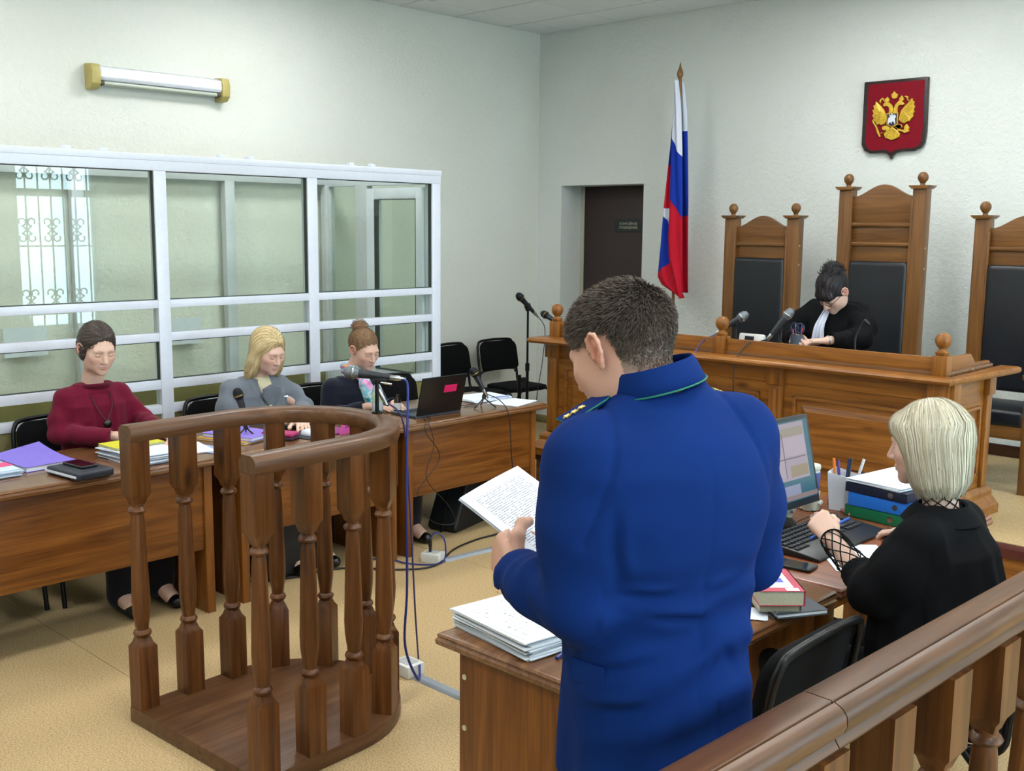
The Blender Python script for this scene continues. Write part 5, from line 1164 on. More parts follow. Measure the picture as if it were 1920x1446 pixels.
def ring_folds(V, N, c, ax, w, amp, freq, ph=0, side=None):
    """compression folds round a joint: ridges across axis ax, fading with distance"""
    d = V-np.asarray(c); u = d@unit(ax); dist = np.linalg.norm(d, axis=1); m = np.exp(-(dist/w)**2)
    if side is not None: m = m*np.clip(.35+.65*(d@unit(side))/(dist+1e-6), 0, 1)
    u = u+.012*noise3(V*22)
    return V+N*(amp*m*np.sin(u*freq+ph))[:, None]
def normals(V, F):
    a, b, c, d = (V[F[:, i]] for i in range(4)); n = np.cross(c-a, d-b); N_ = np.zeros_like(V)
    for i in range(4): np.add.at(N_, F[:, i], n)
    return N_/(np.linalg.norm(N_, axis=1, keepdims=True)+1e-12)
# ---- materials for people
def attr_mat(name, rough=.55, sss=0, sheen=0, bscale=0, bstr=0, spec=.4, mul=None):
    m, nt, b = newmat(name); a = N(nt, 'ShaderNodeVertexColor', layer_name='Col'); nt.links.new(a.outputs[0], b.inputs['Base Color'])
    b.inputs['Roughness'].default_value = rough; b.inputs['Specular IOR Level'].default_value = spec
    if sss: b.inputs['Subsurface Weight'].default_value = sss; b.inputs['Subsurface Radius'].default_value = (.010, .004, .002); b.inputs['Subsurface Scale'].default_value = .4
    if sheen: b.inputs['Sheen Weight'].default_value = sheen
    if bstr:
        n = N(nt, 'ShaderNodeTexNoise'); n.inputs['Scale'].default_value = bscale; nt.links.new(coords(nt), n.inputs['Vector']); bump(nt, b, n.outputs[0], bstr, .001)
    return m
M_SKIN = attr_mat('skin', .5, 0, 0, 260, .12)
M_HAIR = attr_mat('hair_strands', .48, 0, 0, spec=.22)
def cloth(name, col, rough=.85, sheen=.15, weave=700, k=.08, spec=.2):
    if name in MATS: return MATS[name]
    m, nt, b = newmat(name); c = lin(col)[:3]; co = coords(nt)
    n = N(nt, 'ShaderNodeTexNoise'); n.inputs['Scale'].default_value = 7; n.inputs['Detail'].default_value = 3; nt.links.new(co, n.inputs['Vector'])
    nt.links.new(ramp(nt, n.outputs[0], [(.3, [x*(1-k) for x in c]), (.7, [min(1, x*(1+k)) for x in c])]), b.inputs['Base Color'])
    n2 = N(nt, 'ShaderNodeTexNoise'); n2.inputs['Scale'].default_value = weave; nt.links.new(co, n2.inputs['Vector']); bump(nt, b, n2.outputs[0], .15, .0006)
    b.inputs['Roughness'].default_value = rough; b.inputs['Sheen Weight'].default_value = sheen; b.inputs['Specular IOR Level'].default_value = spec
    MATS[name] = m; return m
# ---- anatomy
def head_prims(B, F, neck_to, fem=True, neck_r=.052, jaw=1.0, ears=True):
    e = lambda c, r, k=.02, op=1, R=None: B.el(c, r, F, k, op, R)
    e((0, -.020, .032), (.074, .096, .086)); e((0, .030, -.015), (.064, .064, .088), .03)
    e((0, .032, -.068), (.050*jaw, .052, .046), .03); e((0, .074, -.102), (.019, .016, .014), .025)
    for s in (-1, 1):
        e((s*.045*jaw, .005, -.065), (.016, .032, .034), .03)              # jaw angle
        e((s*.040, .060, -.022), (.022, .022, .022), .025)                # cheek
    e((0, .080, .020), (.046, .014, .013), .02)                           # brow
    for s in (-1, 1): e((s*.031, .098, -.002), (.017, .013, .011), .012, -1); e((s*.031, .0745, -.003), (.0150, .0150, .0125), .004)
    B.rc(F.p(0, .088, .008), F.p(0, .1075, -.034), .0075*F.k, .0115*F.k, .010*F.k)
    for s in (-1, 1): e((s*.0115, .0975, -.038), (.0075, .010, .0075), .006)
    e((0, .0905, -.0625), (.0215, .0075, .0048), .004); e((0, .0885, -.0725), (.0185, .0085, .0060), .004)
    for s in ((-1, 1) if ears else ()):
        hx = [(.074, .012, .000), (.078, .013, .012), (.083, .009, .025), (.0875, -.004, .031), (.0925, -.016, .026), (.095, -.0225, .011), (.094, -.0215, -.006), (.090, -.0145, -.020), (.084, -.0065, -.029)]
        B.chain([F.p(s*a, b, c) for a, b, c in hx], [.0040*F.k, .0042*F.k, .0044*F.k, .0045*F.k, .0045*F.k, .0043*F.k, .0042*F.k, .0048*F.k, .0062*F.k], .003)
        e((s*.0795, -.004, .002), (.0055, .0165, .026), .006, 1, rotm(0, 0, s*.42)); B.chain([F.p(s*.0855, -.004, .019), F.p(s*.0895, -.0125, .006), F.p(s*.087, -.0105, -.012), F.p(s*.083, -.002, -.020)], [.0032*F.k]*4, .004)
        e((s*.0865, -.001, -.003), (.0052, .0075, .0105), .003, -1, rotm(0, 0, s*.4)); e((s*.0785, .009, -.009), (.0045, .004, .0065), .004)
    B.rc(F.p(0, -.022, -.045), np.asarray(neck_to, float), neck_r*F.k, (neck_r+.006)*F.k, .03)
def paint_head(V, col, F, skin, lips=(.55, .22, .2), brow=(.12, .08, .05), lash=True, stub=None):
    L = F.inv(V)
    def spot(c, r, cc, s=1.0, pw=2):
        d = np.sqrt((((L-np.array(c))/np.array(r))**2).sum(1)); w_ = np.clip(1.25-d, 0, 1)[:, None]*s; w_ = np.minimum(1, w_*1.6)*s
        col[:] = col*(1-w_)+np.array(cc)*w_
    sk = np.array(skin)
    for s in (-1, 1): spot((s*.045, .075, -.03), (.03, .03, .022), sk*np.array((1.06, .86, .82)), .6)
    for s in (-1, 1): spot((s*.088, -.008, .0), (.013, .022, .036), sk*np.array((1.06, .74, .70)), .9); spot((s*.083, -.001, -.003), (.007, .008, .010), sk*np.array((.75, .42, .38)), .8)
    spot((0, .108, -.035), (.016, .012, .012), sk*np.array((1.05, .85, .82)), .5)
    spot((0, .092, -.0625), (.021, .010, .0045), lips, .8); spot((0, .092, -.0725), (.018, .010, .0055), lips, .8)
    for s in (-1, 1):
        for k in range(5): spot((s*(.014+.008*k), .088-.0022*k*k*.9, .019+.0025*min(k, 3)-(.003 if k == 4 else 0)), (.007, .016, .0040), brow, .75)
        if lash:
            for k in range(6): spot((s*(.0185+.005*k), .0885-.0013*(k-2.5)**2*.8, -.0085+.0006*(k-2.5)**2), (.0042, .011, .0017), (.04, .025, .02), .95)
    if stub is not None: spot((0, .06, -.085), (.055, .05, .035), stub, .35)
def hand(B, w, fwd, palm, side, curl=((.2, .3, .2),)*4, thumb=((.6, .7, .1), (.8, .5, .15), (.9, .3, .2)), s=1.0, spread=.10):
    w = np.asarray(w, float); fwd = unit(fwd); palm = np.asarray(palm, float); palm = unit(palm-fwd*(palm@fwd)); sd = np.cross(fwd, palm); sd = sd*np.sign(sd@np.asarray(side, float))
    offs = (.029, .0095, -.0095, -.027); kn = (.086, .090, .085, .075); ln = ((.042, .026, .021), (.046, .029, .022), (.042, .027, .021), (.034, .021, .019)); rr = (.0098, .0098, .0092, .0082)
    tips = []
    for i in range(4):
        k0 = w+(fwd*kn[i]+sd*offs[i])*s; B.rc(w+(fwd*.012+sd*offs[i]*.62)*s, k0, .0150*s, .0125*s, .014*s)
        a = 0; p = k0; r = rr[i]*s; d0 = unit(fwd+sd*(offs[i]/.03)*spread)
        for j in range(3):
            a += curl[i][j]; d = cos(a)*d0+sin(a)*palm; q = p+d*ln[i][j]*s; B.rc(p, q, r, r*.93, .0035*s); p = q; r *= .93
        tips.append(p)
    p = w+(fwd*.022+sd*.022+palm*.006)*s; r = .0155*s
    for (a, b, c), L in zip(thumb, (.044, .033, .026)):
        q = p+unit(fwd*a+sd*b+palm*c)*L*s; B.rc(p, q, r, r*.86, .008*s); p = q; r *= .86
    return tips
def body_mesh(B, zones, skin, painters=()):
    parts = [B.mesh(h, lo, hi) for lo, hi, h in zones]; V, F = join(parts)
    col = np.tile(np.array(skin), (len(V), 1))*(1+.03*noise3(V*40))[:, None]
    for p in painters: p(V, col)
    return fast_mesh('body', V, F, True, np.clip(col, 0, 1))
def garment(B, h, mat, name, par, post=None, rel=1):
    V, F = B.mesh(h); V = relax(V, F, rel)
    if post: V = post(V, normals(V, F), F)
    return put(name, fast_mesh(name, V, F), mat, par)
def strand_mesh(paths, width, cols, up=None):
    """paths: (n, k, 3) strand points with normals up (n, k, 3): flat tapering ribbons"""
    n, k, _ = paths.shape; T = np.gradient(paths, axis=1); T /= np.linalg.norm(T, axis=2, keepdims=True)+1e-9
    S_ = np.cross(T, up); S_ /= np.linalg.norm(S_, axis=2, keepdims=True)+1e-9
    tp = np.linspace(0, 1, k)[None, :, None]; wd = (np.asarray(width).reshape(-1, 1, 1)*(1-.75*tp**3))*.5
    A = paths-S_*wd; C_ = paths+S_*wd; V = np.stack([A, C_], 2).reshape(-1, 3)
    i = (np.arange(n)[:, None]*k+np.arange(k-1)[None, :]).ravel()*2
    F = np.stack([i, i+1, i+3, i+2], 1); col = np.repeat(cols, k*2, axis=0)
    return V, F, col
def march(H, roots, field, k, step, off=.0015, jit=.004, seed=0, stick=True, wobble=.22):
    """grow strands over the hair volume H following field(P)"""
    r = np.random.RandomState(seed); P = roots.copy(); ps, ns = [], []; o = off+np.abs(r.randn(len(P)))*jit*.4
    wob = r.randn(len(P), 3)*wobble; stp = step*(.85+.3*r.rand(len(P), 1))
    for i in range(k):
        g = H.grad(P)
        if stick: P = P-g*(H.at(P)-o)[:, None]
        ps.append(P.copy()); ns.append(g)
        d = field(P, i/k)+wob*.5; d = d-g*(d*g).sum(1, keepdims=True)*(.97 if stick else .0); d /= np.linalg.norm(d, axis=1, keepdims=True)+1e-9
        P = P+d*stp
    return np.stack(ps, 1), np.stack(ns, 1)
def hair_cols(n, base, var=.3, seed=1, alt=None):
    r = np.random.RandomState(seed); c = np.array(base)[None]*(1+var*r.randn(n, 1)*.6)
    if alt is not None: m = r.rand(n, 1) < .35; c = np.where(m, np.array(alt)[None]*(1+var*.4*r.randn(n, 1)), c)
    return np.clip(c, .003, 1)
def surf_points(H, n, keep, seed=0, h=.008):
    V, F = H.mesh(h); r = np.random.RandomState(seed); f = F[r.randint(0, len(F), n*3)]; u, v_ = r.rand(2, len(f), 1)
    P = V[f[:, 0]]*(1-u)*(1-v_)+V[f[:, 1]]*u*(1-v_)+V[f[:, 2]]*u*v_+V[f[:, 3]]*(1-u)*v_
    P = P[keep(P)][:n]; return P
# ================================================================== the standing prosecutor
def plane_quad(name, TL, TR, BL, mat, par, bulge=.008, n=12):
    TL, TR, BL = (np.array(q, float) for q in (TL, TR, BL)); BR = TR+BL-TL; nrm = unit(np.cross(TR-TL, TL-BL)); w_, h_ = np.linalg.norm(TR-TL), np.linalg.norm(BL-TL)
    R = Matrix((tuple(unit(TR-TL)), tuple(unit(TL-BL)), tuple(nrm))).transposed().to_4x4(); R.translation = tuple((TR+BL)/2)
    vs, fs = [], []
    for i in range(n+1):
        for j in range(n+1):
            u, v_ = i/n, j/n; vs.append(((u-.5)*w_, (v_-.5)*h_, bulge*sin(PI*u)*(1-.4*v_)+bulge*.6*sin(PI*v_)-bulge))
    k = len(vs); vs += [(a, b, c-.0008) for a, b, c in vs]
    for i in range(n):
        for j in range(n): a = i*(n+1)+j; fs += [(a, a+n+1, a+n+2, a+1), (k+a, k+a+1, k+a+n+2, k+a+n+1)]
    m = MB().add(vs, fs); o = m.build(name, mat, par, smooth=60); o.matrix_local = R; return o
P_ = empty('person', (-1.09, 1.50, 0), math.radians(65.9), 'standing man in a bright blue uniform jacket reading from a white page, seen from behind', 'person')
SK = (.52, .295, .215)
Fh = Frame(rotm(-.42, .05, .45), (-.040, .062, 1.586), .962)
B = Sdf(); head_prims(B, Fh, (-.005, -.005, 1.49), False, .058, 1.08)
B.el((0, .03, -.10), (.045, .035, .03), Fh, .03)                               # fuller chin and throat
B.loft([(.84, .125, .09, .01, 0), (1.05, .13, .095, 0.005, 0), (1.3, .155, .095, 0, 0), (1.40, .12, .075, 0, -.01), (1.46, .07, .05, 0, -.01)], None, .03)
Lw, Rw = v3(-.190, .190, 1.150), v3(.105, .30, 1.158)
for s, e_, w_ in ((-1, v3(-.168, -.045, 1.172), Lw), (1, v3(.262, .085, 1.165), Rw)):
    B.chain([(s*.125, -.01, 1.385), e_, w_], [.05, .042, .028], .03)
for s in (-1, 1): B.chain([(s*.055+.014, 0, .84), (s*.08+.008, .02, .48), (s*.10, -.02, .09), (s*.105, .10, .05)], [.068, .056, .042, .035], .03)
hand(B, v3(-.180, .208, 1.142), (.0, .96, .28), (.92, .25, -.05), (0, -.28, .96), ((.75, 1.0, .6), (.8, 1.05, .6), (.85, 1.1, .6), (.9, 1.1, .6)), ((.62, .72, .1), (.78, .35, .5), (.55, -.10, .8)), 1.04, .03)
hand(B, Rw, (-.75, .6, .15), (-.4, -.3, .85), (.3, .7, .3), ((.3, .5, .3),)*4, ((.6, .6, .4), (.8, .3, .4), (.9, .1, .4)), 1.06)
me = body_mesh(B, [((-.2, -.15, 1.44), (.2, .3, 1.85), .0034), ((-.32, .13, 1.08), (-.06, .36, 1.32), .003), ((-.14, .22, 1.05), (.16, .48, 1.28), .004), ((-.35, -.25, .02), (.4, .32, 1.47), .012)], SK,
    [lambda V, c: paint_head(V, c, Fh, SK, (.42, .18, .15), (.10, .075, .055), True, (.22, .16, .13))])
# scalp shading where the hair is clipped short
L = Fh.inv(np.array([v.co[:] for v in me.vertices])); 
def hairline(L):
    """>0 inside the hair region, head frame"""
    front = .075-.35*np.maximum(.10-L[:, 2], 0)                # temples recede
    back = L[:, 2]+.080+.0*L[:, 1]
    ear = np.sqrt(((L[:, 1]+.012)/.034)**2+((L[:, 2]+.012)/.05)**2)-1
    side = np.where(L[:, 1] > -.012, L[:, 2]-.012-(L[:, 1]+.012)*.25+.012, back*1.0)
    up = L[:, 2]-.02-np.maximum(0, (L[:, 1]-.05))*1.6
    d = np.where(L[:, 1] > .02, np.minimum(up, .20), np.where(L[:, 1] > -.035, np.minimum(L[:, 2]+.03, ear*.03+.004), np.minimum(back+.012, .25)))
    return d
hl = hairline(L); wgt = np.clip((hl+.004)/.055, 0, 1)*np.clip((L[:, 2]+.08)/.03, 0, 1)
wgt = wgt*(np.abs(L[:, 0]) < .0775); wgt[(L[:, 2] < -.1) | (L[:, 1] > .085)] = 0
ca = me.color_attributes['Col']; arr = np.zeros(len(me.vertices)*4, np.float32); ca.data.foreach_get('color', arr); arr = arr.reshape(-1, 4)
arr[:, :3] = arr[:, :3]*(1-.80*wgt[:, None])+np.array((.10, .075, .06))*(.80*wgt[:, None]); ca.data.foreach_set('color', arr.ravel())
put('body', me, M_SKIN, P_)
# short hair: a cap on the scalp and thousands of single blades
H = Sdf(); H.el((0, -.020, .034), (.0762, .0968, .0880), Fh, .01); H.el((0, .02, .04), (.066, .07, .075), Fh, .02); H.rc(Fh.p(0, -.022, -.045), v3(-.005, -.005, 1.49), .0568, .061, .03)
def keep(P): l = Fh.inv(P); r = _rs.rand(len(P)); return (hairline(l) > -.002+.075*r**2*np.where(l[:, 2] < .03, 1, .10)) & (l[:, 1] < .088-.25*np.maximum(0, .09-l[:, 2])) & (l[:, 2] > -.085)
R0 = surf_points(H, 30000, keep, 3, .006); l = Fh.inv(R0); g = H.grad(R0)
wh = np.array((.012, -.075, .085)); fl = l-wh; fl[:, 1] += .015; fl[:, 2] -= .01; fl = fl/(np.linalg.norm(fl, axis=1, keepdims=True)+1e-6)
flw = fl@Fh.R.T; ln_ = np.clip(.003+.105*(l[:, 2]+.03), .0025, .0125)*(.7+.6*_rs.rand(len(l))); up_ = np.clip(.22+2.2*(l[:, 2]), .12, .52)[:, None]
dr_ = unit(np.ones(3))*0+g*up_+flw*(1-up_*.6)+_rs.randn(len(l), 3)*.16; dr_ /= np.linalg.norm(dr_, axis=1, keepdims=True)
d2_ = dr_+flw*.35-np.array((0, 0, .15)); d2_ /= np.linalg.norm(d2_, axis=1, keepdims=True)
pa = np.stack([R0-g*.001, R0+dr_*ln_[:, None]*.5, R0+dr_*ln_[:, None]*.5+d2_*ln_[:, None]*.5], 1); upv = np.repeat((g+_rs.randn(len(l), 3)*.5)[:, None], 3, 1)
hc = hair_cols(len(l), (.080, .060, .046), .28, 4, (.12, .094, .072)); V, F, C = strand_mesh(pa, .0015+.0*ln_, hc, upv)
tag(put('hair', fast_mesh('hair', V, F, True, C), M_HAIR, P_), kind='stuff')
# uniform jacket
M_UNI = cloth('royal_blue_uniform', (.0026, .0200, .120), .85, .0, 900, .06, .10)
J = Sdf(); J.loft([(.825, .178, .142, .016, .0), (.95, .176, .138, .014, 0), (1.06, .168, .130, .008, 0), (1.20, .182, .134, 0, 0), (1.32, .196, .132, 0, -.005), (1.40, .186, .124, 0, -.010), (1.445, .150, .104, .006, -.012), (1.48, .098, .086, .008, -.008), (1.515, .076, .074, .0, -.002), (1.53, .068, .067, 0, .0)], None, .03, 1, 2.3)
J.rc((-.05, -.012, 1.470), (-.138, -.012, 1.424), .036, .054, .06); J.rc((.05, -.012, 1.488), (.146, -.012, 1.447), .038, .056, .06)
J.el((0, -.085, 1.34), (.15, .06, .12), None, .06)
eL, eR = v3(-.168, -.045, 1.172), v3(.262, .085, 1.165)
J.chain([(-.142, -.01, 1.412), (-.160, -.03, 1.30), eL], [.066, .063, .059], .045); J.chain([eL, v3(-.188, .07, 1.168), Lw+v3(0, .03, .004)], [.059, .055, .048], .02)
J.chain([(.160, -.01, 1.435), (.222, .045, 1.29), eR], [.066, .062, .058], .045); J.chain([eR, v3(.19, .20, 1.165), Rw], [.060, .057, .050], .02)
dl = unit(v3(.02, .20, .02)); J.cyl(Lw-dl*.012, Lw+dl*.12, .09, .004); J.cyl(Lw-dl*.05, Lw+dl*.05, .040, .004)
dr2 = unit(Rw-eR); J.cyl(Rw-dr2*.02, Rw+dr2*.12, .09, .004); J.cyl(Rw-dr2*.05, Rw+dr2*.05, .040, .004)
J.cyl((-.004, .0, 1.48), (-.015, .01, 1.60), .064, .01)
def post(V, N_, F):
    V = ring_folds(V, N_, eL, (0, .5, -.8), .13, .0075, 95, .3, (.5, .8, .3)); V = ring_folds(V, normals(V, F), (-.19, .10, 1.17), (0, 1, 0), .08, .006, 110, 1.0, (.2, .2, 1))
    V = ring_folds(V, normals(V, F), eR, (.2, .5, -.8), .12, .006, 90, .8, (0, .8, .3))
    n = normals(V, F)
    # draped drag lines across the small of the back, centre seam and side vents
    x, y, z = V[:, 0], V[:, 1], V[:, 2]; bk = np.clip(-n[:, 1]*1.2, 0, 1)*np.exp(-((z-1.09)/.13)**2)*(np.abs(x) < .16)
    V = V+n*(bk*(.0080*np.sin((z+.30*np.abs(x-.05)+.035*noise3(V*7))*64)))[:, None]
    n = normals(V, F); seam = np.exp(-((x-.02)/.0035)**2)*np.clip(-n[:, 1], 0, 1)*(z < 1.42); V = V-n*(.0022*seam)[:, None]
    vent = np.exp(-((x-.058)/.005)**2)*np.clip(-n[:, 1], 0, 1)*(z < 1.0); V = V-n*(.004*vent)[:, None]
    def stroke(V, n, x0, z0, x1, z1, wd, dp, lip=.7):
        x, z = V[:, 0]+.006*noise3(V*14), V[:, 2]+.006*noise3(V*14+5); dx, dz = x1-x0, z1-z0; L2 = dx*dx+dz*dz; t_ = np.clip(((x-x0)*dx+(z-z0)*dz)/L2, 0, 1)
        ex, ez = x-x0-dx*t_, z-z0-dz*t_; q = (ex*-dz+ez*dx)/math.sqrt(L2); r = np.sqrt(ex*ex+ez*ez); m = (V[:, 1] < .02)*np.clip(-n[:, 1]*1.5, 0, 1)*np.sin(PI*np.clip(t_*.9+.05, 0, 1))
        return V+n*(m*(-dp*np.exp(-(r/wd)**2)+dp*lip*np.exp(-((q-wd*1.9)/(wd*1.2))**2)*np.exp(-(np.maximum(r-3*wd, 0)/wd)**2)))[:, None]
    for q_ in ((-.148, 1.35, -.130, 1.22, .010, .006), (-.13, 1.205, -.03, 1.200, .008, .008), (-.085, 1.166, .03, 1.148, .009, .009), (-.03, 1.06, .03, 1.115, .011, .006), (-.165, 1.06, -.06, 1.085, .009, .008), (-.16, .985, -.07, 1.01, .010, .006), (.02, 1.19, .10, 1.21, .010, .006), (.06, 1.10, .11, 1.03, .012, .004)):
        V = stroke(V, normals(V, F), *q_)
    n = normals(V, F); x, y, z = V[:, 0], V[:, 1], V[:, 2]
    hang = np.clip((1.02-z)/.18, 0, 1); V = V+n*(.006*hang*np.sin(np.arctan2(y, x)*9+1.2))[:, None]
    V = folds(V, normals(V, F), .0016, (6, 6, 4.5), 2)
    # sleeve head seam
    for s in (-1, 1):
        d = V-np.array((s*.150, -.012, 1.40)); q = d@unit((s*.93, 0, .36)); m = np.exp(-(q/.006)**2)*(np.linalg.norm(d, axis=1) < .15); V = V-normals(V, F)*(.0045*m)[:, None]
    return V
ja = garment(J, .0062, M_UNI, 'uniform_jacket', P_, post, 1)
# collar: folded band round the neck with green piping
M_GREEN = plain('green_piping', '#0d6b52', .6)
Nc = Frame(rotm(-.04, -.22, .1), (-.004, .006, 1.538))
def ringc(r1, r2, z, a): return Nc.p(r1*sin(a), -r2*cos(a), z)
cm = MB(); NA = 44; A = [-2.55+5.1*i/(NA-1) for i in range(NA)]; prof = [(.066, .067, .036), (.0700, .0715, .040), (.0740, .0755, .035), (.081, .083, .014), (.0865, .0885, -.003), (.084, .086, -.006), (.077, .079, .002), (.0670, .0680, .020)]
vs = [ringc(a, b, c+.012*cos(q)*0-.018*(1-cos(q))*.5, q) for q in A for a, b, c in prof]; K = len(prof)
fs = [(i*K+j, i*K+(j+1) % K, (i+1)*K+(j+1) % K, (i+1)*K+j) for i in range(NA-1) for j in range(K)] + [tuple(range(K)), tuple(range((NA-1)*K, NA*K))[::-1]]
co_ = cm.add(vs, fs).build('collar', M_UNI, ja, smooth=60)
pm = MB(); pm.tube([ringc(.0878, .0898, -.003-.009*(1-cos(q)), q) for q in A], .0016, 6); pm.build('collar_piping', M_GREEN, ja, smooth=60)
# shoulder boards
for s in (-1, 1):
    a0, a1 = v3(s*.084, .026, 1.520 if s > 0 else 1.510), v3(s*.166, .030, 1.490 if s > 0 else 1.466); ax = unit(a1-a0); tr = unit(np.cross(ax, (0, 0, 1)))*1; upn = unit(np.cross(tr, ax)); upn = upn*np.sign(upn[2])
    Rm = Matrix((tuple(ax), tuple(np.cross(upn, ax)), tuple(upn))).transposed().to_4x4(); Rm.translation = tuple((a0+a1)/2+upn*.006); Lh = np.linalg.norm(a1-a0)/2
    m = MB(); pts = [(-Lh-.008, -.012), (-Lh+.012, -.024), (Lh, -.026), (Lh, .026), (-Lh+.012, .024), (-Lh-.008, .012)]; m.prism(pts, -.004, .003, 'xy'); o = m.build('shoulder_board', M_UNI, ja, bevel=.001); o.matrix_local = Rm
    q = MB(); q.tube([(a, b, .001) for a, b in pts], .0016, 6, closed=True); q.build('board_piping', M_GREEN, o, smooth=60)
    for x in (-Lh+.004, Lh*.1, Lh*.42, Lh*.74):
        st_ = MB(); pr_ = [((.0085 if k % 2 == 0 else .004)*cos(k*PI/5), (.0085 if k % 2 == 0 else .004)*sin(k*PI/5)) for k in range(10)]
        st_.prism([(x+a, b+(.0 if x > -Lh+.01 else 0)) for a, b in pr_], .003, .0065, 'xy'); st_.build('gold_star' if x > 0 else 'gold_button', plain('gilt_metal', '#d3b865', .28, metal=.6), o, bevel=.001)
# pocket flap on the left hip
m = MB().obox((-.152, -.052, 1.05), (.004, .07, .040), .42, 0, .05); m.build('pocket_flap', M_UNI, ja, bevel=.003)
# trousers and shoes
T_ = Sdf()
for s in (-1, 1): T_.chain([(s*.066+.014, 0, .86), (s*.082+.008, .02, .50), (s*.10, -.01, .07)], [.078, .075, .062], .03)
T_.el((.014, 0, .90), (.125, .10, .09), None, .04)
def postT(V, N_, F): return folds(V, N_, .004, (6, 6, 3), 5)
garment(T_, .012, cloth('navy_trousers', (.003, .006, .02), .85, 0), 'trousers', P_, postT)
for s in (-1, 1):
    S_ = Sdf(); S_.rc((s*.10, -.04, .045), (s*.115, .16, .035), .042, .036, .02); S_.cyl((s*.1, .05, -.2), (s*.1, .05, 0), .4, .004, -1)
    garment(S_, .008, plain('black_shoe_leather', '#0a0a0b', .3), 'shoe', P_)
# the page he reads from (held in the left hand)
pg = empty('held_page', (-1.09, 1.50, 0), math.radians(65.9), 'white printed page held in the left hand of the man in blue', 'page')
plane_quad('sheet', (-.230, .371, 1.266), (-.059, .490, 1.295), (-.077, .170, 1.118), textsheet('held', .21, .297, 56, 'dense_print'), pg, .006)
plane_quad('sheet', (-.232, .372, 1.2625), (-.061, .491, 1.2915), (-.079, .171, 1.1145), M_PAPER, pg, .006)
# ================================================================== seated people
def seated_legs(B, hip_z=.50, knee_y=.42, r=.072, z0=0):
    for s in (-1, 1): B.chain([(s*.085, .0, hip_z), (s*.10, knee_y, hip_z-.02), (s*.10, knee_y-.02, z0+.09), (s*.10, knee_y+.09, z0+.045)], [r+.012, r-.012, .044, .036], .03)
def skirt(P, mat, hip_z=.50, knee_y=.42, r=.088, name='trousers', h=.012, z0=0):
    S = Sdf(); 
    for s in (-1, 1): S.chain([(s*.085, -.02, hip_z), (s*.10, knee_y, hip_z-.01), (s*.10, knee_y-.01, z0+.08)], [r+.02, r-.008, .062], .04)
    S.el((0, -.02, hip_z+.03), (.175, .13, .11), None, .05); garment(S, h, mat, name, P, lambda V, N_, F: folds(V, N_, .004, (6, 6, 6), 3))
    for s in (-1, 1):
        K = Sdf(); K.rc((s*.10, knee_y-.03, z0+.04), (s*.105, knee_y+.13, z0+.032), .038, .032, .02); K.cyl((s*.1, knee_y, z0-.2), (s*.1, knee_y, z0), .4, .004, -1); garment(K, .010, plain('black_shoe_leather', '#0a0a0b', .3), 'shoe', P)
def strands(name, H, roots, field, k, step, width, base, par, alt=None, seed=0, off=.0012, jit=.004, var=.3, stick=True, wobble=.15):
    ps, ns = march(H, roots, field, k, step, off, jit, seed, stick, wobble); C = hair_cols(len(roots), base, var, seed+1, alt); r = np.random.RandomState(seed+2)
    V, F, c = strand_mesh(ps, width*(.6+.8*r.rand(len(roots))), C, ns); return tag(put(name, fast_mesh(name, V, F, True, c), M_HAIR, par), kind='stuff')
def hair_base(H, h, col, par, name='hair_volume'):
    V, F = H.mesh(h); V = relax(V, F, 1); return put(name, fast_mesh(name, V, F, True, np.tile(np.array(col), (len(V), 1))), M_HAIR, par)
FLAT = ((.12, .15, .1),)*4; REST = ((.35, .45, .3), (.4, .5, .3), (.45, .5, .3), (.5, .55, .3))
def wfield(F, f): return lambda P, t: (f(F.inv(P), t))@F.R.T
# ------------------------------------------------------------------ woman in burgundy
P_ = empty('person', (-5.06, 2.31, 0), -PI/2, 'seated woman in a burgundy cardigan with a round black pendant', 'person')
SKw = (.70, .45, .345); Fh = Frame(rotm(-.30, 0, -.06), (0, .075, 1.205), .96)
B = Sdf(); head_prims(B, Fh, (0, .0, 1.03), True, .047)
B.loft([(.50, .15, .10, 0, 0), (.75, .13, .095, 0, .0), (.95, .15, .09, 0, 0), (1.0, .10, .06, 0, 0)], None, .03)
rE, lE = v3(.180, .02, .80), v3(-.215, .06, .83); rW, lW = v3(.015, .275, .805), v3(-.17, .44, .80)
for s, e_, w_ in ((1, rE, rW), (-1, lE, lW)): B.chain([(s*.12, 0, .97), e_, w_], [.042, .036, .025], .03)
seated_legs(B)
hand(B, rW+v3(-.02, .0, -.008), (-.95, .30, -.06), (.0, -.25, -.95), (.2, .9, 0), REST, ((.6, .7, .3), (.85, .4, .2), (.95, .2, .1)), .93)
hand(B, lW+v3(0, .01, -.008), (.12, .98, -.02), (.1, 0, -1), (.9, 0, 0), FLAT, ((.6, .7, .3), (.85, .4, .1), (.95, .2, .0)), .93)
put('body', body_mesh(B, [((-.2, -.15, .99), (.2, .3, 1.4), .0042), ((-.20, .22, .70), (.02, .42, .90), .004), ((-.30, .40, .70), (-.05, .68, .90), .004), ((-.35, -.25, .02), (.35, .7, 1.0), .014)], SKw, [lambda V, c: paint_head(V, c, Fh, SKw, (.50, .17, .17), (.09, .06, .045))]), M_SKIN, P_)
H = Sdf(); H.el((0, -.022, .036), (.084, .104, .096), Fh, .02); H.el((0, -.06, -.02), (.076, .064, .075), Fh, .03); H.el((0, .092, -.022), (.070, .055, .088), Fh, .02, -1); 
for s in (-1, 1): H.el((s*.066, -.015, -.015), (.020, .032, .05), Fh, .02)
hair_base(H, .006, (.05, .035, .028), P_)
R0 = surf_points(H, 2600, lambda P: Fh.inv(P)[:, 2] > -.04, 11)
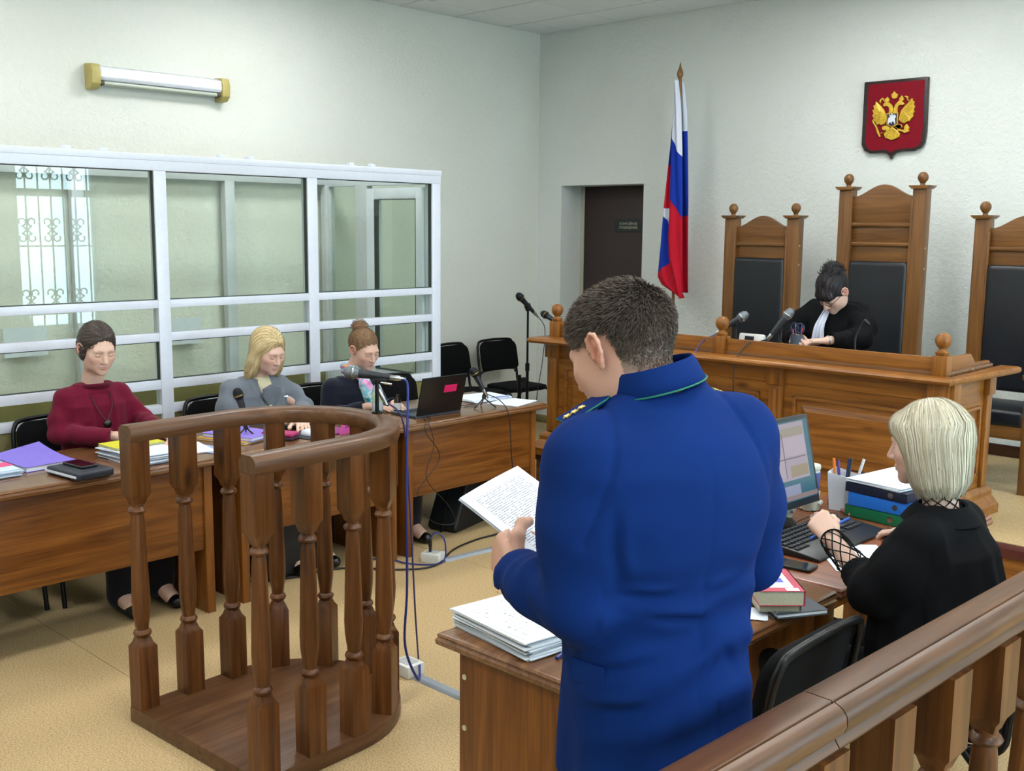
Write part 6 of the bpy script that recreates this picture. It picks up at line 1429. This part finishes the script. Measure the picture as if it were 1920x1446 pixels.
strands('hair', H, R0, wfield(Fh, lambda l, t: np.stack([l[:, 0]*6, -1.2+l[:, 1]*0-.2, -.5-l[:, 2]*2], 1)), 6, .009, .0035, (.055, .038, .030), P_, (.10, .08, .07), 12)
M_BUR = cloth('burgundy_knit', '#650b28', .9, .05, 500); M_BUR2 = cloth('burgundy_top', '#560a22', .9, .05, 600)
G = Sdf(); G.loft([(.46, .178, .14, 0, 0), (.62, .168, .132, 0, 0), (.80, .160, .125, 0, .0), (.93, .166, .112, 0, .0), (.985, .12, .085, 0, -.005), (1.02, .075, .065, 0, 0)], None, .03, 1, 2.2)
for s in (-1, 1): G.rc((s*.05, 0, .995), (s*.128, -.005, .965), .034, .05, .04)
G.chain([(.135, -.005, .955), (.166, .0, .87), rE], [.052, .051, .048], .03); G.chain([rE, rW+v3(.05, -.02, 0)], [.048, .040], .02); G.chain([rW+v3(.05, -.02, 0), rW], [.040, .039], .01)
G.chain([(-.135, -.005, .955), (-.185, .02, .88), lE], [.052, .051, .048], .03); G.chain([lE, lW], [.048, .038], .02)
d_ = unit(rW-rE); G.cyl(rW-d_*.02, rW+d_*.1, .08); G.cyl(rW-d_*.05, rW+d_*.04, .030); d_ = unit(lW-lE); G.cyl(lW-d_*.02, lW+d_*.1, .08); G.cyl(lW-d_*.05, lW+d_*.04, .030)
def post(V, N_, F):
    V = ring_folds(V, N_, rE, (-.8, .5, .2), .13, .006, 85, .3); V = ring_folds(V, normals(V, F), lE, (.2, .8, 0), .12, .005, 85, .9)
    n = normals(V, F); x, z = V[:, 0], V[:, 2]; fr = np.clip(n[:, 1], 0, 1)*(z < .99)*(z > .5); e_ = .045+.02*(z-.8)
    V = V-n*(fr*.007*(np.abs(x) < e_))[:, None]; V = V+n*(fr*.004*np.exp(-((np.abs(x)-e_-.016)/.012)**2))[:, None]
    return folds(V, normals(V, F), .0035, (7, 7, 5), 4)
ga = garment(G, .0062, M_BUR, 'cardigan', P_, post)
m = MB(); m.tube([(.058*cos(2*PI*k/28)*1.1, .018+.058*sin(2*PI*k/28), 1.018+.006*sin(2*PI*k/28)) for k in range(28)], .011, 8, closed=True); m.build('neckband', M_BUR2, ga, smooth=60)
m = MB(); a = [(-.058, .02, 1.02), (-.052, .07, .99), (-.040, .115, .93), (-.014, .132, .88), (.0, .137, .862), (.014, .132, .88), (.040, .115, .93), (.052, .07, .99), (.058, .02, 1.02)]; m.tube(bez(a, 5), .0022, 5); m.build('pendant_cord', M_BLACKCORD, P_, smooth=60)
m = MB(); m.sphere((.0, .142, .845), .021, 14, 8, (1, .6, 1)); m.build('pendant', plain('black_stone', '#0b0a0d', .12), P_, smooth=60)
skirt(P_, cloth('dark_trousers', '#15131a', .9))
# ------------------------------------------------------------------ woman in grey
P_ = empty('person', (-5.03, 3.21, 0), -PI/2, 'seated blond woman in a grey jacket with her hand by the white mouse', 'person')
Fh = Frame(rotm(-.34, 0, .05), (-.028, .085, 1.125), .96)
B = Sdf(); head_prims(B, Fh, (-.01, .0, .955), True, .046, 1, False)
B.loft([(.50, .15, .10, 0, 0), (.75, .13, .095, 0, 0), (.87, .15, .09, 0, 0), (.93, .10, .06, 0, 0)], None, .03)
rE, lE = v3(.195, .05, .735+.02), v3(-.235, .10, .79); rW, lW = v3(.06, .26, .785), v3(-.03, .37, .79)
for s, e_, w_ in ((1, rE, rW), (-1, lE, lW)): B.chain([(s*.12, 0, .90), e_, w_], [.042, .036, .025], .03)
seated_legs(B)
hand(B, rW+v3(-.01, .01, -.006), (-.75, .65, -.05), (0, 0, -1), (-.5, .7, 0), REST, ((.6, .7, .3), (.85, .4, .2), (.95, .2, .1)), .93)
hand(B, lW+v3(.01, .015, -.004), (.45, .88, -.08), (.1, 0, -1), (.9, -.3, 0), ((.15, .25, .15), (.12, .25, .15), (.15, .25, .2), (.25, .3, .2)), ((.6, .7, .3), (.85, .4, .1), (.95, .2, .0)), .95)
put('body', body_mesh(B, [((-.2, -.15, .92), (.2, .3, 1.3), .0042), ((-.15, .22, .70), (.16, .52, .90), .004), ((-.35, -.25, .02), (.35, .65, .93), .014)], SKw, [lambda V, c: paint_head(V, c, Fh, SKw, (.52, .22, .20), (.22, .15, .09))]), M_SKIN, P_)
H = Sdf(); H.el((0, -.022, .036), (.086, .106, .098), Fh, .02); H.el((0, .088, -.03), (.060, .050, .088), Fh, .02, -1)
for s in (-1, 1): H.chain([Fh.p(s*.070, -.01, .03), Fh.p(s*.078, -.005, -.06), Fh.p(s*.085, -.01, -.12), Fh.p(s*.100, -.01, -.165)], [.030, .030, .028, .016], .03)
H.el((0, -.06, -.07), (.075, .05, .09), Fh, .04)
hair_base(H, .006, (.42, .30, .14), P_)
R0 = surf_points(H, 2600, lambda P: Fh.inv(P)[:, 2] > -.02, 21)
strands('hair', H, R0, wfield(Fh, lambda l, t: np.stack([l[:, 0]*9*(l[:, 2] > 0), -l[:, 1]*3-.25, np.where(l[:, 2] > .08, -.2, -1.0)], 1)), 12, .012, .0042, (.60, .45, .22), P_, (.72, .58, .34), 22)
M_GREY = cloth('grey_wool_jacket', '#6a7078', .92, .2, 420, .16); M_CREAM = cloth('cream_top', '#cfc8a6', .85, .1, 500)
G = Sdf(); G.loft([(.46, .178, .14, 0, 0), (.62, .168, .132, 0, 0), (.78, .168, .128, 0, .0), (.885, .176, .114, 0, .0), (.945, .135, .088, 0, -.005), (.972, .078, .068, 0, 0)], None, .03, 1, 2.2)
for s in (-1, 1): G.rc((s*.05, 0, .948), (s*.145, -.005, .925), .036, .05, .04)
G.chain([(.155, -.005, .912), (.19, .02, .83), rE], [.056, .056, .053], .03); G.chain([rE, rW], [.053, .040], .02); G.chain([(-.158, -.005, .912), (-.215, .04, .86), lE], [.056, .056, .053], .03); G.chain([lE, lW], [.053, .040], .02)
for e_, w_ in ((rE, rW), (lE, lW)): d_ = unit(w_-e_); G.cyl(w_-d_*.02, w_+d_*.1, .08); G.cyl(w_-d_*.05, w_+d_*.04, .030)
def post(V, N_, F):
    V = ring_folds(V, N_, rE, (-.6, .7, .2), .13, .006, 80, .3); V = ring_folds(V, normals(V, F), lE, (.4, .8, 0), .13, .006, 80, .9)
    n = normals(V, F); x, z = V[:, 0]+.01, V[:, 2]; fr = np.clip(n[:, 1], 0, 1)*(z > .62); e_ = np.clip((z-.74)*.30, 0, .06)
    V = V-n*(fr*.010*(np.abs(x) < e_))[:, None]; V = V+n*(fr*.005*np.exp(-((np.abs(x)-e_-.02)/.014)**2)*(z > .76))[:, None]
    return folds(V, normals(V, F), .004, (7, 7, 5), 6)
ga = garment(G, .0062, M_GREY, 'jacket', P_, post)
T2 = Sdf(); T2.loft([(.79, .010, .05, -.01, .086), (.84, .026, .05, -.01, .080), (.89, .040, .052, -.01, .070), (.945, .050, .058, -.01, .036), (.985, .052, .056, -.01, .006)], None, .02); garment(T2, .008, M_CREAM, 'top', P_)
for s in (-1, 1):
    m = MB(); m.prism([(s*.028-.01, .955), (s*.085-.01, .935), (s*.082-.01, .885), (s*.05-.01, .85), (s*.012-.01, .79)][::s], .100, .112, 'xz'); o = m.build('lapel', M_GREY, ga, bevel=.004); o.rotation_euler = (-.14, 0, s*.12)
    o.location = (0, -.102, .02)
m = MB().obox((-.12, .085, .865), (.05, .006, .010), -.35, .2); m.build('brooch', M_CHROME, ga, bevel=.002)
skirt(P_, cloth('dark_trousers', '#15131a', .9))
# ------------------------------------------------------------------ woman with the scarf
P_ = empty('person', (-5.02, 3.85, 0), -PI/2, 'seated woman in navy with a bun and a pink and turquoise silk scarf', 'person')
Fh = Frame(rotm(-.36, .06, -.04), (-.035, .085, 1.088), .94)
B = Sdf(); head_prims(B, Fh, (.0, .0, .935), True, .045)
B.loft([(.50, .15, .10, 0, 0), (.70, .13, .095, 0, 0), (.82, .14, .085, 0, 0), (.88, .09, .06, 0, 0)], None, .03)
rE, lE = v3(.19, .04, .70), v3(-.19, .08, .70); rW, lW = v3(.07, .25, .78), v3(-.10, .28, .78)
for s, e_, w_ in ((1, rE, rW), (-1, lE, lW)): B.chain([(s*.11, 0, .86), e_, w_], [.042, .036, .025], .03)
seated_legs(B)
hand(B, rW, (-.6, .75, -.05), (0, 0, -1), (-.6, -.3, 0), FLAT, ((.6, .7, .3), (.85, .4, .2), (.95, .2, .1)), .9)
hand(B, lW, (.4, .9, -.05), (0, 0, -1), (.7, -.3, 0), FLAT, ((.6, .7, .3), (.85, .4, .2), (.95, .2, .1)), .9)
SK3 = (.66, .41, .31)
put('body', body_mesh(B, [((-.22, -.15, .88), (.2, .3, 1.25), .0036), ((-.2, .2, .70), (.2, .46, .90), .005), ((-.35, -.25, .02), (.35, .65, .89), .014)], SK3, [lambda V, c: paint_head(V, c, Fh, SK3, (.48, .17, .16), (.12, .075, .05))]), M_SKIN, P_)
H = Sdf(); H.el((0, -.024, .036), (.081, .101, .093), Fh, .02); H.el((0, .094, -.028), (.080, .056, .088), Fh, .015, -1); H.el((0, -.012, -.075), (.10, .065, .055), Fh, .02, -1)
BUN = (.0, -.082, .118); H.el(BUN, (.038, .036, .032), Fh, .02)
hair_base(H, .005, (.15, .078, .036), P_)
R0 = surf_points(H, 3200, lambda P: np.linalg.norm(Fh.inv(P)-np.array(BUN), axis=1) > .04, 31)
strands('hair', H, R0, wfield(Fh, lambda l, t: np.array(BUN)[None]-l+np.array((0, 0, -.01))), 9, .010, .0034, (.19, .105, .052), P_, (.29, .175, .095), 32)
R0 = surf_points(H, 500, lambda P: np.linalg.norm(Fh.inv(P)-np.array(BUN), axis=1) < .042, 33)
strands('bun_hair', H, R0, wfield(Fh, lambda l, t: np.cross(l-np.array(BUN), np.array((.2, -.5, .8)))*30), 9, .009, .004, (.17, .092, .045), P_, (.26, .15, .08), 34, .003, .022, .3, True, .35)
M_NAVY = cloth('navy_jacket', '#0d1020', .9, .15, 600)
G = Sdf(); G.loft([(.46, .176, .14, 0, 0), (.60, .166, .132, 0, 0), (.74, .160, .128, 0, .0), (.83, .165, .112, 0, .0), (.885, .12, .085, 0, -.005), (.915, .075, .066, 0, 0)], None, .03, 1, 2.2)
for s in (-1, 1): G.rc((s*.05, 0, .89), (s*.125, -.005, .865), .034, .05, .04)
G.chain([(.138, -.005, .855), rE], [.057, .053], .03); G.chain([rE, rW], [.053, .040], .02); G.chain([(-.138, -.005, .855), lE], [.057, .053], .03); G.chain([lE, lW], [.053, .040], .02)
for e_, w_ in ((rE, rW), (lE, lW)): d_ = unit(w_-e_); G.cyl(w_-d_*.02, w_+d_*.1, .08); G.cyl(w_-d_*.05, w_+d_*.04, .030)
garment(G, .0068, M_NAVY, 'jacket', P_, lambda V, N_, F: folds(ring_folds(V, N_, rE, (0, .6, .6), .13, .006, 80), N_, .0035, (7, 7, 5), 8))
def silk(name):
    m, nt, b = newmat(name); co = coords(nt); n = N(nt, 'ShaderNodeTexNoise'); n.inputs['Scale'].default_value = 13; n.inputs['Detail'].default_value = 1.5; n.inputs['Distortion'].default_value = 1.5; nt.links.new(co, n.inputs['Vector'])
    nt.links.new(ramp(nt, n.outputs[0], [(.30, '#1c4f78'), (.38, '#2fb7c4'), (.46, '#dfe9ec'), (.54, '#58b9cf'), (.60, '#e6a9d2'), (.68, '#d95aa6'), (.76, '#c9a02c')]), b.inputs['Base Color']); b.inputs['Roughness'].default_value = .35; return m
M_SILK = silk('printed_silk')
S = Sdf(); NkF = Frame(None, (-.01, .012, .955))
for k in range(3): 
    pts = [NkF.p((.050+.004*k)*cos(a)*1.05, (.052+.004*k)*sin(a), -.026+.022*k+.010*sin(a+k)) for a in np.linspace(0, 2*PI, 22)]; S.chain(pts, [.0145]*22, .008)
S.chain([NkF.p(-.005, .066, -.02), NkF.p(-.02, .088, -.06), NkF.p(-.035, .102, -.11), NkF.p(-.05, .112, -.17), NkF.p(-.058, .125, -.21)], [.020, .026, .030, .034, .030], .02); S.chain([NkF.p(.01, .066, -.02), NkF.p(-.0, .090, -.07), NkF.p(-.015, .108, -.13), NkF.p(-.03, .12, -.19)], [.016, .022, .026, .026], .015)
garment(S, .005, M_SILK, 'silk_scarf', P_, lambda V, N_, F: folds(V, N_, .0045, (30, 30, 9), 2))
skirt(P_, cloth('dark_trousers', '#15131a', .9))
# ------------------------------------------------------------------ the judge
ZP = PH
P_ = empty('person', (-3.0, 5.86, ZP), PI, 'judge in a black robe with a white jabot writing at the bench', 'person')
z_ = lambda q: q-ZP
SKj = (.62, .40, .31); Fh = Frame(rotm(-.80, -.05, -.22), (-.035, .115, z_(1.450)), .97)
B = Sdf(); head_prims(B, Fh, (0, .0, z_(1.35)), True, .045)
B.loft([(z_(.84), .15, .10, 0, 0), (z_(1.1), .13, .09, 0, 0), (z_(1.26), .14, .085, 0, 0), (z_(1.33), .09, .06, 0, 0)], None, .03)
rE, lE = v3(.225, .10, z_(1.185)), v3(-.215, .10, z_(1.19)); rW, lW = v3(.10, .285, z_(1.178)), v3(-.10, .275, z_(1.182))
for s, e_, w_ in ((1, rE, rW), (-1, lE, lW)): B.chain([(s*.11, 0, z_(1.30)), e_, w_], [.040, .034, .024], .03)
seated_legs(B, z_(.88), .40, .07, 0)
hand(B, lW+v3(.01, .005, -.003), (.85, .50, -.05), (0, 0, -1), (.3, -.8, 0), ((.3, .5, .3), (.3, .5, .3), (.35, .5, .3), (.4, .5, .3)), ((.6, .7, .3), (.85, .4, .2), (.95, .2, .1)), .92)
hand(B, rW, (-.45, .85, .05), (-.5, -.3, -.75), (-.6, .2, .7), ((.6, .7, .4), (.7, .8, .4), (.9, .9, .5), (1., .9, .5)), ((.7, .5, .3), (.85, .2, .4), (.9, .0, .4)), .92)
put('body', body_mesh(B, [((-.2, -.15, z_(1.30)), (.2, .35, z_(1.62)), .0042), ((-.22, .2, z_(1.1)), (.2, .48, z_(1.27)), .004), ((-.35, -.25, 0), (.35, .65, z_(1.31)), .014)], SKj, [lambda V, c: paint_head(V, c, Fh, SKj, (.55, .17, .17), (.03, .02, .02))]), M_SKIN, P_)
H = Sdf(); H.el((0, -.022, .038), (.085, .106, .098), Fh, .02); H.el((0, .094, -.058), (.066, .050, .072), Fh, .012, -1); H.el((0, -.012, -.095), (.10, .065, .055), Fh, .02, -1)
H.el((0, .072, .035), (.060, .026, .034), Fh, .02)                                   # fringe
BUN = (.0, -.075, .108); H.el(BUN, (.045, .048, .042), Fh, .03)
hair_base(H, .006, (.012, .010, .011), P_)
R0 = surf_points(H, 1500, lambda P: Fh.inv(P)[:, 1] > -.02, 41)
strands('fringe_hair', H, R0, wfield(Fh, lambda l, t: np.stack([l[:, 0]*4, .8-l[:, 1]*6, np.where(l[:, 1] > .05, -1., -.1)], 1)), 7, .010, .0036, (.014, .011, .012), P_, (.05, .045, .05), 42)
R0 = surf_points(H, 900, lambda P: np.linalg.norm(Fh.inv(P)-np.array(BUN), axis=1) < .075, 43); rc_ = np.random.RandomState(9).randn(900, 3)
strands('curled_hair', H, R0, wfield(Fh, lambda l, t: np.cross(l-np.array(BUN), rc_[:len(l)])*14+(l-np.array(BUN))*(8-14*t)), 8, .0050, .0030, (.010, .008, .009), P_, (.04, .036, .04), 44, .004, .03, stick=False, wobble=.3)
# glasses
gm = MB()
for s in (-1, 1): gm.tube([Fh.p(s*.031+.022*cos(a), .100-.0, -.006+.015*sin(a)) for a in np.linspace(0, 2*PI, 18)[:-1]], .0016, 5, closed=True); gm.tube([Fh.p(s*.053, .098, -.004), Fh.p(s*.074, .05, .0), Fh.p(s*.080, -.01, .004)], .0015, 5)
gm.tube([Fh.p(-.010, .101, -.004), Fh.p(.010, .101, -.004)], .0015, 5); gm.build('spectacles', M_BLACKP, P_, smooth=60)
M_ROBE = cloth('black_robe_cloth', (.0022, .0022, .0028), .8, .0, 500, .08, .12)
G = Sdf(); G.loft([(z_(.80), .19, .15, 0, 0), (z_(1.0), .18, .145, 0, 0), (z_(1.20), .175, .135, 0, .01), (z_(1.30), .168, .115, 0, .0), (z_(1.355), .12, .085, 0, -.005), (z_(1.385), .07, .062, 0, .0)], None, .03, 1, 2.2)
for s in (-1, 1): G.rc((s*.05, 0, z_(1.355)), (s*.125, -.005, z_(1.33)), .034, .052, .04)
G.chain([(.145, -.0, z_(1.315)), (.195, .04, z_(1.25)), rE], [.062, .070, .062], .03); G.chain([rE, rW+v3(.03, -.04, 0)], [.062, .046], .02); G.chain([(-.145, 0, z_(1.315)), (-.195, .04, z_(1.25)), lE], [.062, .070, .062], .03); G.chain([lE, lW], [.060, .040], .02)
for e_, w_ in ((rE, rW), (lE, lW)): d_ = unit(w_-e_); G.cyl(w_-d_*.02, w_+d_*.1, .08); G.cyl(w_-d_*.05, w_+d_*.04, .030)
def post(V, N_, F):
    V = ring_folds(V, N_, rE, (-.4, .6, .5), .15, .008, 75, .2); V = ring_folds(V, normals(V, F), lE, (.4, .6, .5), .15, .008, 75, 1.)
    for s in (-1, 1): V = ring_folds(V, normals(V, F), (s*.15, .0, z_(1.36)), (0, 1, 0), .07, .005, 190)
    return folds(V, normals(V, F), .005, (8, 8, 4), 9)
garment(G, .0068, M_ROBE, 'robe', P_, post)
m = MB(); n = 15; vs, fs = [], []
for i in range(9):
    v_ = i/8; zz = z_(1.372-.215*v_); yy = .070+.098*min(1, v_*1.8)+.02*v_; wd = .016+.024*v_
    for k in range(n): u = k/(n-1); vs.append((wd*(2*u-1)+.004, yy+.008*(v_+.3)*cos(u*PI*6), zz-.006*sin(u*PI*3)))
for i in range(8):
    for k in range(n-1): a = i*n+k; fs.append((a, a+1, a+n+1, a+n))
jb = m.add(vs, fs).build('jabot', plain('white_pleated_cloth', '#d3d8e6', .8), P_, smooth=60); sd = jb.modifiers.new('thickness', 'SOLIDIFY'); sd.thickness = .002
m = MB(); m.tube([(.058*cos(2*PI*k/24), .010+.056*sin(2*PI*k/24), z_(1.372)) for k in range(24)], .011, 8, closed=True); m.build('collar_band', MATS['white_pleated_cloth'], P_, smooth=60)
m = MB(); c = lW-unit(lW-lE)*.004; ax = unit(lW-lE); m.tube([tuple(c+.027*(cos(a)*unit(np.cross(ax, (0, 0, 1)))+sin(a)*np.array((0, 0, 1)))) for a in np.linspace(0, 2*PI, 18)[:-1]], .003, 6, closed=True); m.build('bracelet', M_CHROME, P_, smooth=60)
skirt(P_, M_ROBE, z_(.88), .40, .09, 'robe_skirt')
# ------------------------------------------------------------------ the clerk
P_ = empty('person', (-1.17, 2.96, 0), PI/2, 'blond clerk in a loose black blouse with net cuffs at the computer, seen from behind', 'person')
SKc = (.62, .41, .32); Fh = Frame(rotm(-.14, 0, .16), (.0, .045, 1.205), .97)
B = Sdf(); head_prims(B, Fh, (0, -.005, 1.03), True, .044, 1, False)
B.loft([(.50, .15, .10, 0, 0), (.75, .13, .095, 0, 0), (.93, .14, .085, 0, 0), (1.0, .085, .06, 0, 0)], None, .03)
lE, lW = v3(-.195, .085, .805), v3(-.022, .300, .868); rE, rW = v3(.36, .08, .80), v3(.515, .255, .79)
for s, e_, w_ in ((1, rE, rW), (-1, lE, lW)): B.chain([(s*.12, 0, .97), e_, w_], [.042, .036, .0245], .03)
seated_legs(B)
hand(B, lW+v3(.003, .008, .006), (.25, .75, .60), (.70, .25, -.60), (.6, -.5, .5), ((.95, 1.1, .7), (1.0, 1.1, .7), (1.05, 1.1, .7), (1.1, 1.1, .7)), ((.7, .5, .4), (.8, .1, .6), (.7, -.2, .7)), .95)
hand(B, rW+v3(.01, .01, .0), (.05, .97, -.10), (0, -.1, -1), (-.9, 0, .1), ((.25, .45, .3), (.2, .4, .3), (.25, .45, .3), (.35, .5, .3)), ((.6, .7, .4), (.85, .4, .3), (.95, .2, .2)), .95)
put('body', body_mesh(B, [((-.2, -.15, .99), (.2, .3, 1.4), .0036), ((-.20, .10, .74), (.12, .46, 1.0), .0032), ((.34, .10, .70), (.64, .46, .90), .004), ((-.35, -.25, .02), (.5, .65, 1.0), .014)], SKc, [lambda V, c: paint_head(V, c, Fh, SKc, (.62, .25, .25), (.28, .2, .13))]), M_SKIN, P_)
H = Sdf(); H.el((0, -.020, .034), (.087, .108, .098), Fh, .02); H.el((0, .10, -.05), (.072, .052, .10), Fh, .02, -1)
H.loft([(-.150, .062, .062, 0, -.026), (-.12, .078, .078, 0, -.028), (-.06, .086, .092, 0, -.026), (.0, .086, .098, 0, -.022), (.05, .078, .09, 0, -.02)], Fh, .03)
H.el((0, .125, -.05), (.13, .078, .115), Fh, .015, -1); H.el((0, .068, .056), (.058, .030, .036), Fh, .02); H.cyl(Fh.p(0, -.03, -.17), Fh.p(0, -.03, -.105), .052, .02, -1)
hair_base(H, .006, (.36, .31, .21), P_)
R0 = surf_points(H, 6500, lambda P: Fh.inv(P)[:, 2] > -.02, 51, .006)
strands('hair', H, R0, wfield(Fh, lambda l, t: np.stack([l[:, 0]*10*(l[:, 2] > .03), np.where(l[:, 2] > .07, l[:, 1]*5, 0)+.0, np.where(l[:, 2] > .10, -.35, -1.)], 1)), 15, .0105, .0030, (.46, .41, .29), P_, (.62, .58, .45), 52, .001, .004, .22, True, .05)
M_BLO = cloth('black_cotton_blouse', (.0024, .0026, .0036), .85, .0, 500, .08, .12)
G = Sdf(); G.loft([(.44, .235, .185, .01, -.02), (.60, .225, .175, .01, -.02), (.80, .212, .162, .005, -.015), (.92, .190, .138, 0, -.01), (.985, .130, .098, 0, -.01), (1.025, .078, .070, 0, -.004)], None, .03, 1, 2.2)
for s in (-1, 1): G.rc((s*.05, -.01, 1.0), (s*.135, -.012, .968), .036, .052, .04)
lS = lE+(lW-lE)*.46; rS = rE+(rW-rE)*.75
G.chain([(-.15, -.01, .955), (-.185, .02, .88), lE], [.064, .064, .057], .04); G.chain([lE, lS], [.057, .044], .03); G.chain([(.15, -.01, .955), (.26, .02, .88), rE], [.064, .068, .062], .03); G.chain([rE, rS], [.062, .050], .02)
d_ = unit(lW-lE); G.cyl(lS-d_*.012, lS+d_*.12, .09); G.cyl(lS-d_*.06, lS+d_*.04, .040); d_ = unit(rW-rE); G.cyl(rS-d_*.012, rS+d_*.12, .09)
def post(V, N_, F):
    V = ring_folds(V, N_, lE, (.6, .7, .2), .16, .006, 70, .2); n = normals(V, F); a = np.arctan2(V[:, 1]+.01, V[:, 0]); hang = np.clip((.98-V[:, 2])/.35, 0, 1)*(np.abs(V[:, 0]) < .2)
    V = V+n*(.008*hang*np.sin(a*11+1.5*noise3(V*5)))[:, None]; return folds(V, normals(V, F), .006, (7, 7, 3.5), 12)
bl = garment(G, .0066, M_BLO, 'blouse', P_, post)
cm = MB(); NA = 40; A = [-2.7+5.4*i/(NA-1) for i in range(NA)]; prof = [(.062, .060, 1.040), (.070, .068, 1.044), (.090, .088, 1.026), (.118, .108, .998), (.115, .106, .995), (.088, .086, 1.018), (.064, .062, 1.030)]
vs = [(a*sin(q), -.008-b*cos(q), z) for q in A for a, b, z in prof]; K = len(prof); fs = [(i*K+j, i*K+(j+1) % K, (i+1)*K+(j+1) % K, (i+1)*K+j) for i in range(NA-1) for j in range(K)]+[tuple(range(K)), tuple(range((NA-1)*K, NA*K))[::-1]]
cm.add(vs, fs).build('collar', M_BLO, bl, smooth=60)
def net(a, b, r0, r1, turns, n, name, par, rad=.0016):
    a, b = np.asarray(a, float), np.asarray(b, float); ax = unit(b-a); u = unit(np.cross(ax, (0, 0, 1))); v_ = np.cross(ax, u); m = MB()
    for s in (-1, 1):
        for k in range(n):
            m.tube([tuple(a+(b-a)*t+(r0+(r1-r0)*t+.002*sin(9*t+k))*(cos(2*PI*k/n+s*turns*t)*u+sin(2*PI*k/n+s*turns*t)*v_)) for t in np.linspace(0, 1, 14)], rad, 4, False)
    for t in (0, 1):
        c = a+(b-a)*t; r = r0+(r1-r0)*t; m.tube([tuple(c+r*(cos(q)*u+sin(q)*v_)) for q in np.linspace(0, 2*PI, 22)[:-1]], rad*1.4, 5, closed=True)
    return tag(m.build(name, M_BLACKF, par, smooth=60), kind='stuff')
net(lS-unit(lW-lE)*.02, lW+unit(lW-lE)*.015, .043, .034, 2.2, 8, 'net_cuff', P_, .0021); net(rS-unit(rW-rE)*.02, rW, .040, .031, 2.2, 8, 'net_cuff', P_, .0020)
net((0, -.004, 1.015), (0, .004, 1.075), .056, .051, 1.6, 10, 'net_collar', P_, .0018)
for k, (a, t) in enumerate(((.030, .5), (.012, .55))):
    f_ = unit((.25, .75, .60)); p_ = unit(np.array((.70, .25, -.60))-f_*(np.array((.70, .25, -.60))@f_)); sd_ = np.cross(f_, p_); sd_ = sd_*np.sign(sd_@np.array((.6, -.5, .5)))
    base = lW+v3(.003, .008, .006)+(f_*.088+sd_*(-.0095 if k == 0 else .0095))*.95; d0 = cos(.95)*f_+sin(.95)*p_; c = base+d0*.022; u = unit(np.cross(d0, sd_)); w2 = np.cross(d0, u)
    m = MB(); m.tube([tuple(c+.0105*(cos(q)*u+sin(q)*w2)) for q in np.linspace(0, 2*PI, 16)[:-1]], .0016, 5, closed=True); m.build('ring', M_CHROME, P_, smooth=60)
skirt(P_, cloth('black_trousers', '#08080a', .9), .50, .40)
pn = empty('held_pen', (-1.495, 2.985, .905), 0, 'blue pen held in the left hand of the clerk', 'pen'); MB().tube([(-.055, -.045, -.045), (.035, .028, .025)], .0045, 8).build('barrel', plain('bright_blue_plastic', '#2a62c8', .35), pn, smooth=50)
